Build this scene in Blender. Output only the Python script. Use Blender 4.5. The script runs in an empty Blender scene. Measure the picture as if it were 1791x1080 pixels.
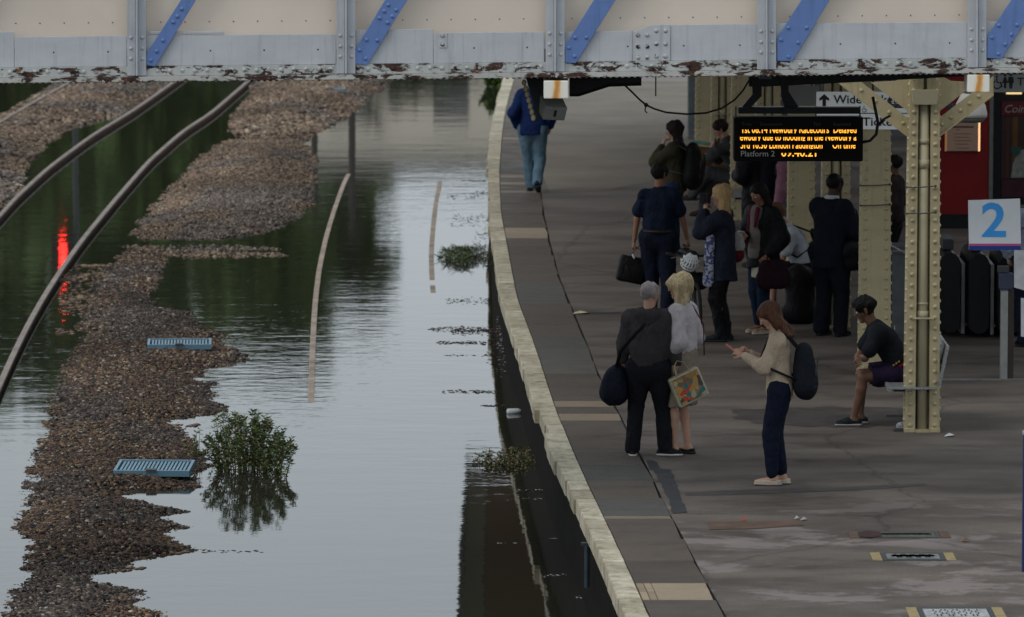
import bpy, bmesh, math, random
import numpy as np
from mathutils import Vector, Matrix
rnd = random.Random(7)
nr = np.random.RandomState(11)
scene = bpy.context.scene
col = scene.collection
R = math.radians

# ------------------------------------------------------------------ camera, sky, sun, exposure
CAM_H = 6.8            # camera height above the platform, metres
FPX = 9950.0           # focal length in pixels of a 1791 px wide picture (200 mm lens)
PITCH = math.atan2(1040.0, FPX)
cam_data = bpy.data.cameras.new('camera')
cam = bpy.data.objects.new('camera', cam_data)
col.objects.link(cam)
cam_data.sensor_width = 36.0
cam_data.lens = FPX / 1791.0 * 36.0
cam.location = (0, 0, CAM_H)
cam.rotation_euler = (math.pi / 2 - PITCH, 0, 0)
cam_data.clip_start = 0.5
cam_data.clip_end = 3000
cam_data.dof.use_dof = True
cam_data.dof.focus_distance = 52.0
cam_data.dof.aperture_fstop = 5.0
scene.camera = cam

SUN_EL, SUN_AZ = R(48), R(-125)     # azimuth measured from +Y towards +X: the light comes from behind left
world = bpy.data.worlds.new('World')
scene.world = world
world.use_nodes = True
wn = world.node_tree.nodes; wl = world.node_tree.links
bg = wn['Background']
sky = wn.new('ShaderNodeTexSky'); sky.sky_type = 'NISHITA'; sky.sun_disc = False
sky.sun_elevation = SUN_EL; sky.sun_rotation = SUN_AZ
sky.dust_density = 4.0; sky.air_density = 1.2
hsv = wn.new('ShaderNodeHueSaturation'); hsv.inputs['Saturation'].default_value = 0.45
wl.new(sky.outputs[0], hsv.inputs['Color'])
tc = wn.new('ShaderNodeTexCoord'); mp = wn.new('ShaderNodeMapping'); mp.inputs['Scale'].default_value = (1.2, 1.2, 4.0)
cn = wn.new('ShaderNodeTexNoise'); cn.inputs['Scale'].default_value = 1.6; cn.inputs['Detail'].default_value = 5
wl.new(tc.outputs['Generated'], mp.inputs['Vector']); wl.new(mp.outputs[0], cn.inputs['Vector'])
cr = wn.new('ShaderNodeValToRGB')
cr.color_ramp.elements[0].position = 0.3; cr.color_ramp.elements[0].color = (6.1, 7.0, 7.7, 1)
cr.color_ramp.elements[1].position = 0.75; cr.color_ramp.elements[1].color = (7.7, 8.35, 8.8, 1)
wl.new(cn.outputs['Fac'], cr.inputs['Fac'])
mx = wn.new('ShaderNodeMix'); mx.data_type = 'RGBA'; mx.inputs['Factor'].default_value = 0.88
wl.new(hsv.outputs['Color'], mx.inputs['A']); wl.new(cr.outputs['Color'], mx.inputs['B'])
wl.new(mx.outputs['Result'], bg.inputs['Color'])
bg.inputs['Strength'].default_value = 0.113
sd = bpy.data.lights.new('sun', 'SUN'); sd.energy = 0.9; sd.angle = R(30); sd.color = (1.0, 0.96, 0.9)
sun = bpy.data.objects.new('sun', sd); col.objects.link(sun)
sdir = Vector((math.sin(SUN_AZ) * math.cos(SUN_EL), math.cos(SUN_AZ) * math.cos(SUN_EL), math.sin(SUN_EL)))
sun.rotation_euler = sdir.to_track_quat('Z', 'Y').to_euler()
sun.location = (0, 0, 40)
vs = scene.view_settings
vs.view_transform = 'Standard'; vs.look = 'None'; vs.gamma = 1.0; vs.exposure = 0.0; vs.use_curve_mapping = False
scene.cycles.max_bounces = 6; scene.cycles.transparent_max_bounces = 6
scene.cycles.sample_clamp_indirect = 6

# ------------------------------------------------------------------ surveying helpers
_sp, _cp = math.sin(PITCH), math.cos(PITCH)
def ray(px, py):
    a, b = px - 895.5, 540.0 - py
    return (a, _cp * FPX + _sp * b, -_sp * FPX + _cp * b)
def G(px, py, z=0.0):
    "point of the level plane z"
    dx, dy, dz = ray(px, py); t = (z - CAM_H) / dz
    return (dx * t, dy * t, z)
def V(px, py, Y):
    "point of the upright plane y = Y"
    dx, dy, dz = ray(px, py); t = Y / dy
    return (dx * t, Y, CAM_H + dz * t)
WZ = -0.85             # water level
def lerp(a, b, t): return a + (b - a) * t

# ------------------------------------------------------------------ noise
_perm = nr.rand(64, 64, 64).astype(np.float32)
def vnoise(P):
    P = np.asarray(P, dtype=np.float64); I = np.floor(P).astype(int); Fr = P - I; Fr = Fr * Fr * (3 - 2 * Fr)
    out = 0
    for dx in (0, 1):
        for dy in (0, 1):
            for dz in (0, 1):
                w = (Fr[..., 0] if dx else 1 - Fr[..., 0]) * (Fr[..., 1] if dy else 1 - Fr[..., 1]) * (Fr[..., 2] if dz else 1 - Fr[..., 2])
                out = out + w * _perm[(I[..., 0] + dx) & 63, (I[..., 1] + dy) & 63, (I[..., 2] + dz) & 63]
    return out
def n1(x, s=0.0): return float(vnoise(np.array([[x, s, 0.3]]))[0])

# ------------------------------------------------------------------ object helpers
def tag(o, label=None, cat=None, group=None, kind=None):
    if label: o['label'] = label
    if cat: o['category'] = cat
    if group: o['group'] = group
    if kind: o['kind'] = kind
    return o
def link(o, parent=None):
    col.objects.link(o)
    if parent is not None: o.parent = parent
    return o
def empty(name, loc=(0, 0, 0), rz=0.0):
    o = bpy.data.objects.new(name, None); o.location = loc; o.rotation_euler = (0, 0, rz)
    o.empty_display_size = 0.1
    return link(o)
def mesh(name, v, f, mat, parent=None, smooth=False):
    me = bpy.data.meshes.new(name)
    me.from_pydata([tuple(map(float, p)) for p in v], [], [tuple(map(int, q)) for q in f])
    if mat is not None: me.materials.append(mat)
    if smooth: me.polygons.foreach_set('use_smooth', [True] * len(me.polygons))
    me.update()
    return link(bpy.data.objects.new(name, me), parent)
def mesh_np(name, V_, F_, mat, parent=None, smooth=False, colors=None):
    "fast: V_ (n,3), F_ (m,k) with constant k; colors per vertex (n,3)"
    me = bpy.data.meshes.new(name)
    V_ = np.asarray(V_, np.float32); F_ = np.asarray(F_, np.int32)
    me.vertices.add(len(V_)); me.vertices.foreach_set('co', V_.ravel())
    m, k = F_.shape
    me.loops.add(m * k); me.loops.foreach_set('vertex_index', F_.ravel())
    me.polygons.add(m); me.polygons.foreach_set('loop_start', np.arange(0, m * k, k, dtype=np.int32))
    try: me.polygons.foreach_set('loop_total', np.full(m, k, dtype=np.int32))
    except Exception: pass
    if mat is not None: me.materials.append(mat)
    me.update(calc_edges=True)
    if smooth: me.polygons.foreach_set('use_smooth', np.ones(m, dtype=bool))
    if colors is not None:
        ca = me.color_attributes.new('Col', 'FLOAT_COLOR', 'POINT')
        c4 = np.ones((len(V_), 4), np.float32); c4[:, :3] = colors
        ca.data.foreach_set('color', c4.ravel())
    return link(bpy.data.objects.new(name, me), parent)

class MB:
    "collects shapes; build() links them as one mesh object"
    def __init__(s): s.v = []; s.f = []
    def add(s, v, f):
        n = len(s.v); s.v += [tuple(p) for p in v]; s.f += [tuple(i + n for i in q) for q in f]; return s
    def box(s, x0, x1, y0, y1, z0, z1, c=0.0):
        if c <= 0:
            v = [(x, y, z) for z in (z0, z1) for y in (y0, y1) for x in (x0, x1)]
            return s.add(v, [(0, 2, 3, 1), (4, 5, 7, 6), (0, 1, 5, 4), (1, 3, 7, 5), (3, 2, 6, 7), (2, 0, 4, 6)])
        bm = bmesh.new(); bmesh.ops.create_cube(bm, size=1)
        for w in bm.verts: w.co = Vector(((x0 + x1) / 2 + w.co.x * (x1 - x0), (y0 + y1) / 2 + w.co.y * (y1 - y0), (z0 + z1) / 2 + w.co.z * (z1 - z0)))
        bmesh.ops.bevel(bm, geom=bm.edges[:], offset=c, segments=2, affect='EDGES', profile=0.5)
        bm.verts.index_update()
        s.add([w.co[:] for w in bm.verts], [[w.index for w in q.verts] for q in bm.faces]); bm.free(); return s
    def prism(s, pts, d):
        "closed outline pts (3-D) extruded along vector d"
        n = len(pts); d = Vector(d); a = [Vector(p) for p in pts]
        v = a + [p + d for p in a]
        f = [tuple(range(n))[::-1], tuple(range(n, 2 * n))] + [(i, (i + 1) % n, (i + 1) % n + n, i + n) for i in range(n)]
        return s.add(v, f)
    def tube(s, path, r, n=8, cap=True, flat=1.0):
        path = [Vector(p) for p in path]; m = len(path)
        rs = r if isinstance(r, (list, tuple)) else [r] * m
        v = []; up = Vector((0, 0, 1)); prev = None
        for i, p in enumerate(path):
            t = (path[min(i + 1, m - 1)] - path[max(i - 1, 0)]).normalized()
            if prev is None:
                a = t.cross(up)
                if a.length < 1e-3: a = t.cross(Vector((1, 0, 0)))
            else:
                a = prev - t * prev.dot(t)
            a.normalize(); b = t.cross(a); prev = a
            for k in range(n):
                an = 2 * math.pi * k / n
                v.append(p + (a * math.cos(an) + b * math.sin(an) * flat) * rs[i])
        f = []
        for i in range(m - 1):
            for k in range(n):
                k2 = (k + 1) % n
                f.append((i * n + k, i * n + k2, (i + 1) * n + k2, (i + 1) * n + k))
        if cap: f.append(tuple(range(n))[::-1]); f.append(tuple(range((m - 1) * n, m * n)))
        return s.add(v, f)
    def dome(s, c, r, nrm, n=7, h=0.7):
        "rivet head"
        c = Vector(c); nrm = Vector(nrm).normalized()
        a = nrm.cross(Vector((0.3, 0.2, 1))).normalized(); b = nrm.cross(a)
        v = []
        for rr, hh in ((1.0, 0.0), (0.8, 0.5), (0.4, 0.9)):
            for k in range(n):
                an = 2 * math.pi * k / n
                v.append(c + (a * math.cos(an) + b * math.sin(an)) * r * rr + nrm * r * h * hh)
        f = []
        for i in range(2):
            for k in range(n):
                k2 = (k + 1) % n
                f.append((i * n + k, i * n + k2, (i + 1) * n + k2, (i + 1) * n + k))
        f.append(tuple(range(2 * n, 3 * n)))
        return s.add(v, f)
    def ball(s, c, r, n=8, m=6, sc=(1, 1, 1)):
        v = []; c = Vector(c)
        for i in range(m + 1):
            th = math.pi * i / m
            for k in range(n):
                ph = 2 * math.pi * k / n
                v.append(c + Vector((math.sin(th) * math.cos(ph) * r * sc[0], math.sin(th) * math.sin(ph) * r * sc[1], math.cos(th) * r * sc[2])))
        f = [(i * n + k, (i + 1) * n + k, (i + 1) * n + (k + 1) % n, i * n + (k + 1) % n) for i in range(m) for k in range(n)]
        return s.add(v, f)
    def build(s, name, mat, parent=None, smooth=False):
        return mesh(name, s.v, s.f, mat, parent, smooth)

# ------------------------------------------------------------------ materials
MATS = {}
def new_mat(name):
    m = bpy.data.materials.new(name); m.use_nodes = True
    nt = m.node_tree; return m, nt, nt.nodes, nt.links, nt.nodes['Principled BSDF']
def ramp(N, stops):
    r = N.new('ShaderNodeValToRGB'); e = r.color_ramp.elements
    while len(e) < len(stops): e.new(0.5)
    for k, (p, c) in enumerate(stops):
        e[k].position = p; e[k].color = tuple(c) + (1,) if len(c) == 3 else c
    return r
def tex(N, L, scale, detail=4, rough=0.55, vec=(1, 1, 1), dist=0.0):
    t = N.new('ShaderNodeTexCoord'); mp = N.new('ShaderNodeMapping'); mp.inputs['Scale'].default_value = vec
    n = N.new('ShaderNodeTexNoise'); n.inputs['Scale'].default_value = scale; n.inputs['Detail'].default_value = detail
    n.inputs['Roughness'].default_value = rough; n.inputs['Distortion'].default_value = dist
    L.new(t.outputs['Object'], mp.inputs['Vector']); L.new(mp.outputs[0], n.inputs['Vector'])
    return n
def mixc(N, L, fac, a, b, blend='MIX'):
    m = N.new('ShaderNodeMix'); m.data_type = 'RGBA'; m.blend_type = blend
    for sock, val in (('Factor', fac), ('A', a), ('B', b)):
        if hasattr(val, 'links'): L.new(val, m.inputs[sock])
        elif sock == 'Factor': m.inputs[sock].default_value = val
        else: m.inputs[sock].default_value = tuple(val) + (1,)
    return m.outputs['Result']
def sc_(c, k): return tuple(min(1, x * k) for x in c)
def plain(name, c, rough=0.6, var=0.25, scale=6.0, bump=0.0, bscale=60, metal=0.0, spec=0.2, emis=None, es=0.0, vec=(1, 1, 1)):
    if name in MATS: return MATS[name]
    m, nt, N, L, B = new_mat(name)
    n = tex(N, L, scale, 5, 0.6, vec)
    r = ramp(N, [(0.3, sc_(c, 1 - var)), (0.7, sc_(c, 1 + var))]); L.new(n.outputs['Fac'], r.inputs['Fac'])
    L.new(r.outputs['Color'], B.inputs['Base Color'])
    B.inputs['Roughness'].default_value = rough; B.inputs['Metallic'].default_value = metal
    B.inputs['Specular IOR Level'].default_value = spec
    if bump > 0:
        nb = tex(N, L, bscale, 3, 0.6); b = N.new('ShaderNodeBump'); b.inputs['Strength'].default_value = bump; b.inputs['Distance'].default_value = 0.01
        L.new(nb.outputs['Fac'], b.inputs['Height']); L.new(b.outputs[0], B.inputs['Normal'])
    if emis: B.inputs['Emission Color'].default_value = tuple(emis) + (1,); B.inputs['Emission Strength'].default_value = es
    MATS[name] = m; return m
def cloth(c, name=None, rough=0.85):
    name = name or 'cloth_%02x%02x%02x' % tuple(int(255 * min(1, x)) for x in c) + '_%d' % int(1000 * sum(c))
    if name in MATS: return MATS[name]
    m, nt, N, L, B = new_mat(name)
    n = tex(N, L, 9, 4, 0.6); r = ramp(N, [(0.3, sc_(c, 0.82)), (0.7, sc_(c, 1.18))]); L.new(n.outputs['Fac'], r.inputs['Fac'])
    L.new(r.outputs['Color'], B.inputs['Base Color'])
    B.inputs['Roughness'].default_value = rough; B.inputs['Specular IOR Level'].default_value = 0.10
    nb = tex(N, L, 15, 4, 0.6, (1, 1, 0.55), 1.6); b = N.new('ShaderNodeBump'); b.inputs['Strength'].default_value = 1.0; b.inputs['Distance'].default_value = 0.02
    L.new(nb.outputs['Fac'], b.inputs['Height']); L.new(b.outputs[0], B.inputs['Normal'])
    MATS[name] = m; return m
def attr_mat(name, rough=0.85, bump=0.4, spec=0.12):
    m, nt, N, L, B = new_mat(name)
    a = N.new('ShaderNodeAttribute'); a.attribute_name = 'Col'
    n = tex(N, L, 60, 3, 0.6); r = ramp(N, [(0.25, (0.7, 0.7, 0.7)), (0.75, (1.25, 1.25, 1.25))]); L.new(n.outputs['Fac'], r.inputs['Fac'])
    L.new(mixc(N, L, 1.0, a.outputs['Color'], r.outputs['Color'], 'MULTIPLY'), B.inputs['Base Color'])
    B.inputs['Roughness'].default_value = rough; B.inputs['Specular IOR Level'].default_value = spec
    MATS[name] = m; return m
def emit(name, c, s):
    if name in MATS: return MATS[name]
    m = bpy.data.materials.new(name); m.use_nodes = True; N = m.node_tree.nodes; L = m.node_tree.links
    B = N['Principled BSDF']; B.inputs['Base Color'].default_value = (0.02, 0.02, 0.02, 1)
    B.inputs['Emission Color'].default_value = tuple(c) + (1,); B.inputs['Emission Strength'].default_value = s
    MATS[name] = m; return m

# painted steel with rust that follows the lower edge of the girder
def rusty_paint(name, c, zref=None, amount=0.5, var=0.12):
    m, nt, N, L, B = new_mat(name)
    n = tex(N, L, 2.2, 6, 0.65, (1, 1, 2.0)); r = ramp(N, [(0.3, sc_(c, 1 - var)), (0.7, sc_(c, 1 + var * 0.6))]); L.new(n.outputs['Fac'], r.inputs['Fac'])
    # streaks of dirt running down
    st = tex(N, L, 3.0, 5, 0.7, (6.0, 1.0, 0.35)); rs = ramp(N, [(0.52, (0, 0, 0)), (0.72, (1, 1, 1))]); L.new(st.outputs['Fac'], rs.inputs['Fac'])
    ms = N.new('ShaderNodeMath'); ms.operation = 'MULTIPLY'; ms.inputs[1].default_value = 0.45; L.new(rs.outputs['Color'], ms.inputs[0])
    base = mixc(N, L, ms.outputs[0], r.outputs['Color'], sc_(c, 0.48))
    rn = tex(N, L, 5.5, 8, 0.72, (1.0, 1.0, 2.4), 0.4)
    fac = N.new('ShaderNodeMath'); fac.operation = 'ADD'
    L.new(rn.outputs['Fac'], fac.inputs[0])
    if zref is not None:
        t = N.new('ShaderNodeTexCoord'); sx = N.new('ShaderNodeSeparateXYZ'); L.new(t.outputs['Object'], sx.inputs[0])
        mr = N.new('ShaderNodeMapRange'); mr.inputs['From Min'].default_value = zref[0]; mr.inputs['From Max'].default_value = zref[1]
        mr.inputs['To Min'].default_value = zref[2]; mr.inputs['To Max'].default_value = -0.25; L.new(sx.outputs['Z'], mr.inputs['Value'])
        L.new(mr.outputs[0], fac.inputs[1])
    else: fac.inputs[1].default_value = -0.12 + amount * 0.1
    rr = ramp(N, [(0.64, (0, 0, 0)), (0.67, (1, 1, 1))]); L.new(fac.outputs[0], rr.inputs['Fac'])
    rc = tex(N, L, 18, 5, 0.7); rcr = ramp(N, [(0.38, (0.018, 0.011, 0.010)), (0.6, (0.07, 0.03, 0.018)), (0.75, (0.26, 0.10, 0.035))]); L.new(rc.outputs['Fac'], rcr.inputs['Fac'])
    L.new(mixc(N, L, rr.outputs['Color'], base, rcr.outputs['Color']), B.inputs['Base Color'])
    ro = N.new('ShaderNodeMapRange'); ro.inputs['To Min'].default_value = 0.5; ro.inputs['To Max'].default_value = 0.95; L.new(rr.outputs['Color'], ro.inputs['Value'])
    L.new(ro.outputs[0], B.inputs['Roughness'])
    bp = N.new('ShaderNodeBump'); bp.inputs['Strength'].default_value = 0.5; bp.inputs['Distance'].default_value = 0.008; bp.invert = True
    L.new(rr.outputs['Color'], bp.inputs['Height'])
    b2 = N.new('ShaderNodeBump'); b2.inputs['Strength'].default_value = 0.18; b2.inputs['Distance'].default_value = 0.006
    nn = tex(N, L, 25, 4, 0.6); L.new(nn.outputs['Fac'], b2.inputs['Height']); L.new(bp.outputs[0], b2.inputs['Normal'])
    L.new(b2.outputs[0], B.inputs['Normal'])
    MATS[name] = m; return m

def asphalt():
    m, nt, N, L, B = new_mat('asphalt')
    big = tex(N, L, 0.9, 5, 0.6, (0.6, 1.0, 1)); rb = ramp(N, [(0.35, (0.088, 0.074, 0.066)), (0.5, (0.120, 0.101, 0.090)), (0.68, (0.155, 0.131, 0.112))]); L.new(big.outputs['Fac'], rb.inputs['Fac'])
    fine = tex(N, L, 45, 5, 0.7); rf = ramp(N, [(0.3, (0.78, 0.78, 0.78)), (0.7, (1.2, 1.2, 1.2))]); L.new(fine.outputs['Fac'], rf.inputs['Fac'])
    base = mixc(N, L, 1.0, rb.outputs['Color'], rf.outputs['Color'], 'MULTIPLY')
    # damp film and dry islands, mostly near the camera (y < 52 m) where rain blows in
    t = N.new('ShaderNodeTexCoord'); sx = N.new('ShaderNodeSeparateXYZ'); L.new(t.outputs['Object'], sx.inputs[0])
    near = N.new('ShaderNodeMapRange'); near.inputs['From Min'].default_value = 47.0; near.inputs['From Max'].default_value = 50.5
    near.inputs['To Min'].default_value = 1.0; near.inputs['To Max'].default_value = 0.0; L.new(sx.outputs['Y'], near.inputs['Value'])
    dn = tex(N, L, 1.2, 9, 0.68, (0.6, 0.9, 1), 0.3); rd = ramp(N, [(0.52, (0, 0, 0)), (0.57, (1, 1, 1))]); L.new(dn.outputs['Fac'], rd.inputs['Fac'])
    dm = N.new('ShaderNodeMath'); dm.operation = 'MULTIPLY'; L.new(near.outputs[0], dm.inputs[0]); L.new(rd.outputs['Color'], dm.inputs[1])
    c2 = mixc(N, L, dm.outputs[0], base, (0.20, 0.172, 0.162))
    # dark stains
    sn = tex(N, L, 1.6, 7, 0.65, (0.45, 1.0, 1)); rs = ramp(N, [(0.34, (0.62, 0.60, 0.58)), (0.50, (1, 1, 1)), (0.66, (1.16, 1.14, 1.10))]); L.new(sn.outputs['Fac'], rs.inputs['Fac'])
    c3 = mixc(N, L, 1.0, c2, rs.outputs['Color'], 'MULTIPLY')
    # sealed cracks
    vo = N.new('ShaderNodeTexVoronoi'); vo.feature = 'DISTANCE_TO_EDGE'; vo.inputs['Scale'].default_value = 0.22
    tt = N.new('ShaderNodeTexCoord'); mpp = N.new('ShaderNodeMapping'); mpp.inputs['Scale'].default_value = (1, 0.8, 1); L.new(tt.outputs['Object'], mpp.inputs['Vector'])
    wob = tex(N, L, 2.5, 4, 0.6); ad = N.new('ShaderNodeVectorMath'); ad.operation = 'MULTIPLY_ADD'; ad.inputs[1].default_value = (0.35, 0.35, 0); L.new(wob.outputs['Color'], ad.inputs[0]); L.new(mpp.outputs[0], ad.inputs[2])
    L.new(ad.outputs[0], vo.inputs['Vector'])
    rv = ramp(N, [(0.0, (0.68, 0.68, 0.68)), (0.008, (1, 1, 1))]); L.new(vo.outputs['Distance'], rv.inputs['Fac'])
    c4 = mixc(N, L, 1.0, c3, rv.outputs['Color'], 'MULTIPLY')
    L.new(c4, B.inputs['Base Color'])
    rg = N.new('ShaderNodeMapRange'); rg.inputs['From Min'].default_value = 0.3; rg.inputs['From Max'].default_value = 0.7; rg.inputs['To Min'].default_value = 0.45; rg.inputs['To Max'].default_value = 0.9
    L.new(sn.outputs['Fac'], rg.inputs['Value']); L.new(rg.outputs[0], B.inputs['Roughness'])
    b = N.new('ShaderNodeBump'); b.inputs['Strength'].default_value = 0.35; b.inputs['Distance'].default_value = 0.006; L.new(fine.outputs['Fac'], b.inputs['Height']); L.new(b.outputs[0], B.inputs['Normal'])
    wet = N.new('ShaderNodeMapRange'); wet.inputs['From Min'].default_value = 84.0; wet.inputs['From Max'].default_value = 100.0; wet.inputs['To Min'].default_value = 0.12; wet.inputs['To Max'].default_value = 0.8; L.new(sx.outputs['Y'], wet.inputs['Value'])
    L.new(wet.outputs[0], B.inputs['Specular IOR Level'])
    MATS['asphalt'] = m; return m

def water_mat():
    m, nt, N, L, B = new_mat('flood_water')
    B.inputs['Base Color'].default_value = (0.022, 0.022, 0.016, 1)
    B.inputs['Roughness'].default_value = 0.028; B.inputs['IOR'].default_value = 1.333
    a = tex(N, L, 4.2, 3, 0.5, (0.55, 1, 1)); b = tex(N, L, 1.1, 2, 0.5, (0.6, 1, 1)); c = tex(N, L, 14.0, 2, 0.5, (0.5, 1, 1))
    patch = tex(N, L, 0.09, 3, 0.5, (1.0, 0.6, 1)); rp = ramp(N, [(0.40, (0.25, 0.25, 0.25)), (0.62, (1, 1, 1))]); L.new(patch.outputs['Fac'], rp.inputs['Fac'])
    s1 = N.new('ShaderNodeMath'); s1.operation = 'MULTIPLY'; L.new(a.outputs['Fac'], s1.inputs[0]); L.new(rp.outputs['Color'], s1.inputs[1])
    s2 = N.new('ShaderNodeMath'); s2.operation = 'MULTIPLY_ADD'; L.new(b.outputs['Fac'], s2.inputs[0]); s2.inputs[1].default_value = 0.9; L.new(s1.outputs[0], s2.inputs[2])
    s3 = N.new('ShaderNodeMath'); s3.operation = 'MULTIPLY_ADD'; L.new(c.outputs['Fac'], s3.inputs[0]); s3.inputs[1].default_value = 0.12; L.new(s2.outputs[0], s3.inputs[2])
    bp = N.new('ShaderNodeBump'); bp.inputs['Strength'].default_value = 1.0; bp.inputs['Distance'].default_value = 0.0026
    L.new(s3.outputs[0], bp.inputs['Height']); L.new(bp.outputs[0], B.inputs['Normal'])
    MATS['flood_water'] = m; return m

M_asphalt = asphalt(); M_water = water_mat()
M_paint = rusty_paint('girder_paint', (0.44, 0.455, 0.485), None, 0.3)
M_web = rusty_paint('girder_web_paint', (0.47, 0.485, 0.515), None, 0.0, 0.10)
M_angle = rusty_paint('girder_angle_paint', (0.42, 0.43, 0.42), None, 2.45)
M_flange = rusty_paint('girder_flange_paint', (0.46, 0.45, 0.42), None, 2.45)
M_blue = rusty_paint('diagonal_blue_paint', (0.115, 0.20, 0.45), None, -0.4, 0.10)
M_cream = plain('cream_board', (0.68, 0.585, 0.50), 0.6, 0.06, 1.2)
M_colm = rusty_paint('column_cream', (0.45, 0.375, 0.22), None, -0.1, 0.14)
M_pipe = plain('pipe_cream', (0.44, 0.395, 0.265), 0.5, 0.08, 2.0)
M_black = plain('black_metal', (0.012, 0.012, 0.014), 0.5, 0.3, 8)
M_steel = plain('brushed_steel', (0.33, 0.33, 0.32), 0.42, 0.15, 9, metal=0.7)
M_dgrey = plain('dark_grey_metal', (0.06, 0.065, 0.07), 0.5, 0.2, 8)
# ------------------------------------------------------------------ curves of the place
def curve(pts, z=0.0):
    q = sorted([G(x, y, z)[:2] for x, y in pts], key=lambda p: p[1])
    ys = np.array([p[1] for p in q]); xs = np.array([p[0] for p in q])
    def f(Y):
        if Y < ys[0]: return xs[0] + (xs[2] - xs[0]) / (ys[2] - ys[0]) * (Y - ys[0])
        if Y > ys[-1]: return xs[-1] + (xs[-1] - xs[-3]) / (ys[-1] - ys[-3]) * (Y - ys[-1])
        # smoothed lookup
        s = 0; w = 0
        for d, k in ((-1.2, 1), (-0.6, 2), (0, 3), (0.6, 2), (1.2, 1)):
            s += k * float(np.interp(Y + d, ys, xs)); w += k
        return s / w
    return f
edge = curve([(1094, 1080), (1070, 1025), (1046, 970), (1025, 921), (984, 832), (940, 720), (905, 603), (877, 523), (861, 423), (853, 375), (852, 330), (852, 301), (858, 240), (864, 201), (872, 170), (881, 143)])
crack = curve([(1262, 1056), (1241, 1020), (1212, 966), (1200, 940), (1170, 890), (1136, 815), (1112, 775), (1086, 720), (1050, 655), (1030, 600), (1010, 553), (983, 490), (965, 423), (953, 367), (948, 330), (940, 290), (935, 240), (930, 201), (927, 143)])
COPW = 0.185

# ground, water
tag(mesh('ground', [(-900, -200, -1.9), (900, -200, -1.9), (900, 2500, -1.9), (-900, 2500, -1.9)], [(0, 1, 2, 3)], plain('earth', (0.07, 0.075, 0.045), 0.95, 0.3, 0.05)), kind='structure')
tag(mesh('grass_bank', [(-300, 172, -0.80), (300, 172, -0.80), (300, 420, 0.2), (-300, 420, 0.2), (-300, 172, -1.9), (300, 172, -1.9)], [(0, 1, 2, 3), (4, 5, 1, 0)], plain('far_grass', (0.05, 0.075, 0.03), 0.95, 0.35, 0.3)), kind='structure')
tag(mesh('water', [(-120, 15, WZ), (60, 15, WZ), (60, 171.9, WZ), (-120, 171.9, WZ)], [(0, 1, 2, 3)], M_water), kind='structure')

# ------------------------------------------------------------------ platform
ys = np.arange(20.0, 140.01, 1.0)
v = []; f = []
for y in ys:
    v += [(crack(y) - 0.02, y, 0.0), (30.0, y, 0.0)]
for i in range(len(ys) - 1): f.append((2 * i, 2 * i + 1, 2 * i + 3, 2 * i + 2))
tag(mesh('platform_surface', v, f, M_asphalt), kind='structure')
# retaining wall under the edge, dark wet brick
def brick_mat():
    m, nt, N, L, B = new_mat('wet_brick')
    t = N.new('ShaderNodeTexCoord'); mp = N.new('ShaderNodeMapping'); mp.inputs['Rotation'].default_value = (0, R(90), R(90)); L.new(t.outputs['Object'], mp.inputs['Vector'])
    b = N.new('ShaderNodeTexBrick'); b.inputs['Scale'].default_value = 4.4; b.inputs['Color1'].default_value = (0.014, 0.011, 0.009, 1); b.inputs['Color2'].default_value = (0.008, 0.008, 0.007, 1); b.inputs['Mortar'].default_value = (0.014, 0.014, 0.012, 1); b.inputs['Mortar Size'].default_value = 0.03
    L.new(mp.outputs[0], b.inputs['Vector']); n = tex(N, L, 3, 5, 0.6)
    r = ramp(N, [(0.3, (0.5, 0.5, 0.5)), (0.7, (1.3, 1.3, 1.2))]); L.new(n.outputs['Fac'], r.inputs['Fac'])
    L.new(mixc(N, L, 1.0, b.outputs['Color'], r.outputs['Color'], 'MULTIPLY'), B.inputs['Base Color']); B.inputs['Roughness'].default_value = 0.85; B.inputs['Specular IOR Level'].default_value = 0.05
    MATS['wet_brick'] = m; return m
M_brick = brick_mat()
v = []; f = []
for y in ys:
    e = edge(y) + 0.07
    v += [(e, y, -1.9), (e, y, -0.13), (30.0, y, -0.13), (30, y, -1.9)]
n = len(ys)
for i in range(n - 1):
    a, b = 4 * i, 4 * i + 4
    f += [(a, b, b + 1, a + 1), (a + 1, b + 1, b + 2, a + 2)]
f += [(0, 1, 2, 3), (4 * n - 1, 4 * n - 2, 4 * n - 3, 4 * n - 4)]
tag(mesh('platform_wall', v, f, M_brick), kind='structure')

# coping stones, whitened, each its own piece
def cop_mat():
    m, nt, N, L, B = new_mat('coping_paint')
    n = tex(N, L, 6, 8, 0.75, (1, 1, 1)); r = ramp(N, [(0.32, (0.17, 0.145, 0.095)), (0.46, (0.40, 0.35, 0.25)), (0.62, (0.57, 0.52, 0.42))]); L.new(n.outputs['Fac'], r.inputs['Fac'])
    f_ = tex(N, L, 40, 4, 0.7); rf = ramp(N, [(0.3, (0.8, 0.8, 0.8)), (0.65, (1.1, 1.1, 1.1))]); L.new(f_.outputs['Fac'], rf.inputs['Fac'])
    oi = N.new('ShaderNodeObjectInfo'); ro = ramp(N, [(0, (0.74, 0.73, 0.68)), (1, (1.12, 1.12, 1.12))]); L.new(oi.outputs['Random'], ro.inputs['Fac'])
    c = mixc(N, L, 1.0, r.outputs['Color'], rf.outputs['Color'], 'MULTIPLY')
    L.new(mixc(N, L, 1.0, c, ro.outputs['Color'], 'MULTIPLY'), B.inputs['Base Color']); B.inputs['Roughness'].default_value = 0.8
    b = N.new('ShaderNodeBump'); b.inputs['Strength'].default_value = 0.5; b.inputs['Distance'].default_value = 0.01; L.new(n.outputs['Fac'], b.inputs['Height']); L.new(b.outputs[0], B.inputs['Normal'])
    MATS['coping_paint'] = m; return m
M_cop = cop_mat()
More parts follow.
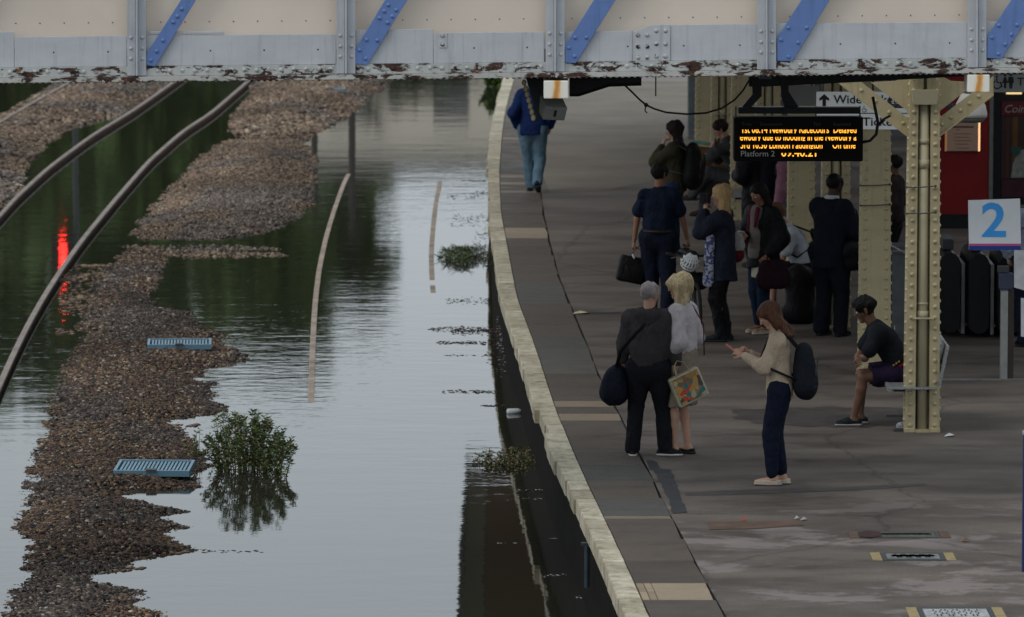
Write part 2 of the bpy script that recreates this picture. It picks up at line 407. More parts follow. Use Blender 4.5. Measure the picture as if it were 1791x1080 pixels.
def slab(name, mat, parent, c4, z0, z1, ch=0.008):
    "four plan corners (in order) with a chamfered top"
    c = [Vector((x, y, 0)) for x, y in c4]; m = (c[0] + c[1] + c[2] + c[3]) / 4
    inn = [p + (m - p).normalized() * ch * 1.4 for p in c]
    v = [(p.x, p.y, z0) for p in c] + [(p.x, p.y, z1 - ch) for p in c] + [(p.x, p.y, z1) for p in inn]
    f = [(3, 2, 1, 0), (8, 9, 10, 11)]
    for i in range(4):
        j = (i + 1) % 4
        f += [(i, j, 4 + j, 4 + i), (4 + i, 4 + j, 8 + j, 8 + i)]
    return mesh(name, v, f, mat, parent)
cope = tag(empty('platform_edge', (0, 0, 0)), kind='structure')
y = 40.0; k = 0
step_off = 0.0
while y < 128:
    Ln = 0.62 + rnd.uniform(-0.08, 0.1)
    if rnd.random() < 0.16: step_off = rnd.uniform(-0.03, 0.03)
    o0 = step_off + rnd.uniform(-0.008, 0.008)
    tan_here = 44.65 < y + Ln / 2 < 45.55
    yy1 = y + Ln - rnd.uniform(.010, .028)
    slab('coping_stone', M_cop, cope, [(edge(y) + o0, y), (edge(y) + COPW + 0.0, y), (edge(yy1) + COPW + 0.0, yy1), (edge(yy1) + o0, yy1)], -0.13, 0.012 + rnd.uniform(-0.003, 0.004), 0.014)
    y += Ln; k += 1
# paving strip between coping and crack, slab by slab
def slab_mat(name, c, var=0.25):
    m, nt, N, L, B = new_mat(name)
    n = tex(N, L, 2.6, 7, 0.7, (.7, 1, 1)); r = ramp(N, [(0.3, sc_(c, 1 - var)), (0.5, c), (0.7, sc_(c, 1 + var * 0.8))]); L.new(n.outputs['Fac'], r.inputs['Fac'])
    oi = N.new('ShaderNodeObjectInfo'); ro = ramp(N, [(0, (0.86, 0.85, 0.84)), (0.5, (1.0, 1, 1)), (1, (1.13, 1.09, 1.04))]); L.new(oi.outputs['Random'], ro.inputs['Fac'])
    f_ = tex(N, L, 55, 4, 0.7); rf = ramp(N, [(0.3, (0.85, 0.85, 0.85)), (0.7, (1.12, 1.12, 1.12))]); L.new(f_.outputs['Fac'], rf.inputs['Fac'])
    c1 = mixc(N, L, 1.0, r.outputs['Color'], ro.outputs['Color'], 'MULTIPLY')
    L.new(mixc(N, L, 1.0, c1, rf.outputs['Color'], 'MULTIPLY'), B.inputs['Base Color'])
    rr = N.new('ShaderNodeMapRange'); rr.inputs['From Min'].default_value = 0.35; rr.inputs['From Max'].default_value = 0.65; rr.inputs['To Min'].default_value = 0.4; rr.inputs['To Max'].default_value = 0.85; L.new(n.outputs['Fac'], rr.inputs['Value']); L.new(rr.outputs[0], B.inputs['Roughness'])
    b = N.new('ShaderNodeBump'); b.inputs['Strength'].default_value = 0.3; b.inputs['Distance'].default_value = 0.006; L.new(f_.outputs['Fac'], b.inputs['Height']); L.new(b.outputs[0], B.inputs['Normal'])
    B.inputs['Specular IOR Level'].default_value = 0.12
    MATS[name] = m; return m
M_sl1 = slab_mat('slab_grey_brown', (0.100, 0.083, 0.070)); M_sl2 = slab_mat('slab_grey', (0.094, 0.090, 0.082)); M_tan = slab_mat('slab_tan', (0.30, 0.24, 0.175), 0.12); M_tan2 = slab_mat('slab_worn_tan', (0.21, 0.17, 0.125), 0.15)
paving = tag(empty('edge_paving'), kind='structure')
def Yat(py): return G(1000, py)[1]
bands = [(Yat(1080), 40.0, None)]
tans = [(1022, 1036, M_tan), (1036, 1051, M_tan), (904, 909, M_tan2), (703, 713, M_tan2), (725, 737, M_tan2), (400, 409, M_tan), (409, 418, M_tan), (334, 338, M_tan2), (320, 324, M_tan2), (307, 312, M_tan2), (241, 245, M_tan2)]
segs = sorted([(Yat(b), Yat(a), m) for a, b, m in tans])
y = 40.0; rows = []
for a, b, m in segs + [(118.0, 118.0, None)]:
    if a > y + 0.02:
        n = max(1, round((a - y) / 1.15)); L_ = (a - y) / n; mm = M_sl1
        for i in range(n): rows.append((y + i * L_, y + (i + 1) * L_, rnd.choice([M_sl1, M_sl1, M_sl2])))
    if m: rows.append((a, b, m))
    y = max(y, b)
for a, b, m in rows:
    g_ = 0.006; x0a, x0b = edge(a) + COPW + 0.006, edge(b) + COPW + 0.006
    x1a, x1b = crack(a) - 0.035, crack(b) - 0.035
    z1 = 0.006 + rnd.uniform(-0.001, 0.003)
    if m is M_tan and a < 60:
        for t0, t1 in ((0, 0.11), (0.11, 0.22), (0.22, 1.0)):
            slab('paving_slab', m, paving, [(lerp(x0a, x1a, t0) + 0.003, a + g_), (lerp(x0a, x1a, t1) - 0.003, a + g_), (lerp(x0b, x1b, t1) - 0.003, b), (lerp(x0b, x1b, t0) + 0.003, b)], -0.1, z1, 0.004)
    else:
        slab('paving_slab', m, paving, [(x0a, a + g_), (x1a + rnd.uniform(-.015, .015), a + g_), (x1b + rnd.uniform(-.015, .015), b), (x0b, b)], -0.1, z1, 0.004)
# dark joint bed below the strip
v = []; f = []
for y in ys: v += [(edge(y) + 0.1, y, -0.02), (crack(y) + 0.0, y, -0.02)]
for i in range(len(ys) - 1): f.append((2 * i, 2 * i + 1, 2 * i + 3, 2 * i + 2))
tag(mesh('joint_bed', v, f, plain('joint_dirt', (0.025, 0.023, 0.02), 0.9, 0.3)), kind='structure')

# dark bitumen patches on the platform
def patch(name, pts, mat, z=0.004, rag=0.012, label=None):
    P = [Vector(G(x, y, 0)) for x, y in pts]; out = []
    for i, p in enumerate(P):
        q = P[(i + 1) % len(P)]; n_ = max(1, int((q - p).length / 0.12))
        for t in range(n_): w = p.lerp(q, t / n_); out.append((w.x + rnd.uniform(-rag, rag), w.y + rnd.uniform(-rag, rag) * 2, z))
    o = mesh(name, out, [tuple(range(len(out)))], mat); tag(o, kind='structure')
    me = o.data; bm = bmesh.new(); bm.from_mesh(me); bmesh.ops.triangulate(bm, faces=bm.faces[:])
    bm.faces.ensure_lookup_table(); bm.normal_update()
    if bm.faces[0].normal.z < 0: bmesh.ops.reverse_faces(bm, faces=bm.faces[:])
    bm.to_mesh(me); bm.free(); return o
M_bit = plain('bitumen', (0.040, 0.040, 0.043), 0.75, 0.25, 5, 0.3, 80)
patch('asphalt_patch', [(1131, 806), (1146, 806), (1153, 821), (1173, 821), (1184, 850), (1201, 897), (1178, 899), (1167, 868), (1157, 846), (1143, 822), (1135, 822)], M_bit)
patch('light_asphalt', [(962, 338), (1060, 333), (1120, 322), (1180, 303), (1400, 290), (1400, 143), (930, 143), (938, 240), (946, 300)], plain('asphalt_buff', (0.165, 0.142, 0.115), .8, .2, .8, .3, 40), 0.003, 0.006)
patch('asphalt_patch', [(1008, 547), (1100, 546), (1100, 549), (1009, 550)], M_bit, rag=0.006)
M_brown = plain('brown_patch', (0.115, 0.075, 0.055), 0.85, 0.25, 5, 0.3, 80)
patch('brown_patch', [(1238, 914), (1400, 911), (1408, 920), (1330, 926), (1241, 927)], M_brown)
patch('dark_band', [(1195, 862), (1330, 856), (1500, 852), (1620, 846), (1620, 850), (1500, 858), (1340, 864), (1200, 868)], plain('damp_band', (0.065, 0.056, 0.053), 0.6, 0.3, 3, 0.3, 60), 0.003)
patch('dark_band', [(1290, 716), (1500, 712), (1575, 716), (1575, 742), (1490, 748), (1330, 742), (1280, 732)], MATS['damp_band'], 0.003, 0.05)
# manhole covers
def manhole(x0, x1, y0, y1, label, cm, fm):
    a = Vector(G(x0, y1)); b = Vector(G(x1, y0)); r = empty('access_cover', ((a.x + b.x) / 2, (a.y + b.y) / 2, 0))
    w, d = abs(b.x - a.x) / 2, abs(b.y - a.y) / 2
    tag(r, label, 'manhole cover', 'access covers in the platform')
    fr = MB(); t = 0.035
    fr.box(-w, w, -d, -d + t * 2, -0.01, 0.008).box(-w, w, d - t * 2, d, -0.01, 0.008).box(-w, -w + t, -d + 2 * t, d - 2 * t, -0.01, 0.008).box(w - t, w, -d + 2 * t, d - 2 * t, -0.01, 0.008)
    fr.build('frame', M_dgrey, r)
    pl = MB(); pl.box(-w + t + .004, w - t - .004, -d + 2 * t + .004, d - 2 * t - .004, -0.01, 0.007); pl.build('plate', cm, r)
    st = MB()
    nx = 9; ny = 4
    for i in range(nx):
        for j in range(ny):
            cx = lerp(-w + 0.10, w - 0.10, i / (nx - 1)); cy = lerp(-d + 0.16, d - 0.16, j / (ny - 1)); s_ = 0.02 if (i + j) % 2 else 0.035
            st.box(cx - s_, cx + s_, cy - 0.04, cy + 0.04, 0.007, 0.011)
    tag(st.build('studs', cm, r), kind='stuff')
    for sx in (-1, 1):
        c = MB(); c.box(sx * (w + 0.045) - 0.04, sx * (w + 0.045) + 0.04, -d, d, -0.01, 0.007); c.build('corner_block', fm, r)
M_cov = plain('galvanised_cover', (0.20, 0.21, 0.205), 0.5, 0.45, 14); M_yel = plain('worn_yellow', (0.30, 0.235, 0.12), 0.8, 0.25, 10)
manhole(1545, 1648, 968, 981, 'grey studded access cover with pale end blocks in the damp platform', M_cov, M_yel)
manhole(1612, 1732, 1064, 1084, 'silver studded access cover with yellow ends at the bottom edge of the photo', plain('bright_cover', (0.36, 0.38, 0.38), 0.45, 0.4, 14), M_yel)
manhole(1505, 1640, 931, 942, 'dull worn access cover with a dark red stain beside it', plain('dull_cover', (0.12, 0.12, 0.09), 0.7, 0.4, 14), M_brown)
patch('red_stain', [(1504, 933), (1518, 931), (1540, 933), (1541, 940), (1520, 943), (1503, 941)], plain('dark_red_stain', (0.045, 0.02, 0.018), 0.6, 0.3, 5), 0.012, 0.01)
# litter
for i, (px, py, w_, c) in enumerate([(1405, 911, 0.03, (.28, .28, .27)), (1393, 909, 0.022, (.35, .35, .34)), (1660, 764, 0.05, (.5, .5, .5)), (1015, 549, 0.09, (.42, .38, .25)), (1300, 912, 0.025, (.4, .05, .04)), (1688, 948, 0.03, (.16, .07, .04))]):
    p = G(px, py); b = MB(); b.add([(-w_, -w_, .006), (w_, -w_ * .6, .02), (w_ * .8, w_, .01), (0, w_ * .2, .035), (-w_ * .7, w_ * .9, .008)], [(0, 1, 3), (1, 2, 3), (2, 4, 3), (4, 0, 3)])
    o = b.build('litter', plain('litter_%d' % i, c, 0.8)); o.location = p
    tag(o, ['right scrap of white litter beside the brown repair strip', 'left scrap of white litter beside the brown repair strip', 'white scrap lying to the right of the nearest column foot', 'small yellowish slab lying at the crack in the paving', 'red scrap on the brown repair strip', 'rusty fallen leaf on the damp pale asphalt'][i], 'litter')

# ------------------------------------------------------------------ rails
M_railtop = plain('rail_head', (0.21, 0.17, 0.145), 0.6, 0.3, 3, spec=.2)
M_drown = plain('drowned_rail', (0.30, 0.235, 0.185), 0.7, 0.35, 2.5)
M_railrust = plain('rail_rust', (0.085, 0.050, 0.040), 0.9, 0.35, 4, 0.3, 40, spec=.05)
def rail(pts, label, group, zt, clips=True, worn=True):
    "pts: px points listed with z of the rail head"
    P = [Vector(G(x, y, z)) for x, y, z in pts]; P.sort(key=lambda p: p.y)
    # resample
    n_ = int((P[-1].y - P[0].y) / 0.5); Q = []
    yy = np.array([p.y for p in P]); xx = np.array([p.x for p in P]); zz = np.array([p.z for p in P])
    for i in range(n_ + 1):
        Y = P[0].y + (P[-1].y - P[0].y) * i / n_
        X = sum(k * float(np.interp(Y + d, yy, xx)) for d, k in ((-2, 1), (-1, 2), (0, 3), (1, 2), (2, 1))) / 9 if P[0].y + 2 < Y < P[-1].y - 2 else float(np.interp(Y, yy, xx))
        Q.append(Vector((X, Y, float(np.interp(Y, yy, zz)) + (0 if worn else .020 * (n1(Y * .9, 4.0) - .55) + .012 * (n1(Y * 3.1, 8.0) - .5)))))
    root = empty('rail', (Q[0].x, Q[0].y, WZ)); off = Vector(root.location)
    tag(root, label, 'rail', group)
    prof_head = [(-.034, -.001), (-.030, .0), (.030, .0), (.034, -.001), (.036, -.012), (.034, -.035), (-.034, -.035), (-.036, -.012)]
    prof_web = [(-.010, -.035), (.010, -.035), (.012, -.125), (.068, -.150), (.068, -.159), (-.068, -.159), (-.068, -.150), (-.012, -.125)]
    for nm, pr, mt in (('rail_head', prof_head, M_railtop if worn else M_drown), ('rail_web', prof_web, M_railrust)):
        v = []; f = []; m_ = len(pr)
        for i, q in enumerate(Q):
            t = (Q[min(i + 1, n_)] - Q[max(i - 1, 0)]).normalized(); s_ = Vector((t.y, -t.x, 0))
            for a, b in pr: v.append(q - off + s_ * a + Vector((0, 0, b)))
        for i in range(n_):
            for k in range(m_): k2 = (k + 1) % m_; f.append((i * m_ + k, i * m_ + k2, (i + 1) * m_ + k2, (i + 1) * m_ + k))
        mesh(nm, v, f, mt, root)
    if clips:
        b = MB(); d = 0.0
        for i in range(1, n_):
            if i % 1 == 0:
                q = Q[i]; t = (Q[i + 1] - Q[i - 1]).normalized(); s_ = Vector((t.y, -t.x, 0))
                for sg in (-1, 1):
                    for jj in range(2):
                        c = q - off + s_ * sg * (0.085 + 0.03 * jj) + Vector((0, rnd.uniform(-.03, .03), -0.125))
                        b.ball(c, 0.022, 5, 3, (1.2, 1.6, 0.9))
        tag(b.build('rail_clips', M_railrust, root), kind='stuff')
    return root
g1 = 'rails of the far left track'; g2 = 'flooded rails beside the platform'
zr = WZ + 0.095
rail([(-140, 1000, zr), (-95, 900, zr), (-60, 800, zr), (-18, 712, zr), (0, 670, zr), (20, 626, zr), (44, 576, zr), (74, 522, zr), (110, 466, zr), (144, 418, zr), (201, 349, zr), (261, 280, zr), (322, 227, zr), (368, 198, zr), (432, 143, zr), (475, 100, zr), (520, 60, zr)], 'brown rail curving up between dark water and the stone bank', g1, zr)
rail([(-260, 600, zr), (-150, 500, zr), (-60, 425, zr), (0, 378, zr), (20, 352, zr), (84, 293, zr), (161, 236, zr), (234, 192, zr), (305, 142, zr), (360, 100, zr), (415, 60, zr)], 'brown rail on the left side of the dark flooded track', g1, zr)
rail([(-150, 300, zr + .03), (0, 213, zr + .03), (55, 180, zr + .03), (110, 150, zr + .03), (200, 100, zr + .03)], 'short stretch of rail in the top left corner', g1, zr)
w = WZ
rail([(535, 800, w - .09), (543, 725, w - .012), (544, 690, w + .010), (547, 600, w + .022), (551, 530, w + .024), (558, 470, w + .024), (571, 410, w + .024), (590, 350, w + .02), (606, 310, w + .014), (618, 290, w - .02), (640, 250, w - .09)], 'long pale rail just breaking the flood in the middle', g2, 0, False, False)
rail([(763, 560, w - .06), (758, 520, w - .004), (755, 480, w + .012), (754, 440, w + .016), (757, 400, w + .016), (762, 355, w + .014), (768, 325, w + .008), (772, 312, w - .006), (780, 280, w - .05)], 'short rust streaked rail just breaking the flood near the platform', g2, 0, False, False)

# ------------------------------------------------------------------ ballast banks
def rows_fn(rows):
    ry = np.array([r[0] for r in rows], float); rl = np.array([r[1] for r in rows], float); rr = np.array([r[2] for r in rows], float)
    return ry, rl, rr
BANKS = {
 'near': rows_fn([(438, 218, 262), (444, 216, 272), (452, 205, 288), (462, 195, 284), (475, 180, 272), (500, 172, 268), (520, 158, 250), (540, 150, 285), (550, 140, 330), (560, 140, 340), (575, 140, 350), (583, 148, 372), (589, 150, 405), (596, 150, 372), (604, 140, 378), (612, 130, 400), (623, 125, 432), (632, 122, 415), (642, 118, 388), (652, 113, 345), (662, 108, 335), (672, 102, 370), (690, 98, 372), (703, 93, 362), (713, 90, 386), (722, 88, 380), (735, 86, 298), (750, 85, 296), (765, 82, 318), (780, 72, 328), (800, 62, 350), (815, 58, 362), (828, 55, 340), (842, 52, 348), (853, 50, 346), (859, 50, 240), (866, 48, 188), (876, 46, 222), (886, 43, 262), (894, 42, 326), (902, 38, 285), (912, 34, 292), (922, 34, 318), (934, 36, 282), (948, 45, 302), (963, 50, 348), (972, 54, 275), (984, 56, 218), (996, 50, 205), (1008, 42, 160), (1020, 30, 172), (1034, 28, 232), (1050, 25, 248), (1060, 20, 215), (1072, 15, 285), (1082, 10, 262), (1110, 0, 240), (1160, -20, 230)]),
 'middle': rows_fn([(246, 400, 520), (258, 375, 532), (280, 348, 545), (300, 328, 546), (320, 308, 546), (340, 290, 542), (360, 270, 536), (380, 255, 515), (400, 240, 480), (412, 234, 440), (419, 250, 372)]),
 'far': rows_fn([(60, 560, 780), (100, 500, 720), (150, 442, 666), (170, 440, 642), (190, 422, 620), (205, 410, 600), (220, 405, 572), (233, 405, 548), (240, 440, 532), (247, 500, 535)]),
 'left': rows_fn([(60, 200, 400), (110, 140, 340), (150, 95, 292), (175, 50, 250), (200, 5, 212), (225, -40, 108), (250, -80, 76), (280, -120, 45), (300, -160, 30), (330, -190, 28), (350, -230, 8), (380, -260, -20)]),
 'shoal': rows_fn([(430, 228, 400), (433, 222, 440), (437, 250, 480), (441, 262, 340), (444, 290, 470), (448, 300, 500), (451, 330, 400)]),
}
LABELS = {'near': 'long bank of wet brown stones rising from the flood in front', 'middle': 'broad brown stone bank behind the narrow shoal', 'far': 'stone bank just under the bridge', 'left': 'stone bank between the rails in the top left corner', 'shoal': 'thin strip of stones barely above the water'}
palN = np.array([(.125, .082, .058), (.060, .048, .040), (.028, .027, .028), (.20, .130, .070), (.27, .215, .160), (.135, .075, .060), (.42, .36, .29), (.052, .040, .033)])
wN = np.array([.25, .2, .16, .12, .07, .13, .02, .05])
palF = np.array([(.22, .155, .115), (.14, .10, .080), (.29, .215, .15), (.20, .135, .115), (.070, .055, .046), (.36, .29, .22)]); wF = np.array([.28, .22, .16, .16, .12, .06])
ico_v = []; t_ = (1 + 5 ** .5) / 2
for a in (-1, 1):
    for b in (-t_, t_): ico_v += [(a, b, 0), (0, a, b), (b, 0, a)]
ico_v = np.array(ico_v) / math.sqrt(1 + t_ * t_)
bm_ = bmesh.new()
for p in ico_v: bm_.verts.new(p)
bmesh.ops.convex_hull(bm_, input=bm_.verts[:]); bm_.verts.index_update()
ico_v = np.array([w_.co[:] for w_ in bm_.verts]); ico_f = np.array([[w_.index for w_ in q.verts] for q in bm_.faces]); bm_.free()
oct_v = np.array([(1, 0, 0), (-1, 0, 0), (0, 1, 0), (0, -1, 0), (0, 0, 1), (0, 0, -1.)]); oct_f = np.array([(0, 2, 4), (2, 1, 4), (1, 3, 4), (3, 0, 4), (2, 0, 5), (1, 2, 5), (3, 1, 5), (0, 3, 5)])
M_stone = attr_mat('ballast_stone', 0.8, spec=0.12)
palN = palN * .84; palF = palF * np.array([.84, .84, .80])
M_bed = plain('ballast_bed', (0.05, 0.04, 0.034), 0.9, 0.4, 20, 0.8, 60)
def bank(key, dens, size, pal, wts, topz, shape):
    ry, rl, rr_ = BANKS[key]
    y0, y1 = ry[0], ry[-1]
    Yn, Yf = G(0, y1, WZ)[1], G(0, y0, WZ)[1]
    def LR(Y):
        # pixel row of the plane at Y
        py = np.interp(-Y, -YT, PT); 
        l = np.interp(py, ry, rl); r = np.interp(py, ry, rr_); s = FX(py)
        return (l - 895.5) / s, (r - 895.5) / s
    PT = np.linspace(y0, y1, 400); YT = np.array([G(0, p, WZ)[1] for p in PT])
    def FX(py): return (py + 500.0) / (CAM_H - WZ)
    area = 0; Yg = np.linspace(Yn, Yf, 600); l, r = LR(Yg); area = float(np.sum(r - l) * (Yf - Yn) / 600)
    n = int(area * dens)
    cdf = np.cumsum(np.maximum(r - l, 0.01)); cdf /= cdf[-1]
    Y = np.interp(nr.rand(n), cdf, Yg); l, r = LR(Y); u = nr.rand(n)
    ext = 0.10; X = l - ext + (r - l + 2 * ext) * u
    def height(X, Y):
        l, r = LR(Y); d = np.minimum(X - l, r - X)
        if key != 'near': d = np.minimum(d, (Y - Yn) * 0.22)
        d = np.minimum(d, (Yf - Y) * 0.22)
        d = d + (vnoise(np.stack([X * 3, Y * 3, X * 0 + 2], -1)) - 0.5) * 0.22 + (vnoise(np.stack([X * 9, Y * 7, X * 0 + 5], -1)) - 0.5) * 0.10
        h = np.clip(d / 0.8, -1.2, 1.0)
        return WZ - 0.010 + topz * np.where(h > 0, np.abs(h) ** .85, h * 1.3) + .012 * (vnoise(np.stack([X * 4, Y * 4, X * 0 + 1], -1)) - .5)
    Z = height(X, Y); keep = Z > WZ - 0.028
    X, Y, Z = X[keep], Y[keep], Z[keep]; n = len(X)
    bv, bf = shape
    S = size * (0.55 + 0.9 * nr.rand(n) ** 1.6)
    m = len(bv)
    J = bv[None] * (1 + (nr.rand(n, m, 1) - .5) * 0.9)
    J = J * S[:, None, None] * np.stack([1 + .5 * nr.rand(n), 0.8 + .4 * nr.rand(n), .5 + .35 * nr.rand(n)], -1)[:, None, :]
    # random rotation: about z, then a tilt
    a = nr.rand(n) * 6.283; ca, sa = np.cos(a), np.sin(a); ti = (nr.rand(n) - .5) * 1.0; ct, st = np.cos(ti), np.sin(ti)
    x, y, z = J[..., 0], J[..., 1], J[..., 2]
    x, z = x * ct[:, None] - z * st[:, None], x * st[:, None] + z * ct[:, None]
    x, y = x * ca[:, None] - y * sa[:, None], x * sa[:, None] + y * ca[:, None]
    Vv = np.stack([x + X[:, None], y + Y[:, None], z + (Z + S * 0.25)[:, None]], -1).reshape(-1, 3)
    Ff = (bf[None] + (np.arange(n) * m)[:, None, None]).reshape(-1, 3)
    # colours drift in patches along the bank
    drift = vnoise(np.stack([X * 0.8, Y * 0.35, X * 0 + 9], -1))
    ci = nr.choice(len(pal), n, p=wts / wts.sum()); C = pal[ci] * (0.75 + 0.5 * nr.rand(n, 1))
    d2 = np.clip((vnoise(np.stack([X * 1.3 + 20, Y * 0.5, X * 0 + 3], -1)) - .45) * 5, 0, 1)[:, None]
    grey = C.mean(1, keepdims=True) * np.array([.86, .88, .92])
    C = C * (1 - d2 * .45) + grey * d2 * .36
    C = C * (0.55 + 0.85 * drift[:, None])
    Cv = np.repeat(C, m, axis=0)
    root = tag(empty('ballast_bank', (0, 0, 0)), LABELS[key], 'ballast', kind='stuff')
    o = mesh_np('stones', Vv, Ff, M_stone, root, False, Cv); tag(o, kind='stuff')
    # bed under the stones
    YB = np.linspace(Yn, Yf, max(30, int((Yf - Yn) / 0.12))); NX = 44
    l, r = LR(YB); XB = np.stack([l - 0.5 + (r - l + 1.0) * i / NX for i in range(NX + 1)], -1); YY = np.repeat(YB[:, None], NX + 1, 1)
    ZB = height(XB, YY) - 0.012
    Vb = np.stack([XB, YY, ZB], -1).reshape(-1, 3); ii = np.arange(len(YB) - 1)[:, None] * (NX + 1) + np.arange(NX)[None]
    Fb = np.stack([ii, ii + 1, ii + NX + 2, ii + NX + 1], -1).reshape(-1, 4)
    mesh_np('bed', Vb, Fb, M_bed, root, True)
    return height, n
bank_h = {}
SHAPES = {'ico': (ico_v, ico_f), 'oct': (oct_v, oct_f)}
for key, dens, size, pal, wts, topz, shp in (('near', 2000, 0.0160, palN, wN, 0.085, 'ico'), ('middle', 800, 0.025, palF, wF, 0.12, 'oct'), ('far', 300, 0.042, palF, wF, 0.12, 'oct'), ('left', 280, 0.042, palF, wF, 0.14, 'oct'), ('shoal', 300, 0.03, palF, wF, 0.012, 'oct')):
    h_, n_ = bank(key, dens, size, pal, wts, topz, SHAPES[shp]); bank_h[key] = h_
    print('BANK', key, n_)

# half drowned stones left of the near bank and drifts of dead leaves against the platform
def scatter(name, label, cat, spots, mat, size, pal, kindshape='oct', z=WZ + 0.004, flat=0.35):
    bv, bf = SHAPES[kindshape]; VV = []; FF = []; CC = []; base = 0
    for (x0, x1, y0, y1, n) in spots:
        for i in range(n):
            u = rnd.random(); px = lerp(x0, x1, u); py = lerp(y0, y1, (rnd.random() + rnd.random()) / 2) 
            p = G(px, py, z); s = size * rnd.uniform(.4, 1.4); a = rnd.uniform(0, 6.28)
            q = bv * s * np.array([1.5, 1.0, flat]); ca, sa = math.cos(a), math.sin(a)
            q = np.stack([q[:, 0] * ca - q[:, 1] * sa + p[0], q[:, 0] * sa + q[:, 1] * ca + p[1], q[:, 2] + p[2]], -1)
            VV.append(q); FF.append(bf + base); base += len(q); c = np.array(pal[rnd.randrange(len(pal))]) * rnd.uniform(.7, 1.3); CC.append(np.repeat(c[None], len(q), 0))
    o = mesh_np(name, np.concatenate(VV), np.concatenate(FF), mat, None, False, np.concatenate(CC)); return tag(o, label, cat, kind='stuff')
scatter('scattered_stones', 'half drowned pale stones between the left rail and the near bank', 'stones', [(100, 200, 468, 500, 230), (105, 170, 495, 560, 200), (130, 190, 462, 468, 60), (95, 130, 575, 590, 25), (290, 350, 738, 752, 20), (285, 330, 965, 968, 14), (200, 250, 990, 1000, 20)], M_stone, 0.03, palF[:4])
scatter('scattered_debris', 'dark specks and leaf litter drifting along the platform wall', 'debris', [(750, 860, 570, 582, 190), (850, 900, 574, 584, 160), (765, 850, 596, 604, 160), (790, 890, 572, 588, 260), (855, 885, 585, 612, 120), (860, 900, 630, 660, 60), (780, 855, 518, 534, 90), (775, 870, 681, 690, 110), (850, 880, 600, 640, 50), (770, 860, 620, 624, 40), (840, 890, 708, 712, 60), (780, 850, 338, 350, 60), (790, 855, 372, 400, 110), (820, 860, 330, 345, 40), (810, 850, 315, 318, 50), (830, 862, 398, 430, 60), (550, 575, 340, 362, 40), (905, 960, 783, 800, 90), (1010, 1050, 1040, 1060, 15), (355, 460, 962, 968, 30), (900, 960, 855, 862, 40)], attr_mat('debris', 0.7), 0.015, [(.03, .022, .02), (.05, .03, .025), (.07, .04, .03), (.02, .02, .02)], z=WZ + 0.001, flat=0.2)
scatter('glint_flecks', 'tiny pale flecks painted as glints on the dark water under the platform edge', 'glint', [(905, 960, 856, 858, 12), (915, 975, 870, 874, 14), (950, 990, 1003, 1010, 14), (868, 905, 540, 660, 150), (880, 915, 575, 640, 90), (960, 985, 940, 945, 8), (870, 910, 948, 952, 10), (918, 960, 784, 790, 16), (1000, 1040, 1044, 1047, 12), (220, 500, 436, 438, 40), (370, 500, 446, 449, 30)], attr_mat('glint', 0.5), 0.012, [(.45, .46, .48)], z=WZ + 0.002, flat=0.2)  # pale coloured flecks imitate sparkles of light on the water

# ------------------------------------------------------------------ blue cross boards on the banks
M_bl = plain('blue_grp', (0.10, 0.20, 0.27), 0.45, 0.2, 6, spec=.5)
def grate(x0, x1, yb, depth_px, tilt, label):
    c = Vector(G((x0 + x1) / 2, yb, WZ + 0.105)); s = 9950 / c.y; w = (x1 - x0) / s / 2
    r = empty('blue_grating', c, R(rnd.uniform(-3, 3))); tag(r, label, 'grating', 'blue gratings on the stone banks')
    d = 0.29
    def T(x, y, z): return (x, y * math.cos(tilt) - z * math.sin(tilt), y * math.sin(tilt) + z * math.cos(tilt))
    fr = MB()
    for (a, b_, e, g_) in ((-w, w, -d, -d + .03), (-w, w, d - .03, d), (-w, -w + .03, -d + .03, d - .03), (w - .03, w, -d + .03, d - .03)): fr.box(a, b_, e, g_, -0.03, 0.03)
    fr.v = [T(*p) for p in fr.v]; fr.build('frame', M_bl, r)
    nb = 18
    b0 = None
    for i in range(nb):
        x = lerp(-w + .045, w - .045, (i + .5) / nb)
        if b0 is None:
            bb = MB(); bb.box(-0.011, 0.011, -d + .03, d - .03, -0.015, 0.02); bb.v = [T(*p) for p in bb.v]; b0 = bb.build('bar', M_bl, r); b0.location.x = x
        else:
            o = b0.copy(); col.objects.link(o); o.parent = r; o.location = (x, 0, 0)
    bt = MB(); bt.box(-w + .03, w - .03, -d + .03, d - .03, -0.028, -0.02); bt.v = [T(*p) for p in bt.v]; bt.build('pan', plain('grating_pan', (0.20, 0.21, 0.19), .6), r)  # pale grey-green fill behind the bars
    lc = MB(); lc.box(-0.05, 0.05, -d - .02, -d + .06, 0.02, 0.045); lc.v = [T(*p) for p in lc.v]; lc.build('latch', M_dgrey, r)
grate(203, 337, 819, 20, R(3.5), 'blue barred grating lying on the stones beside the green bush')
grate(258, 370, 602, 12, R(1.0), 'blue barred grating on the bank above the bush')
grate(540, 604, 157, 6, R(1.0), 'blue grating on the far bank just below the bridge')

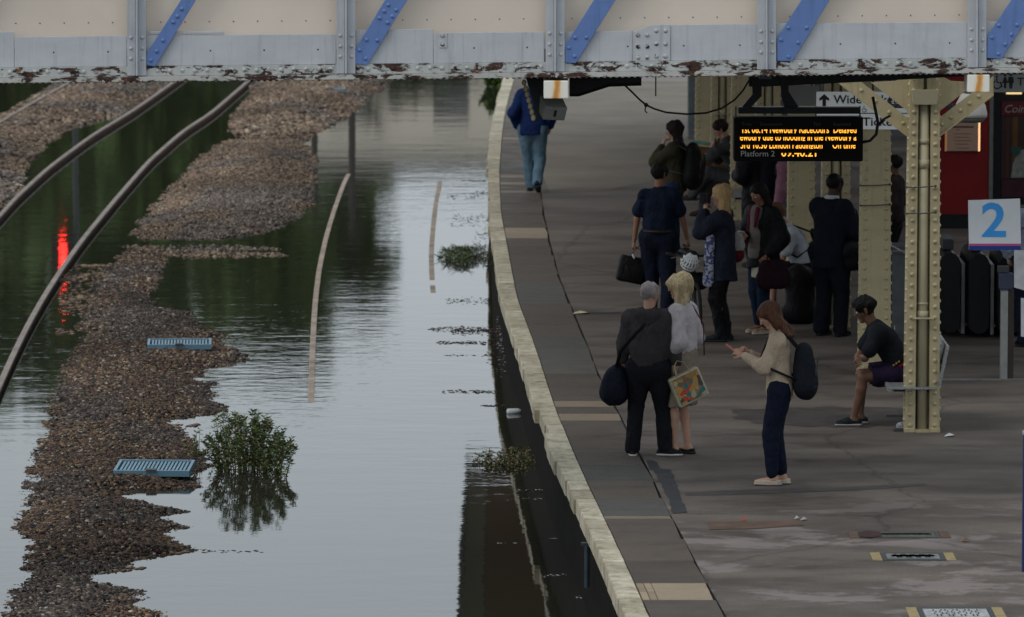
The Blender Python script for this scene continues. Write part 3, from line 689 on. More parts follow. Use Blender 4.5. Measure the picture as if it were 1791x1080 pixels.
# ------------------------------------------------------------------ plants
M_leaf = attr_mat('leaf', 0.55, spec=0.4)
M_stem = plain('stem', (0.09, 0.085, 0.03), 0.7)
def leaves(name, pts, dirs, L_, W_, pal, parent):
    n = len(pts); pts = np.array(pts); dirs = np.array(dirs, float); dirs /= np.linalg.norm(dirs, axis=1)[:, None] + 1e-9
    rr = nr.normal(size=(n, 3)); sd_ = np.cross(dirs, rr); sd_ /= np.linalg.norm(sd_, axis=1)[:, None] + 1e-9; nn_ = np.cross(sd_, dirs)
    L1 = (L_ * (0.6 + .7 * nr.rand(n)))[:, None]; W1 = (W_ * (0.7 + .5 * nr.rand(n)))[:, None]
    v = np.stack([pts, pts + dirs * L1 * .45 + sd_ * W1 + nn_ * L1 * .06, pts + dirs * L1 - nn_ * L1 * .18, pts + dirs * L1 * .45 - sd_ * W1 + nn_ * L1 * .06], 1)
    F_ = (np.arange(n)[:, None] * 4 + np.arange(4)[None]); c = np.array(pal)[nr.randint(0, len(pal), n)] * (.7 + .6 * nr.rand(n, 1))
    return tag(mesh_np(name, v.reshape(-1, 3), F_, M_leaf, parent, True, np.repeat(c, 4, 0)), kind='stuff')
def bush(base, H_, W_, stems, label, pal, leafL=0.07, leafW=0.011, nl=26, cat='bush', name='bush', lean=1.0, D_=None):
    r = empty(name, base); tag(r, label, cat)
    sm = MB(); P = []; D = []
    for i in range(stems):
        a = rnd.uniform(0, 6.28); q = rnd.random() ** .6; bx, by = math.cos(a) * W_ * .45 * q, math.sin(a) * (D_ or W_) * .45 * q
        tx, ty = bx * (1.35 + .5 * lean) + rnd.uniform(-.08, .08) * W_ * 1.2, by * 1.6 + rnd.uniform(-.05, .05)
        hh = H_ * (1.06 - .62 * q * q) * rnd.uniform(.72, 1.05); path = []
        for t in (0, .3, .6, .85, 1.0):
            path.append(Vector((lerp(bx, tx, t ** 1.5), lerp(by, ty, t ** 1.5), -.1 + (hh + .1) * (t if t < .85 else .85 + (t - .85) * .75))))
        sm.tube(path, [.005, .004, .0035, .002, .001], 4, False)
        for k in range(nl):
            t = rnd.uniform(.12, 1) ** .8; j = min(3, int(t * 4)); p = path[j].lerp(path[j + 1], t * 4 - j)
            P.append(p[:]); an = rnd.uniform(0, 6.28); D.append((math.cos(an), math.sin(an), rnd.uniform(-.1, .8)))
    tag(sm.build('stems', M_stem, r), kind='stuff')
    leaves('leaves', P, D, leafL, leafW, pal, r); return r
greens = [(.085, .135, .03), (.06, .095, .026), (.045, .075, .024), (.12, .17, .04), (.13, .08, .035), (.07, .11, .04)]
bush(G(432, 824, WZ), 0.66, 0.60, 95, 'leafy green bush standing in the flood beside the blue grating', greens, 0.058, 0.0085, 40, D_=0.5)
bush(G(392, 800, WZ), 0.52, 0.22, 16, 'thin yellow green shoots at the left side of the bush', [(.12, .15, .03), (.09, .12, .03), (.07, .1, .03)], 0.05, .009, 18, 'shoots', 'weed_clump')
bush(G(345, 800, WZ), 0.36, 0.12, 5, 'single yellowish weed at the edge of the stone bank', [(.14, .16, .04), (.09, .12, .03)], 0.05, .009, 16, 'weed', 'weed_clump')
bush(G(486, 835, WZ), 0.50, 0.20, 14, 'arching sprigs at the right side of the bush', greens[:3], 0.055, .008, 26, 'sprigs', 'weed_clump', lean=2)
bush(G(805, 452, WZ), 0.14, 0.42, 60, 'clump of grass poking from the water beside the short rail', [(.08, .12, .03), (.06, .095, .03), (.10, .12, .05)], 0.12, .006, 14, 'grass clump', 'grass_clump', D_=1.6)
bush(G(840, 448, WZ), 0.12, 0.3, 36, 'thin grass poking from the water against the platform wall', [(.10, .10, .06), (.06, .07, .03)], 0.10, .006, 10, 'grass clump', 'grass_clump', D_=1.6)
bush(G(892, 806, WZ), 0.075, 0.50, 110, 'low mat of olive weeds floating beside the platform wall', [(.11, .12, .035), (.08, .09, .03), (.12, .07, .04)], 0.04, .008, 14, 'weeds', 'weed_clump', D_=1.3)
bush(G(869, 152, WZ), 0.65, 0.35, 20, 'bright green shrub at the far end of the platform edge', [(.10, .16, .03), (.07, .12, .03)], 0.14, .05, 30, 'shrub', 'shrub')
# floating bottle
p = G(900, 720, WZ + .02); bt = empty('floating_bottle', p, R(20)); tag(bt, 'clear plastic bottle floating close to the platform wall', 'bottle')
b = MB(); b.tube([(-.09, 0, 0), (-.08, 0, 0), (.04, 0, 0), (.07, 0, 0), (.095, 0, 0)], [.01, .034, .034, .02, .013], 10); b.build('bottle_body', plain('clear_plastic', (.5, .52, .53), .25), bt, True)
b = MB(); b.tube([(.095, 0, 0), (.115, 0, 0)], .015, 8); b.build('cap', plain('bottle_cap', (.6, .6, .6), .5), bt)
# ------------------------------------------------------------------ footbridge: near girder
YG = 48.0
def yb(x): return 147.0 - 0.0100 * x
bridge = empty('footbridge', V(895, 140, YG)); tag(bridge, 'grey riveted truss footbridge with blue diagonals crossing above the flooded tracks', 'footbridge')
BO = Vector(bridge.location)
def plate(name, pts, y_off, th, mat, parent=None, thing_off=None):
    "outline in picture coordinates on the girder plane, given real thickness"
    off = BO if thing_off is None else thing_off
    P = [Vector(V(x, y, YG + y_off)) - off for x, y in pts]
    b = MB(); b.prism(P, (0, th, 0)); o = b.build(name, mat, bridge if parent is None else parent)
    bm = bmesh.new(); bm.from_mesh(o.data); bmesh.ops.recalc_face_normals(bm, faces=bm.faces[:])
    bmesh.ops.bevel(bm, geom=bm.edges[:], offset=0.0025, segments=1, affect='EDGES'); bm.to_mesh(o.data); bm.free(); return o
def vg(x, y, o): return Vector(V(x, y, YG + o)) - BO
# cream boards behind, one per bay
bays = [-500, -127, 239, 605, 971, 1341, 1709, 2080, 2450]
for a, b in zip(bays[:-1], bays[1:]):
    plate('board', [(a + 2, -170), (b - 2, -170), (b - 2, 70), (a + 2, 70)], 0.09, 0.02, M_cream)
sc = MB()
x = -480
while x < 2400:
    sc.dome(vg(x, 37.5 - 0.009 * (x - 900) - 4, 0.088), 0.006, (0, -1, 0), 6, 0.4); x += 42.3
tag(sc.build('board_screws', plain('screw_dark', (0.05, 0.04, 0.035), .7), bridge), kind='stuff')
M_beadtop = plain('board_trim', (0.26, 0.26, 0.27), .6, .2)
# lower web plates
def wb(x): return yb(x) - 28
segs_ = [(-500, -130, 60), (-110, 25, 57), (25, 222, 64), (256, 588, 61), (622, 758, 52), (758, 952, 57), (988, 1107, 55), (1172, 1325, 43), (1357, 1692, 40), (1725, 2060, 37), (2095, 2440, 34)]
for a, b, t in segs_:
    plate('web_plate', [(a + .4, t + 1), (b - .4, t - 1), (b - .4, wb(b) - .5), (a + .4, wb(a) - .5)], 0.0, 0.012, M_web)
plate('gusset_plate', [(1107, 56), (1138, 44), (1172, 43.5), (1172, wb(1172) - .5), (1107, wb(1107) - .5)], -0.014, 0.026, M_web)
plate('edge_strip', [(257, 55), (392, 55), (392, 60), (257, 60)], -0.006, 0.02, M_paint)
plate('cover_plate', [(768, 58), (782, 58), (782, 84), (768, 84)], -0.008, 0.008, M_web)
bh = MB()
for x in (94, 189, 368, 462, 556, 829, 922, 1098, 1196, 1294, 1470, 1566, 1661, 1770):
    y = 92 - (x - 94) * .0105
    bh.dome(vg(x, y, -0.001), 0.0075, (0, -1, 0), 7, 0.15)
tag(bh.build('bolt_holes', M_black, bridge), kind='stuff')
# bottom angle with rivets, bottom flange
plate('bottom_angle', [(-500, yb(-500) - 28), (2450, yb(2450) - 28), (2450, yb(2450) - 11), (-500, yb(-500) - 11)], -0.018, 0.03, M_angle)
b = MB(); pa = [vg(-500, yb(-500) - 11, 0), vg(2450, yb(2450) - 11, 0)]; h_ = 0.038
b.add([(pa[0].x, -0.10, pa[0].z), (pa[1].x, -0.10, pa[1].z), (pa[1].x, 0.12, pa[1].z), (pa[0].x, 0.12, pa[0].z), (pa[0].x, -0.10, pa[0].z - h_), (pa[1].x, -0.10, pa[1].z - h_), (pa[1].x, 0.12, pa[1].z - h_), (pa[0].x, 0.12, pa[0].z - h_)],
      [(3, 2, 1, 0), (4, 5, 6, 7), (0, 1, 5, 4), (1, 2, 6, 5), (2, 3, 7, 6), (3, 0, 4, 7)])
b.build('bottom_flange', M_flange, bridge)
rv = MB(); x = -480; post_x = [-492, -127, 239, 605, 971, 1341, 1709, 2077]
while x < 2430:
    if all(abs(x - p) > 22 for p in post_x): rv.dome(vg(x, yb(x) - 20 + rnd.uniform(-.6, .6), -0.018), 0.0205, (0, -1, 0), 8, 0.75)
    x += 21.6 + rnd.uniform(-.4, .4)
x = -480
while x < 2430:
    q = vg(x, yb(x) - 0, -0.0); rv.dome((q.x, -0.085, pa[0].z + (pa[1].z - pa[0].z) * (x + 500) / 2950 - h_), 0.016, (0, 0, -1), 6, 0.8); x += 10.6
for gx, gy in ((1116, 62), (1132, 62), (1148, 54), (1164, 54), (1116, 82), (1132, 82), (1148, 77), (1164, 77), (1116, 101), (1132, 101), (1148, 99), (1164, 99)): rv.dome(vg(gx, gy, -0.014), 0.020, (0, -1, 0), 8, 0.7)
for gx, gy in ((774, 63), (774, 78)): rv.dome(vg(gx, gy, -0.008), 0.019, (0, -1, 0), 8, 0.7)
tag(rv.build('rivets', M_angle, bridge, True), kind='stuff')
# posts
for x in post_x:
    t = -190; lo = yb(x) - 11.5; s_ = -0.045
    plate('post', [(x - 16.5, t), (x - 2.2, t), (x - 2.2, lo), (x - 16.5, lo)], s_, 0.05, M_paint)
    plate('post', [(x + 2.2, t), (x + 16.5, t), (x + 16.5, lo), (x + 2.2, lo)], s_, 0.05, M_paint)
    plate('post_fin', [(x - 1.8, t), (x + 1.8, t), (x + 1.8, lo), (x - 1.8, lo)], s_ - 0.05, 0.11, M_paint)
    b = MB()
    for dy in (35, 53, 72):
        for dx in (-10, 10): b.dome(vg(x + dx, yb(x) - 6.5 - dy, s_), 0.017, (0, -1, 0), 8, 0.7)
    tag(b.build('post_rivets', M_paint, bridge, True), kind='stuff')
# diagonals
dg = [((256, 114), (256, 95), (316.6, 0), (343, 0), (271, 117), [(264, 106), (274, 90), (285, 71), (303, 39), (310, 29), (318, 16)]),
      ((620, 112), (621, 88), (673.7, 0), (713, 0), (642, 114), [(629, 88), (640, 103), (641, 70), (660, 71), (664, 32), (678, 40), (672, 20), (686, 29), (679, 9), (693, 18)]),
      ((988.6, 110), (988.6, 80), (1039, 0), (1077, 0), (1007, 111), [(995, 84), (1005, 99), (1006, 66), (1026, 66)]),
      ((1359.5, 107), (1359.5, 67), (1402, 0), (1451.6, 0), (1386, 107), [(1379, 49), (1411, 49), (1366, 70), (1396, 75), (1379, 100)]),
      ((1726, 102), (1727, 63.6), (1769, 0), (1817, 0), (1752, 103), [(1747, 45), (1779, 44), (1735, 66), (1769, 61), (1758, 78), (1746, 95)])]
for a, b_, c, d, e, rs_ in dg:
    k1 = (c[0] - b_[0]) / (b_[1] - c[1]); k2 = (d[0] - e[0]) / (e[1] - d[1]); T = 185
    plate('diagonal', [a, b_, (c[0] + k1 * T, -T), (d[0] + k2 * T, -T), e], -0.034, 0.014, M_blue)
    b = MB()
    for x, y in rs_: b.dome(vg(x, y, -0.034), 0.019, (0, -1, 0), 8, 0.75)
    tag(b.build('diagonal_rivets', M_blue, bridge, True), kind='stuff')
for px0 in (-475, -110, 2095):
    plate('diagonal', [(px0, 104), (px0, 70), (px0 + 130, -185), (px0 + 175, -185), (px0 + 24, 105)], -0.034, 0.014, M_blue)
# top chord, deck, far girder
plate('top_chord', [(-500, -225), (2450, -250), (2450, -186), (-500, -186)], -0.09, 0.24, M_paint)
za = vg(0, 128, 0).z; x0, x1 = vg(-500, 0, 0).x, vg(2450, 0, 0).x
b = MB(); b.box(x0, x1, 0.13, 2.5, za - 0.02, za + 0.06); b.build('deck', M_dgrey, bridge)
b = MB(); b.box(x0, x1, 2.52, 2.56, za - 0.1, za + 1.75); b.build('far_girder', M_paint, bridge)
b = MB()
for i in range(0, 8): 
    X = vg(post_x[i], 0, 0).x; b.box(X - 0.05, X + 0.05, 0.125, 2.5, za - 0.06, za - 0.022)
tag(b.build('cross_beams', M_dgrey, bridge), kind='stuff')
# white painted beam ends under the flange with rust runs
def rust_white():
    m, nt, N, L, B = new_mat('white_rust_run')
    t = N.new('ShaderNodeTexCoord'); sx = N.new('ShaderNodeSeparateXYZ'); L.new(t.outputs['Object'], sx.inputs[0])
    n = tex(N, L, 9, 5, .6, (1, 1, .3)); a = N.new('ShaderNodeMath'); a.operation = 'ADD'; L.new(sx.outputs['X'], a.inputs[0])
    mm = N.new('ShaderNodeMath'); mm.operation = 'MULTIPLY_ADD'; mm.inputs[1].default_value = 0.10; mm.inputs[2].default_value = -0.055; L.new(n.outputs['Fac'], mm.inputs[0]); L.new(mm.outputs[0], a.inputs[1])
    ab = N.new('ShaderNodeMath'); ab.operation = 'ABSOLUTE'; L.new(a.outputs[0], ab.inputs[0])
    r = ramp(N, [(0.0, (.55, .22, .06)), (0.017, (.70, .36, .10)), (0.03, (.80, .68, .48)), (0.05, (.80, .77, .70))]); L.new(ab.outputs[0], r.inputs['Fac'])
    L.new(r.outputs['Color'], B.inputs['Base Color']); B.inputs['Roughness'].default_value = .6; return m
M_wr = rust_white()
for (x0_, x1_, y0_, y1_) in ((951, 994, 141.5, 173), (1692, 1731, 131, 162)):
    c = vg((x0_ + x1_) / 2, (y0_ + y1_) / 2, -0.1); hw = (x1_ - x0_) / 207 / 2; hh = (y1_ - y0_) / 207 / 2
    b = MB(); b.box(-hw, hw, 0, 0.35, -hh, hh, 0.008); o = b.build('beam_end', M_wr, bridge); o.location = c

# speaker and dark brackets under the bridge
sp = empty('platform_speaker', V(965, 186, 48.4)); tag(sp, 'grey tilted box housing with black bracket hung under the bridge above the walking man', 'loudspeaker')
b = MB(); b.box(-0.10, 0.10, -0.12, 0.14, -0.07, 0.06, 0.01); o = b.build('housing', plain('speaker_grey', (0.17, 0.17, 0.16), .6, .15), sp); o.rotation_euler = (R(28), R(4), R(18))
b = MB(); b.box(-0.01, 0.01, -0.122, -0.118, -0.03, 0.03); o = b.build('slot', M_black, sp); o.rotation_euler = (R(28), R(4), R(18)); o.location = (0.0, -0.005, 0)
b = MB(); b.prism([(-0.22, 0, 0.24), (-0.03, 0, 0.24), (-0.04, 0, -0.08), (-0.13, 0, -0.12), (-0.155, 0, 0.02)], (0, .10, 0)); b.build('bracket', M_black, sp)
b = MB()
for i in range(7): b.ball((-0.235 + .013 * i, 0.0, 0.20 - .05 * i), .022, 6, 4, (1, 1, 1.3))
b.build('chain', M_colm, sp)
wd = empty('bridge_bracket', V(1058, 150, 48.7)); tag(wd, 'black wedge shaped bracket sticking out right of the white beam end', 'bracket')
P = [Vector(V(x, y, 48.7)) - wd.location for x, y in ((996, 138), (1122, 132), (1122, 148), (1065, 150), (1012, 167), (996, 167))]
b = MB(); b.prism(P, (0, .16, 0)); b.build('web', M_black, wd)
b = MB(); q = P; b.tube([q[5] + Vector((0, -.01, 0)), q[4] + Vector((0, -.01, 0)), q[3] + Vector((0, -.01, 0)), q[2] + Vector((0, -.01, 0))], .012, 6); b.build('edge_bar', M_black, wd)
cb = MB(); pth = [V(x, y, 48.9) for x, y in ((1090, 147), (1103, 159), (1118, 174), (1130, 184), (1145, 191), (1165, 197), (1200, 200), (1235, 198), (1262, 190), (1285, 175), (1300, 158), (1312, 138))]
o0 = Vector(pth[3]); cb.tube([Vector(p) - o0 for p in pth], 0.009, 6); cab = cb.build('hanging_cable', M_black); cab.location = o0
cl = MB(); cl.ball((0, 0, 0), .02, 6, 4); cl.tube([(0, 0, 0), (-.01, 0, -.05), (.01, 0, -.07)], .006, 5); cl.build('cable_clip', M_black, cab)
tag(cab, 'black cable sagging below the bridge from the dark bracket to the display arm', 'cable')
b = MB(); o0 = Vector(V(1147, 134, 48.6)); b.tube([(0, 0, 0), (0, 0, -.17)], .006, 5); o = b.build('hanging_wire', M_black); o.location = o0; tag(o, 'short straight wire end hanging under the bridge left of the display', 'cable')

# ------------------------------------------------------------------ lettering helper
def text_mesh(name, body, size, mat, parent, loc, rot=(math.pi / 2, 0, 0), th=0.002, width=None, align='LEFT', cut=None, bold=0.0, shear=0.0, sx=1.0):
    cu = bpy.data.curves.new(name, 'FONT'); cu.body = body; cu.size = size; cu.extrude = th; cu.align_x = align; cu.offset = bold; cu.shear = shear; cu.resolution_u = 3
    tmp = bpy.data.objects.new('tmp', cu); col.objects.link(tmp)
    dg_ = bpy.context.evaluated_depsgraph_get(); dg_.update()
    me = bpy.data.meshes.new_from_object(tmp.evaluated_get(dg_)); bpy.data.objects.remove(tmp); bpy.data.curves.remove(cu)
    xs = [v_.co.x for v_ in me.vertices]
    if width and xs:
        k = width / (max(xs) - min(xs))
        for v_ in me.vertices: v_.co.x *= k
    elif sx != 1:
        for v_ in me.vertices: v_.co.x *= sx
    if cut is not None:
        bm = bmesh.new(); bm.from_mesh(me)
        bmesh.ops.bisect_plane(bm, geom=bm.verts[:] + bm.edges[:] + bm.faces[:], plane_co=(0, cut, 0), plane_no=(0, 1, 0), clear_outer=True); bmesh.ops.bisect_plane(bm, geom=bm.verts[:] + bm.edges[:] + bm.faces[:], plane_co=(0, -.035 * size, 0), plane_no=(0, -1, 0), clear_outer=True); bm.to_mesh(me); bm.free()
    me.materials.clear(); me.materials.append(mat)
    o = bpy.data.objects.new(name, me); col.objects.link(o); o.parent = parent; o.location = loc; o.rotation_euler = rot; return o

# ------------------------------------------------------------------ departure display
YD = 50.6; K = 9950 / YD
dp = empty('departure_display', V(1395.5, 243, YD)); tag(dp, 'black hanging departure display with amber lettering for Platform 2', 'display')
def D(x, y, o=0.0): return Vector(V(x, y, YD)) - Vector(dp.location) + Vector((0, o, 0))
a, c = D(1283, 204), D(1508, 281)
b = MB(); b.box(a.x, c.x, -0.12, 0.12, c.z, a.z, 0.012); b.build('case', plain('display_black', (0.008, 0.008, 0.009), .6, .2, spec=.05), dp)
a1, c1_ = D(1291, 216), D(1501, 275)
b = MB(); b.box(a1.x, c1_.x, -0.1235, -0.119, c1_.z, a1.z); b.build('screen', plain('display_screen', (0.005, 0.004, 0.004), .4, .1, spec=.05), dp)
M_led = emit('amber_led', (1.0, 0.42, 0.03), 1.7); M_dim = plain('dim_print', (0.06, 0.06, 0.06), .7, .1); M_glow = emit('amber_glow', (0.30, 0.07, 0.02), 0.22)
def led(txt, x0, x1, ytop, ybot, **kw):
    p0, p1 = D(x0, ybot), D(x1, ytop); H_ = (p1.z - p0.z)
    sz = H_ / 0.30       # only the lower part of each character is lit
    return text_mesh('led_text', txt, sz, M_led, dp, (p0.x, -0.1265, p0.z), th=0.0012, width=p1.x - p0.x, cut=0.30 * sz, bold=0.012 * sz)
led('1st 08:14 Newbury Racecours  Delayed', 1295, 1494, 225.3, 231)
led('ewbury due to flooding in the Newbury a', 1293, 1496, 238.3, 244)
led('3rd 10:30 London Paddington     On time', 1294, 1494, 252.3, 258)
led('09:40:21', 1365, 1426, 266.3, 272)
p_ = D(1294, 272); text_mesh('platform_text', 'Platform 2', 0.072, plain('print_grey', (0.42, 0.42, 0.42), .6, .05), dp, (p_.x, -0.1265, p_.z), width=D(1354, 0).x - p_.x)
for s_, x_ in (('Time', 1296), ('Destination', 1328), ('Plat', 1422), ('Expected', 1456)):
    p_ = D(x_, 219); text_mesh('heading_text', s_, 0.042, M_dim, dp, (p_.x, -0.1265, p_.z + 0.004))
# case carrier and hanger arms
a, c = D(1291, 187), D(1503, 198.5)
b = MB(); b.box(a.x, c.x, -0.06, 0.06, c.z, a.z, 0.006); b.build('top_bar', M_black, dp)
b = MB()
for x in (1287, 1427, 1504):
    q0, q1 = D(x, 186), D(x, 205); b.box(q0.x - .006, q0.x + .006, -.02, .02, q1.z, q0.z)
b.build('side_straps', M_dgrey, dp)
for pts in (((1315, 134), (1332, 134), (1332, 168), (1312, 189), (1296, 189), (1316, 165)), ((1365, 134), (1379, 134), (1379, 160), (1398, 189), (1372, 189), (1366, 168))):
    b = MB(); b.prism([D(x, y, -0.03) for x, y in pts], (0, .06, 0)); b.build('hanger_arm', M_black, dp)
b = MB(); b.prism([D(x, y, .0) for x, y in ((1310, 132), (1720, 124), (1720, 132), (1520, 143), (1340, 152), (1310, 152))], (0, .08, 0)); b.build('carrier_beam', M_black, dp)
b = MB(); b.tube([D(1508, 250, .04), D(1522, 247, .04), D(1533, 236, .04), D(1536, 215, .04), D(1531, 190, .04), D(1527, 170, .04)], .014, 8); b.tube([D(1533, 225, .04), D(1545, 210, .04), D(1558, 203, .04)], .011, 8); b.build('cable_loop', M_black, dp, True)

# ------------------------------------------------------------------ cream riveted columns
def make_column(kind):
    r = empty('iron_column'); Hc = 4.0
    def w_at(z): return 0.165 - 0.028 * min(1, z / 3.3)
    def strip(b, xa, xb, ya, y_b, za, z_b, inner=False):
        "a strip that follows the taper; xa/xb are fractions of the half width"
        n = 2
        for s in range(1):
            v = []
            for z in (za, z_b):
                for y in (ya, y_b):
                    for x in (xa, xb): v.append((x * w_at(z), y, z))
            b.add(v, [(0, 2, 3, 1), (4, 5, 7, 6), (0, 1, 5, 4), (1, 3, 7, 5), (3, 2, 6, 7), (2, 0, 4, 6)])
    b = MB()
    if kind == 'pipe':
        strip(b, -1, -0.42, -0.15, -0.13, 0, Hc); strip(b, 0.42, 1, -0.15, -0.13, 0, Hc)
        strip(b, -0.46, -0.40, -0.13, 0.0, 0, Hc); strip(b, 0.40, 0.46, -0.13, 0.0, 0, Hc)
        strip(b, -0.40, 0.40, -0.02, 0.0, 0, Hc)
        strip(b, -1.0, -0.93, -0.13, 0.13, 0, Hc); strip(b, 0.93, 1.0, -0.13, 0.13, 0, Hc)
        strip(b, -1, 1, 0.13, 0.15, 0, Hc)
    else:
        strip(b, -1, 1, -0.15, -0.13, 0, Hc); strip(b, -1.0, -0.93, -0.13, 0.13, 0, Hc); strip(b, 0.93, 1.0, -0.13, 0.13, 0, Hc); strip(b, -1, 1, 0.13, 0.15, 0, Hc)
    b.build('shaft', M_colm, r)
    rv = MB(); z = 0.07
    while z < 3.95:
        for sg in (-1, 1):
            rv.dome((sg * 0.72 * w_at(z), -0.15, z), 0.023, (0, -1, 0), 7, .75)
            rv.dome((sg * 1.0 * w_at(z), -0.09, z + .05), 0.024, (sg, 0, 0), 7, .85)
        z += 0.103
    tag(rv.build('rivets', M_colm, r, True), kind='stuff')
    if kind == 'pipe':
        b = MB(); b.tube([(0, -.085, 0.03), (0, -.085, 3.2)], .047, 14); b.tube([(0, -.085, 1.09), (0, -.085, 1.16)], .058, 14); b.tube([(0, -.085, 1.22), (0, -.085, 1.24)], .056, 14); b.tube([(0, -.085, 2.52), (0, -.085, 2.60)], .056, 14); b.tube([(0, -.085, 2.75), (0, -.085, 2.80)], .054, 14)
        b.build('downpipe', M_pipe, r, True)
        b = MB(); b.box(-.10, .10, -.20, -.15, 1.09, 1.10); b.build('pipe_strap', M_pipe, r)
        b = MB(); b.add([(-.11, -.21, 3.13), (.11, -.21, 3.13), (.11, -.13, 3.13), (-.11, -.13, 3.13), (-.128, -.24, 3.27), (.128, -.24, 3.27), (.128, -.13, 3.27), (-.128, -.13, 3.27)], [(3, 2, 1, 0), (4, 5, 6, 7), (0, 1, 5, 4), (1, 2, 6, 5), (2, 3, 7, 6), (3, 0, 4, 7)]); b.build('hopper', M_pipe, r)
        b = MB(); b.tube([(-.055, -.17, 3.27), (-.055, -.17, 3.9)], .045, 12); b.tube([(.06, -.17, 3.27), (.06, -.17, 3.9)], .045, 12); b.build('upper_pipes', M_pipe, r, True)
    ft = MB(); 
    for sg in (-1, 1):
        ft.box(sg * .12 - .05, sg * .12 + .05, -.165, -.151, 0, .045, .006)
    ft.box(-.172, .172, -.149, .16, 0, .03); ft.build('foot', M_colm, r)
    for sg in ((-1, 1) if kind == 'pipe' else ()):
        b = MB(); w2 = w_at(3.0)
        bl = .80 if sg < 0 else .52
        b.prism([(sg * w2, -.02, 2.80), (sg * (w2 + bl), -.02, 2.80 + bl * .775), (sg * (w2 + bl), -.02, 2.98 + bl * .775), (sg * w2, -.02, 2.98)], (0, .04, 0))
        b.prism([(sg * w2, -.013, 3.045), (sg * (w2 + .36), -.013, 3.325), (sg * (w2 + .12), -.013, 3.34), (sg * w2, -.013, 3.4)], (0, .026, 0))
        # angle lip along the lower edge
        b.prism([(sg * w2, -.05, 2.80), (sg * (w2 + bl), -.05, 2.80 + bl * .775), (sg * (w2 + bl), -.05, 2.82 + bl * .775), (sg * w2, -.05, 2.82)], (0, .029, 0))
        o = b.build('bracket', M_colm, r)
        bm = bmesh.new(); bm.from_mesh(o.data); bmesh.ops.recalc_face_normals(bm, faces=bm.faces[:]); bm.to_mesh(o.data); bm.free()
        rb = MB()
        for i in range(6):
            t = (i + .4) / 6; rb.dome((sg * (w2 + bl * t), -.021, 2.90 + bl * .775 * t), .022, (0, -1, 0), 7, .7)
        tag(rb.build('bracket_rivets', M_colm, o, True), kind='stuff')
    return r
def copy_tree(o, parent=None):
    c = o.copy(); col.objects.link(c); c.parent = parent
    for ch in o.children: copy_tree(ch, c)
    return c
protos = {}
cols = [(1613, 757, 'pipe', 'nearest cream riveted column with a downpipe, in front of the seated boy'), (1530, 655, 'flat', 'flat faced cream riveted column rising behind the seated boy'), (1461, 574, 'pipe', 'cream riveted column with its foot visible right behind the suited man'), (1401, 506, 'flat', 'cream riveted column just left of the suited man above the white shirt'),
        (1343, 446, 'pipe', 'cream column seen above the left half of the display'), (1299, 386, 'flat', 'cream column at the left edge of the display'), (1263, 333, 'pipe', 'second column from the left of the row'), (1235, 290, 'flat', 'leftmost and farthest cream column of the row')]
for px, py, kd, lb in cols:
    loc = G(px, py)
    if kd not in protos: protos[kd] = o = make_column(kd)
    else: o = copy_tree(protos[kd])
    o.location = (loc[0], loc[1] + .15, 0); tag(o, lb, 'column', 'cream riveted columns along the platform')
# wires tied round the two nearest columns
def band(px0, px1, py, Y, lab, mat=M_dgrey):
    a = Vector(V(px0, py, Y)); c = Vector(V(px1, py - 2, Y)); r = MB(); r.tube([a - a, (c - a) * .5 + Vector((0, -.005, -.004)), c - a], .006, 5); r.ball(c - a, .014, 5, 4); r.ball((0, 0, 0), .012, 5, 4)
    o = r.build('tie_wire', mat); o.location = a; tag(o, lab, 'wire')
Y1 = G(1613, 757)[1] - .03; Y2 = G(1530, 655)[1] - .03
band(1586, 1636, 328, Y1, 'upper wire tied round the nearest column'); band(1586, 1636, 374, Y1, 'lower wire tied round the nearest column')
band(1505, 1556, 325, Y2, 'upper wire tied round the flat column behind the seated boy'); band(1505, 1556, 360, Y2, 'lower wire tied round the flat column behind the seated boy')
# litter bag at the foot of the nearest column
b = MB(); b.ball((0, 0, .035), .05, 8, 5, (1, .8, .8)); b.ball((.05, .02, .03), .035, 8, 5); o = b.build('crumpled_wrapper', plain('wrapper', (.30, .31, .34), .5, .6, 30)); o.location = G(1576, 752); tag(o, 'crumpled grey wrapper at the left of the nearest column foot', 'litter')
# horizontal conduit tray beside the nearest column
b = MB(); o0 = Vector(V(1522, 186, 54.4)); e_ = Vector(V(1672, 184, 54.4)) - o0; b.box(0, e_.x, 0, .05, -.02, .02)
for i in range(16): b.dome((.03 + i * (e_.x - .06) / 15, 0, 0), .013, (0, -1, 0), 6, .8)
tr = b.build('cable_tray', plain('tray_dark', (.035, .04, .05), .5, .3, 20)); tr.location = o0; tag(tr, 'dark cable tray crossing the top of the nearest column', 'cable tray')
b = MB(); 
for x in (1527, 1557): q = Vector(V(x, 150, 54.4)) - o0; b.tube([(q.x, .02, .0), (q.x, .02, q.z + .1)], .011, 6)
b.build('hanging_rods', M_black, tr)

# ------------------------------------------------------------------ canopy over the platform
cn_ = empty('platform_canopy', (edge(56), 56.0, 4.0)); tag(cn_, 'dark brown canopy above the platform, seen mirrored in the flood', 'canopy')
v = []; f = []; cy = np.arange(55.5, 95.6, 1.5); CO = Vector(cn_.location)
for y in cy:
    e = edge(y) - 0.06
    v += [(e - CO.x, y - CO.y, 0.0), (6.4 - CO.x, y - CO.y, 0.4), (6.4 - CO.x, y - CO.y, 0.6), (e - CO.x, y - CO.y, 0.1)]
n = len(cy)
for i in range(n - 1):
    a, b_ = 4 * i, 4 * i + 4; f += [(a, a + 1, b_ + 1, b_), (a + 2, a + 3, b_ + 3, b_ + 2), (a + 1, a + 2, b_ + 2, b_ + 1), (a + 3, a, b_, b_ + 3)]
f += [(3, 2, 1, 0), (4 * n - 4, 4 * n - 3, 4 * n - 2, 4 * n - 1)]
mesh('roof', v, f, plain('canopy_brown', (0.36, 0.21, 0.14), .8, .15, 1.0), cn_)
v = []; f = []
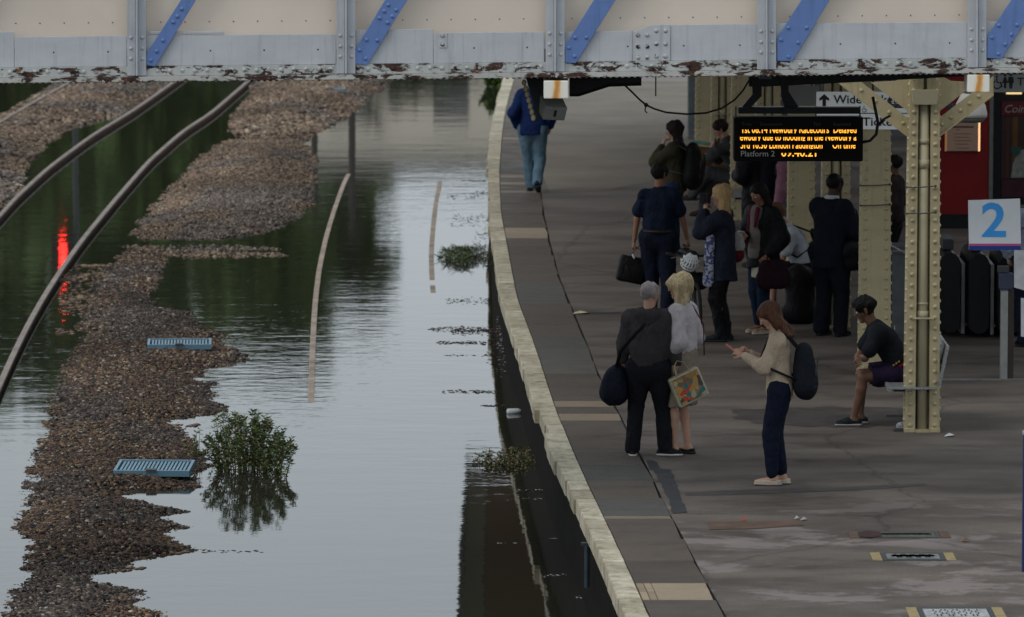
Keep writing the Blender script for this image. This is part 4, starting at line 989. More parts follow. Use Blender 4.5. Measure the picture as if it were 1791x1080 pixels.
for y in cy:
    e = edge(y) - 0.058; v += [(e - .295 - CO.x, y - CO.y, -0.04), (e - CO.x, y - CO.y, -.02), (e - CO.x, y - CO.y, .05), (e - .26 - CO.x, y - CO.y, .05)]
for i in range(n - 1):
    a, b_ = 4 * i, 4 * i + 4
    for k in range(4): f.append((a + k, b_ + k, b_ + (k + 1) % 4, a + (k + 1) % 4))
mesh('soffit_board', v, f, plain('fascia_grey', (0.50, 0.50, 0.46), .7, .2, 2.0), cn_)
v = []; f = []
for y in cy:
    e = edge(y) - 0.355; v += [(e - .07 - CO.x, y - CO.y, -0.10), (e - CO.x, y - CO.y, -.10), (e - CO.x, y - CO.y, .10), (e - .07 - CO.x, y - CO.y, .10)]
for i in range(n - 1):
    a, b_ = 4 * i, 4 * i + 4
    for k in range(4): f.append((a + k, b_ + k, b_ + (k + 1) % 4, a + (k + 1) % 4))
mesh('gutter', v, f, M_black, cn_)

# ------------------------------------------------------------------ signs
def board(name, x0, x1, y0, y1, Y, th, mat, label, cat, group=None):
    a, c = Vector(V(x0, y0, Y)), Vector(V(x1, y1, Y)); r = empty(name, ((a.x + c.x) / 2, Y, (a.z + c.z) / 2)); w_, h_ = (c.x - a.x) / 2, (a.z - c.z) / 2
    b = MB(); b.box(-w_, w_, 0, th, -h_, h_, 0.004); b.build('panel', mat, r); tag(r, label, cat, group)
    def T(px, py, o=-0.003): q = Vector(V(px, py, Y)) - Vector(r.location); return Vector((q.x, o, q.z))
    return r, T
M_white = plain('sign_white', (0.60, 0.61, 0.60), .5, .05, 2); M_text = plain('sign_black', (0.012, 0.012, 0.014), .5, .1)
sg_, T = board('direction_sign', 1428, 1590, 161, 227, 56.4, .04, M_white, 'white hanging sign with an upward arrow and the words Wide Tickets', 'sign')
q = T(1458, 181); text_mesh('lettering', 'Wide Tickets', .118, M_text, sg_, q, width=T(1578, 0).x - q.x, bold=.001)
q = T(1508, 220); text_mesh('lettering', 'Tickets', .118, M_text, sg_, q, width=T(1578, 0).x - q.x, bold=.001)
P = [T(x, y) for x, y in ((1438.5, 186), (1438.5, 174), (1433, 177), (1433, 172.5), (1441.5, 165), (1450, 172.5), (1450, 177), (1444.5, 174), (1444.5, 186))]
b = MB(); b.prism(P, (0, .003, 0)); b.build('arrow', M_text, sg_)
b = MB(); q = T(1428, 198.5); q2 = T(1590, 198.5); b.box(q.x, q2.x, -.003, .0, q.z - .004, q.z + .004); b.build('divider', M_text, sg_)
def wheelchair(parent, c, s, mat):
    b = MB(); pts = [Vector(c) + Vector((math.cos(t) * s * .32 - s * .03, 0, math.sin(t) * s * .32 - s * .18)) for t in np.linspace(R(120), R(400), 14)]
    b.tube(pts, s * .05, 5); b.tube([Vector(c) + Vector((-s * .08, 0, s * .28)), Vector(c) + Vector((-s * .05, 0, -.02 * s)), Vector(c) + Vector((s * .22, 0, -.04 * s)), Vector(c) + Vector((s * .34, 0, -.40 * s))], s * .055, 5); b.ball(Vector(c) + Vector((-s * .08, 0, s * .42)), s * .09, 6, 5)
    for i in range(len(b.v)): b.v[i] = (b.v[i][0], (b.v[i][1] - c[1]) * .1 + c[1], b.v[i][2])
    b.build('wheelchair_symbol', mat, parent)
wheelchair(sg_, T(1512, 191), .06, M_text)
def figure_pic(parent, c, s, mat, skirt):
    b = MB(); b.ball(Vector(c) + Vector((0, 0, s * .42)), s * .08, 8, 5)
    if skirt: b.prism([Vector(c) + Vector(p) * s for p in ((-.06, 0, .30), (.06, 0, .30), (.20, 0, -.10), (.08, 0, -.10), (.08, 0, -.45), (-.08, 0, -.45), (-.08, 0, -.10), (-.20, 0, -.10))], (0, .003, 0))
    else: b.prism([Vector(c) + Vector(p) * s for p in ((-.15, 0, .30), (.15, 0, .30), (.20, 0, -.08), (.12, 0, -.08), (.09, 0, -.45), (.01, 0, -.45), (0, 0, -.08), (-.01, 0, -.45), (-.09, 0, -.45), (-.12, 0, -.08), (-.20, 0, -.08))], (0, .003, 0))
    b.build('pictogram', mat, parent)
M_sgrey = plain('sign_dull', (0.22, 0.225, 0.22), .5, .05, 2)
ts, T = board('toilet_sign', 1735, 1850, 131, 162, 57.5, .05, M_sgrey, 'dull grey hanging sign with wheelchair and people symbols beside the right edge', 'sign')
wheelchair(ts, T(1745, 144), .13, M_text); figure_pic(ts, T(1758, 143), .15, M_text, True); figure_pic(ts, T(1768, 143), .16, M_text, False); q = T(1779, 150); text_mesh('lettering', 'Toilets', .115, M_text, ts, q, bold=.001)
b = MB()
for x in (1750, 1835): q = T(x, 131, .02); b.tube([(q.x, .025, q.z), (q.x, .025, q.z + .5)], .012, 6)
b.build('hanging_rods', M_dgrey, ts)
gb, T = board('grey_board', 1372, 1433, 150, 185, 60.5, .04, plain('grey_green_board', (0.20, 0.22, 0.20), .6, .08), 'blank grey green board behind the arm of the display', 'board')
b = MB()
for x in (1385, 1420): q = T(x, 150, .02); b.tube([(q.x, .02, q.z), (q.x, .02, q.z + .5)], .012, 6)
b.build('hanging_rods', M_dgrey, gb)
b = MB()
for x in (1440, 1575): q = Vector(V(x, 161, 56.4)) - Vector(sg_.location); b.tube([(q.x, .02, q.z), (q.x, .02, q.z + .5)], .012, 6)
b.build('hanging_rods', M_dgrey, sg_)

# platform number sign on its pole, notice boards
YP = 50.0
pole = empty('sign_pole', G(1806, 870)); YP = pole.location.y
tag(pole, 'blue post mostly beyond the right edge with the large blue 2 on it', 'sign post')
def PT_(x, y, o=0): q = Vector(V(x, y, YP)) - Vector(pole.location); return Vector((q.x, o, q.z))
M_navy = plain('navy_paint', (0.020, 0.030, 0.115), .45, .1)
b = MB(); b.box(-.05, .05, -.05, .05, 0, 3.0, .008); b.build('pole', M_navy, pole)
ns = empty('number_sign', V(1740, 393, YP - .02)); tag(ns, 'white platform sign with a large light blue 2 over pink and navy stripes', 'sign')
def NT(x, y, o=0): q = Vector(V(x, y, YP - .02)) - Vector(ns.location); return Vector((q.x, o, q.z))
b = MB(); b.prism([NT(1693.5, 351), NT(1784, 348), NT(1786, 438), NT(1695, 438)], (0, .03, 0)); o = b.build('panel', plain('sign_white2', (0.64, 0.66, 0.68), .45, .07, 5), ns)
bm = bmesh.new(); bm.from_mesh(o.data); bmesh.ops.recalc_face_normals(bm, faces=bm.faces[:]); bm.to_mesh(o.data); bm.free()
for nm, ya, yb_, c in (('pink_stripe', 426.5, 430, (0.50, 0.07, 0.22)), ('navy_stripe', 430.3, 437.8, (0.02, 0.045, 0.22))):
    a, c_ = NT(1695, ya), NT(1785.5, yb_); b = MB(); b.box(a.x, c_.x, -.003, 0.0, c_.z, a.z); b.build(nm, plain(nm, c, .5, .05), ns)
a, c_ = NT(1717, 415), NT(1760, 357)
tt_ = text_mesh('numeral', '2', (c_.z - a.z) / .70, plain('sky_blue', (0.05, 0.31, 0.74), .5, .05), ns, (a.x, -.003, a.z), width=c_.x - a.x, bold=.008)
xs = [v_.co.x for v_ in tt_.data.vertices]; tt_.location.x = a.x - min(xs); tt_.location.z = a.z - min(v_.co.y for v_ in tt_.data.vertices)
b = MB(); q = NT(1785, 400); b.box(q.x, q.x + .10, 0.0, .03, q.z - .012, q.z + .012); q = NT(1785, 362); b.box(q.x, q.x + .10, 0.0, .03, q.z - .012, q.z + .012); b.build('arm', M_dgrey, ns)
nb = empty('notice_board', V(1786, 475, YP - .03)); tag(nb, 'edge of a white notice board below the platform number sign', 'notice board')
b = MB(); b.prism([Vector(V(x, y, YP - .06)) - Vector(nb.location) for x, y in ((1774, 438), (1830, 440), (1830, 520), (1774, 503))], (0, .03, 0)); o = b.build('panel', plain('notice_white', (.42, .42, .44), .6, .15, 12), nb)
bm = bmesh.new(); bm.from_mesh(o.data); bmesh.ops.recalc_face_normals(bm, faces=bm.faces[:]); bm.to_mesh(o.data); bm.free()
b = MB(); q = Vector(V(1777, 462, YP - .063)) - Vector(nb.location); b.box(q.x, q.x + .12, 0, .003, q.z - .06, q.z + .01); b.build('print', plain('notice_print', (.16, .17, .24), .6, .4, 60), nb)
nb2 = empty('notice_board', V(1795, 555, YP - .03)); tag(nb2, 'white plate on the right edge of the photo beside the steel post', 'notice board')
b = MB(); b.prism([Vector(V(x, y, YP - .06)) - Vector(nb2.location) for x, y in ((1786, 522), (1830, 526), (1830, 596), (1786, 589))], (0, .03, 0)); o = b.build('panel', MATS['notice_white'], nb2)
bm = bmesh.new(); bm.from_mesh(o.data); bmesh.ops.recalc_face_normals(bm, faces=bm.faces[:]); bm.to_mesh(o.data); bm.free()
bb_ = empty('blue_bollard', G(1803, 1000)); tag(bb_, 'dark blue flat post at the lower right edge of the photo', 'post')
b = MB(); b.box(-.072, .072, -.03, .03, 0, 1.10, .006); b.build('post', M_navy, bb_); b = MB(); b.box(-.076, .076, -.034, .034, 1.10, 1.13, .006); b.build('cap', plain('pale_cap', (.35, .37, .42), .5), bb_)

# lamp under the canopy
lm = empty('canopy_lamp', V(1697, 190, 55.0)); tag(lm, 'dirty white bell shaped lamp hanging right of the nearest column', 'lamp')
v = []; f = []
def LT(x, y): q = Vector(V(x, y, 55.0)) - Vector(lm.location); return q
lv = [(16, 164), (20, 172), (27, 185), (30, 199), (30, 205)]
b = MB(); mz = [LT(1697, y).z for _, y in lv]; rr0 = [w_ / 181.0 for w_, _ in lv]
b.tube([(0, 0, mz[0] + .10), (0, 0, mz[0])], [.055, .055], 10); b.build('neck', M_dgrey, lm)
b = MB(); b.tube([(0, 0, z) for z in mz], rr0, 20); b.build('lamp_shade', plain('lamp_white', (.42, .40, .37), .5, .12, 8), lm, True)
b = MB(); b.tube([(0, 0, mz[-1] - .001), (0, 0, mz[-1] - .05)], [.16, .12], 20); b.build('lens', plain('lamp_lens', (.10, .12, .11), .3, .2), lm, True)

# ------------------------------------------------------------------ red kiosk, coin machine front, back walls
kY = G(1680, 400)[1]; kx0 = V(1622, 300, kY)[0]; kx1 = V(1729, 300, kY)[0]
ki = empty('red_kiosk', (kx0, kY, 0)); tag(ki, 'dark red kiosk with an amber lit notice behind the ticket gates', 'kiosk'); KW = kx1 - kx0
M_red = plain('kiosk_red', (0.21, 0.010, 0.012), .4, .12, 2)
b = MB(); b.box(0, KW, 0, 1.6, .19, 2.75); b.build('body', M_red, ki); b = MB(); b.box(-.004, KW + .004, -.01, 1.6, 0, .188); b.build('plinth', M_black, ki)
b = MB(); b.box(KW + .004, KW + .055, -.03, .03, 0, 2.8); b.build('corner_post', plain('post_grey', (.16, .16, .15), .6), ki)
def KT(x, y, o=0): q = Vector(V(x, y, kY)) - Vector(ki.location); return Vector((q.x, o, q.z))
a, c_ = KT(1652, 205), KT(1714, 265)
b = MB(); b.box(a.x, c_.x, -.05, 0, c_.z, a.z, .004); no = b.build('notice_case', plain('notice_case', (.15, .08, .05), .5), ki)
b = MB(); b.box(a.x + .03, c_.x - .03, -.056, -.05, c_.z + .01, a.z - .01); b.build('paper', emit('lit_paper', (.42, .27, .20), .16), no)
b = MB(); b.box(a.x + .004, a.x + .03, -.055, -.05, c_.z + .005, a.z - .005); b.build('tube_left', emit('amber_tube_left', (1, .42, .16), .22), no)
b = MB(); b.box(c_.x - .028, c_.x - .004, -.055, -.05, c_.z + .005, a.z - .005); b.build('tube_right', emit('amber_tube', (1, .55, .25), 1.3), no)
b = MB()
for i, (y, xa, xb) in enumerate(((222, 1664, 1702), (227, 1672, 1678), (234, 1668, 1698), (240, 1668, 1695), (246, 1668, 1699), (252, 1670, 1694), (259, 1672, 1694))):
    q, q2 = KT(xa, y), KT(xb, y); hh = .012 if i == 0 else .004; b.box(q.x, q2.x, -.0585, -.056, q.z - hh, q.z + hh)
b.build('print', plain('notice_lines', (.09, .06, .05), .7), no)
cm = empty('coin_machine', (V(1737, 300, kY)[0], kY, 0)); tag(cm, 'dark framed machine front with a red Coins header at the right edge', 'machine')
CW = 1.05
b = MB(); b.box(0, CW, 0.02, 1.4, 0, 2.5); b.build('body', M_black, cm)
def CT(x, y, o=0): q = Vector(V(x, y, kY)) - Vector(cm.location); return Vector((q.x, o, q.z))
a, c_ = CT(1752, 178), CT(1850, 202); b = MB(); b.box(a.x, c_.x, -.01, .0195, c_.z, a.z); b.build('header', plain('header_red', (.10, .012, .018), .5), cm)
q = CT(1755, 197); text_mesh('lettering', 'Coins &', .145, plain('header_print', (.30, .27, .26), .6), cm, (q.x, -.013, q.z), bold=0.0, shear=.3)
a, c_ = CT(1752, 203), CT(1850, 313); b = MB(); b.box(a.x, c_.x, 0.0, .0195, c_.z, a.z); b.build('glass_front', plain('front_dark', (.035, .02, .018), .25, .3, 4), cm)
for (xa, xb, y0_, y1_, c) in ((1771, 1779, 205, 312, (.11, .05, .015)), (1760, 1764, 205, 312, (.07, .025, .02))):
    a, c_ = CT(xa, y0_), CT(xb, y1_); b = MB(); b.box(a.x, c_.x, -.006, -.001, c_.z, a.z); b.build('poster_strip', plain('strip_%d' % xa, c, .6), cm)
b = MB(); b.prism([CT(x, y, -.012) for x, y in ((1768, 311), (1771, 290), (1778, 270), (1787, 262), (1830, 262), (1830, 311))], (0, .004, 0)); b.build('poster_shape', plain('poster_grey', (.20, .20, .19), .6, .4, 10), cm)
b = MB(); b.prism([CT(x, y, -.016) for x, y in ((1767, 258), (1786, 257), (1784, 268), (1778, 274), (1770, 270))], (0, .003, 0)); b.build('poster_leaf', plain('poster_green', (.02, .06, .05), .6), cm)
a, c_ = CT(1752, 314), CT(1850, 345); b = MB(); b.box(a.x, c_.x, -.006, .0195, c_.z, a.z); b.build('ledge', plain('ledge_maroon', (.05, .015, .02), .6), cm)
a, c_ = CT(1760, 161.5), CT(1787, 165); b = MB(); b.box(a.x, c_.x, -.03, .0195, c_.z, a.z, .006); b.build('strip_light', emit('warm_strip', (1, .72, .32), 1.0), cm)
# small red and amber reflectors under the canopy
b = MB(); o0 = Vector(V(1649, 165, 62.0)); b.tube([(0, 0, .06), (0, 0, -.07)], [.012, .04], 8); o = b.build('hanging_lantern', M_red); o.location = o0; tag(o, 'small red pointed lantern right of the column head', 'lantern')
b = MB(); b.box(.012, .028, -.045, -.04, -.06, .0); b.build('lantern_glow', emit('lantern_amber', (1, .35, .06), .8), o)
# station building walls
M_wall = plain('building_dark', (0.10, 0.09, 0.08), .8, .25, 1.5, .2, 20)
stn = empty('station_building', (10.4, 54, 0)); tag(stn, 'dark station building wall at the back of the platform', 'building')
b = MB(); b.box(0, .3, 0, 45, 0, 4.4); b.build('side_wall', M_wall, stn)
b = MB(); b.box(-6.4, 0, 38, 38.3, 0, 4.4); b.build('end_wall', M_wall, stn)
b = MB(); b.box(-4.9, -3.9, 37.9, 37.99, 0, 2.1); b.build('door', plain('door_grey', (.14, .15, .16), .6), stn)
b = MB(); b.box(-3.0, -1.4, 37.9, 37.99, 1.0, 2.4); b.build('window', plain('window_grey', (.10, .11, .12), .2), stn)
gp = empty('grey_locker', G(1213, 243)); tag(gp, 'tall narrow grey blue cabinet standing left of the farthest column', 'cabinet')
b = MB(); b.box(-.09, .09, -.1, .3, 0, 2.0, .01); b.build('body', plain('locker_grey', (.13, .15, .16), .6), gp); b = MB(); b.box(.02, .088, -.112, -.101, .05, 1.95); b.build('door', plain('locker_green', (.16, .20, .19), .5), gp)

# ------------------------------------------------------------------ ticket gates
M_gate = plain('gate_black', (0.012, 0.014, 0.017), .45, .2)
gY = 592
def gate(px, py, lab, arrow=False):
    r = empty('ticket_gate', G(px, py)); tag(r, lab, 'ticket gate', 'ticket gates at the back of the platform')
    w_, h_ = .115, .92; pts = []
    for t in np.linspace(0, math.pi, 10): pts.append((w_ * math.cos(t), 0, h_ - w_ * 1.2 + w_ * 1.2 * math.sin(t)))
    for t in np.linspace(math.pi, 2 * math.pi, 10): pts.append((w_ * math.cos(t), 0, .03 + w_ + w_ * math.sin(t)))
    b = MB(); b.prism(pts, (0, 1.3, 0)); o = b.build('end_panel', M_gate, r); bm = bmesh.new(); bm.from_mesh(o.data); bmesh.ops.recalc_face_normals(bm, faces=bm.faces[:]); bmesh.ops.bevel(bm, geom=[e for e in bm.edges if abs(e.verts[0].co.y - e.verts[1].co.y) < 1e-5], offset=.012, segments=2, affect='EDGES'); bm.to_mesh(o.data); bm.free()
    b = MB(); b.box(.135, .185, .2, 1.2, .0, .78, .008); b.build('steel_panel', M_steel, r)
    b = MB(); b.box(-.06, .06, .3, .9, h_ + .001, h_ + .12, .01); b.build('reader_head', M_dgrey, r)
    if arrow:
        b = MB(); z = h_ + .22; b.box(-.10, .10, .25, .30, h_ + .12, h_ + .36, .01); b.build('screen', M_black, r)
        pts = [Vector((x * .0032, .245, z + y * .0032)) for x, y in ((-18, -12), (-14, 6), (-10, 1), (14, 14), (17, 9), (-6, -4), (-1, -9))]
        b = MB(); b.prism(pts, (0, .004, 0)); b.build('arrow', emit('green_arrow', (.05, 1.0, .12), .9), r)
        b = MB(); b.box(-.05, .05, .245, .249, z - .11, z - .085); b.build('lit_bar', emit('green_bar', (.02, .5, .03), .25), r)
gate(1661, 588, 'left black rounded ticket gate right of the nearest column'); gate(1712, 590, 'middle black rounded ticket gate'); gate(1764, 592, 'right ticket gate with a small green arrow', True)
po = empty('steel_post', G(1760, 664)); tag(po, 'steel post with a blue grey box on top in front of the ticket gates', 'post')
b = MB(); b.box(-.065, .01, -.03, .05, 0, .92, .004); b.build('post', M_steel, po); b = MB(); b.box(.012, .07, -.03, .05, 0, .92); b.build('brown_side', plain('brown_side', (.045, .035, .03), .6), po)
b = MB(); b.box(-.085, .06, -.06, .06, .93, 1.10, .015); b.build('reader_box', plain('reader_blue', (.05, .06, .10), .5), po)
b = MB(); b.box(-.10, .02, -.02, .06, 1.101, 1.17, .01); b.build('reader_top', M_dgrey, po)
b = MB(); a = Vector(G(1643, 665)); c_ = Vector(G(1880, 663)); b.box(0, c_.x - a.x, -.03, .03, .0, .012); o = b.build('floor_strip', plain('strip_grey', (.17, .17, .16), .6)); o.location = a; tag(o, kind='structure')
# low cabinet seen between the two nearest columns
cbn = empty('grey_cabinet', G(1572, 600)); tag(cbn, 'dark grey cabinet between the two nearest columns', 'cabinet')
b = MB(); b.box(-.12, .22, 0, .5, 0, 1.05, .01); b.build('body', plain('cabinet_grey', (.075, .08, .085), .5), cbn); b = MB(); b.box(-.08, .18, -.012, -.001, .1, .95); b.build('door', plain('cabinet_door', (.10, .105, .11), .5), cbn)
b = MB(); b.tube([(-.14, -.2, 1.02), (.3, -.2, 1.02)], .012, 6); b.tube([(-.14, -.2, 1.10), (.1, -.2, .97)], .010, 6); b.build('rail_bar', M_steel, cbn)

# ------------------------------------------------------------------ benches
M_perf = plain('perforated_steel', (.26, .27, .28), .5, .5, 60, metal=.5)
def bench(loc, label, L_=1.7):
    r = empty('metal_bench', loc); tag(r, label, 'bench', 'metal benches on the platform')
    # sits facing -x, length along y
    for i in range(3):
        y0_ = -L_ / 2 + i * L_ / 3 + .015; y1_ = y0_ + L_ / 3 - .03
        b = MB(); b.box(-.24, .20, y0_, y1_, .42, .436, .004); b.box(-.262, -.236, y0_, y1_, .395, .44, .004); b.build('seat', M_perf, r)
        b = MB(); b.add([(.21, y0_, .46), (.21, y1_, .46), (.29, y1_, .84), (.29, y0_, .84), (.235, y0_, .45), (.235, y1_, .45), (.315, y1_, .83), (.315, y0_, .83)], [(3, 2, 1, 0), (4, 5, 6, 7), (0, 1, 5, 4), (1, 2, 6, 5), (2, 3, 7, 6), (3, 0, 4, 7)]); b.build('backrest', M_perf, r)
    for y_ in (-L_ / 2 + .2, L_ / 2 - .2):
        b = MB(); b.tube([(-.2, y_, .40), (0, y_, .40), (.2, y_, .40)], .022, 6); b.tube([(0, y_, .4), (0, y_, .02)], .03, 8); b.box(-.2, .2, y_ - .03, y_ + .03, 0, .025, .004); b.tube([(.2, y_, .4), (.30, y_, .82)], .018, 6); b.build('leg_frame', M_dgrey, r)
b1 = G(1592, 742); bench((b1[0], b1[1], 0), 'perforated metal bench half hidden by the nearest column', 1.5)
b2 = G(1418, 556); bench((b2[0], b2[1] + .3, 0), 'metal bench behind the man in the dark suit')
b3 = G(1312, 398); bench((b3[0], b3[1] + .9, 0), 'metal bench under the left end of the display', 2.4)

# ------------------------------------------------------------------ far surroundings, mostly seen mirrored in the flood
def tree(x, y, H_, cr, pal, label, base=-.8, n=5200):
    r = empty('tree', (x, y, base)); tag(r, label, 'tree', 'trees beyond the flooded tracks')
    b = MB(); b.tube([(0, 0, -.3), (.1, 0, H_ * .3), (0, .1, H_ * .6), (.1, 0, H_ * .85)], [H_ * .022, H_ * .017, H_ * .011, H_ * .004], 8)
    for i in range(7):
        a = rnd.uniform(0, 6.28); z = H_ * rnd.uniform(.3, .7); l = cr * rnd.uniform(.5, .9); b.tube([(0, 0, z), (math.cos(a) * l * .5, math.sin(a) * l * .5, z + H_ * .08), (math.cos(a) * l, math.sin(a) * l, z + H_ * .12)], [H_ * .008, H_ * .005, H_ * .002], 5)
    b.build('trunk', plain('bark', (.06, .05, .04), .9), r)
    P = []; Dd = []
    cl = [(rnd.uniform(-1, 1) * cr * .6, rnd.uniform(-1, 1) * cr * .6, H_ * rnd.uniform(.28, .88), rnd.uniform(.25, .5) * cr) for _ in range(16)]
    for i in range(n):
        c = cl[i % 16]; v_ = Vector((rnd.gauss(0, 1), rnd.gauss(0, 1), rnd.gauss(0, 1))).normalized() * c[3] * rnd.uniform(.7, 1.05)
        P.append((c[0] + v_.x, c[1] + v_.y, c[2] + v_.z * .9)); Dd.append((v_.x + rnd.gauss(0, .5), v_.y + rnd.gauss(0, .5), v_.z * .3 - .3))
    leaves('crown', P, Dd, .95, .34, pal, r)
pT = [(.095, .155, .038), (.065, .105, .026), (.12, .18, .045), (.08, .125, .04)]
tr_spec = [(-52, 214, 17, 8), (-43, 208, 17.5, 8), (-35, 212, 18, 7.5), (-28, 206, 18, 6.5), (-22, 210, 18.5, 6), (-17, 204, 18, 5.5), (-12.5, 208, 17.5, 5), (-9.2, 203, 17, 3.6), (-7.0, 210, 16, 2.6), (-38, 196, 11, 5), (-30, 194, 10, 5), (-24, 195, 10.5, 5), (-18.5, 194, 11, 4.5), (-13, 193, 10, 4), (-9, 192, 9, 3)]
for i, (x, y, h_, c) in enumerate(tr_spec):
    tree(x, y, h_, c, pT, 'tall broad green tree behind the tracks, mirrored dark in the water' if h_ > 12 else 'lower bushy tree in front of the tall ones, mirrored in the water')
for i, x in enumerate(np.arange(-8.5, 9, 2.4)):
    bush((x, 171.5, -.8), 4.2 + rnd.uniform(-.6, .5), 3.0, 26, 'tall dark green hedge shrub in front of the pale building', [(.04, .06, .02), (.03, .045, .018)], .55, .2, 30, 'hedge shrub', 'hedge_shrub', D_=1.5)['group'] = 'hedge shrubs before the pale building'
hb = empty('pale_building', (-1, 181, -.8)); tag(hb, 'long pale low building far behind the platform, mirrored in the flood', 'building')
b = MB(); b.box(-6.6, 10, 0, 9, 0, 6.6); b.build('wall', plain('pale_render', (.74, .66, .56), .8, .06, .3), hb); b = MB(); b.box(-6.3, 10.3, -.3, 9.3, 6.6, 7.0); b.build('roof', plain('roof_grey', (.16, .15, .15), .8), hb)
for i in range(5):
    b = MB(); x = -4.6 + i * 3.1; b.box(x, x + 1.1, -.06, -.003, 3.9, 5.2); b.build('window', plain('far_window', (.12, .12, .13), .3), hb)
for px, Y, h_, lab in ((615, 150, 6.1, 'tall dark lamp post beyond the bridge, mirrored beside the long pale rail'), (549, 156, 5.9, 'second dark lamp post beyond the bridge, left of the first')):
    X = (px - 895.5) / 9950 * Y; r = empty('lamp_post', (X, Y, -1.0)); tag(r, lab, 'lamp post', 'lamp posts beyond the bridge')
    b = MB(); b.tube([(0, 0, 0), (0, 0, h_)], [.11, .08], 8); b.build('pole', plain('post_brown', (.06, .05, .05), .7), r); b = MB(); b.box(-.3, .3, -.12, .12, h_, h_ + .15, .02); b.build('lamp_head', M_dgrey, r)
Yr = 138.0; Xr = (107 - 895.5) / 9950 * Yr
r = empty('rail_signal', (Xr, Yr, -1.0)); tag(r, 'railway signal showing red, mirrored as a red streak between the left rails', 'signal')
zr_ = WZ + (.0955 * Yr - (CAM_H - WZ)) + 1.0
b = MB(); b.tube([(.3, .25, 0), (.3, .25, zr_ + .6)], .07, 8); b.build('pole', M_dgrey, r)
b = MB(); b.box(-.28, .28, 0, .2, zr_ - .45, zr_ + .45, .03); b.build('head', M_black, r)
b = MB(); b.tube([(0, -.01, zr_), (0, -.03, zr_)], .105, 16); b.build('red_lens', emit('signal_red', (1.0, .02, .015), 28.0), r)
b = MB(); b.box(-.17, .17, -.2, -.0, zr_ + .19, zr_ + .22); b.build('hood', M_black, r)
# steel poles against the wall at the bottom of the picture
for px, py, lab in ((1084, 1075, 'blue grey pole against the platform wall at the bottom edge'), (1022, 950, 'blue grey pole against the platform wall farther up')):
    y = G(px, 1075 if px > 1050 else 930)[1] + .3; X = edge(y) + .01; b = MB(); b.tube([(0, 0, -.52), (0, 0, -.16)], .022, 8); b.box(-.05, .05, -.02, .05, -.16, -.14); o = b.build('wall_pole', plain('pole_blue', (.03, .045, .06), .5)); o.location = (X, y, 0); tag(o, lab, 'pole', 'poles against the platform wall')
# ------------------------------------------------------------------ figures: smooth blended volumes turned into one surface
def nets(Fv, org, h):
    s = Fv < 0
    c = [s[dx:s.shape[0] - 1 + dx, dy:s.shape[1] - 1 + dy, dz:s.shape[2] - 1 + dz] for dx in (0, 1) for dy in (0, 1) for dz in (0, 1)]
    cnt = sum(q.astype(np.int8) for q in c); act = (cnt > 0) & (cnt < 8)
    I = np.argwhere(act)
    if len(I) == 0: return np.zeros((0, 3)), np.zeros((0, 4), int)
    idx = -np.ones(act.shape, int); idx[tuple(I.T)] = np.arange(len(I))
    acc = np.zeros((len(I), 3)); n = np.zeros(len(I))
    off = [(dx, dy, dz) for dx in (0, 1) for dy in (0, 1) for dz in (0, 1)]
    for a in range(8):
        for b in range(a + 1, 8):
            if sum(abs(off[a][k] - off[b][k]) for k in range(3)) != 1: continue
            A = I + off[a]; B = I + off[b]; fa = Fv[tuple(A.T)]; fb = Fv[tuple(B.T)]
            m = (fa < 0) != (fb < 0); t = np.where(m, fa / np.where(m, fa - fb, 1), 0)
            acc += np.where(m[:, None], A + (B - A) * t[:, None], 0); n += m
    Vv = org + acc / n[:, None] * h
    Q = []
    for ax in range(3):
        u, v = [(1, 2), (2, 0), (0, 1)][ax]
        sl0 = [slice(None)] * 3; sl1 = [slice(None)] * 3; sl0[ax] = slice(0, -1); sl1[ax] = slice(1, None)
        d = s[tuple(sl0)] != s[tuple(sl1)]
        E = np.argwhere(d); E = E[(E[:, u] > 0) & (E[:, v] > 0) & (E[:, u] < s.shape[u] - 1) & (E[:, v] < s.shape[v] - 1)]
        eu = np.zeros(3, int); eu[u] = 1; ev = np.zeros(3, int); ev[v] = 1
        q = np.stack([idx[tuple((E - eu - ev).T)], idx[tuple((E - ev).T)], idx[tuple(E.T)], idx[tuple((E - eu).T)]], 1)
        fl = s[tuple(E.T)]; q[~fl] = q[~fl][:, ::-1]; Q.append(q)
    F_ = np.concatenate(Q); F_ = F_[(F_ >= 0).all(1)]
    return Vv, F_
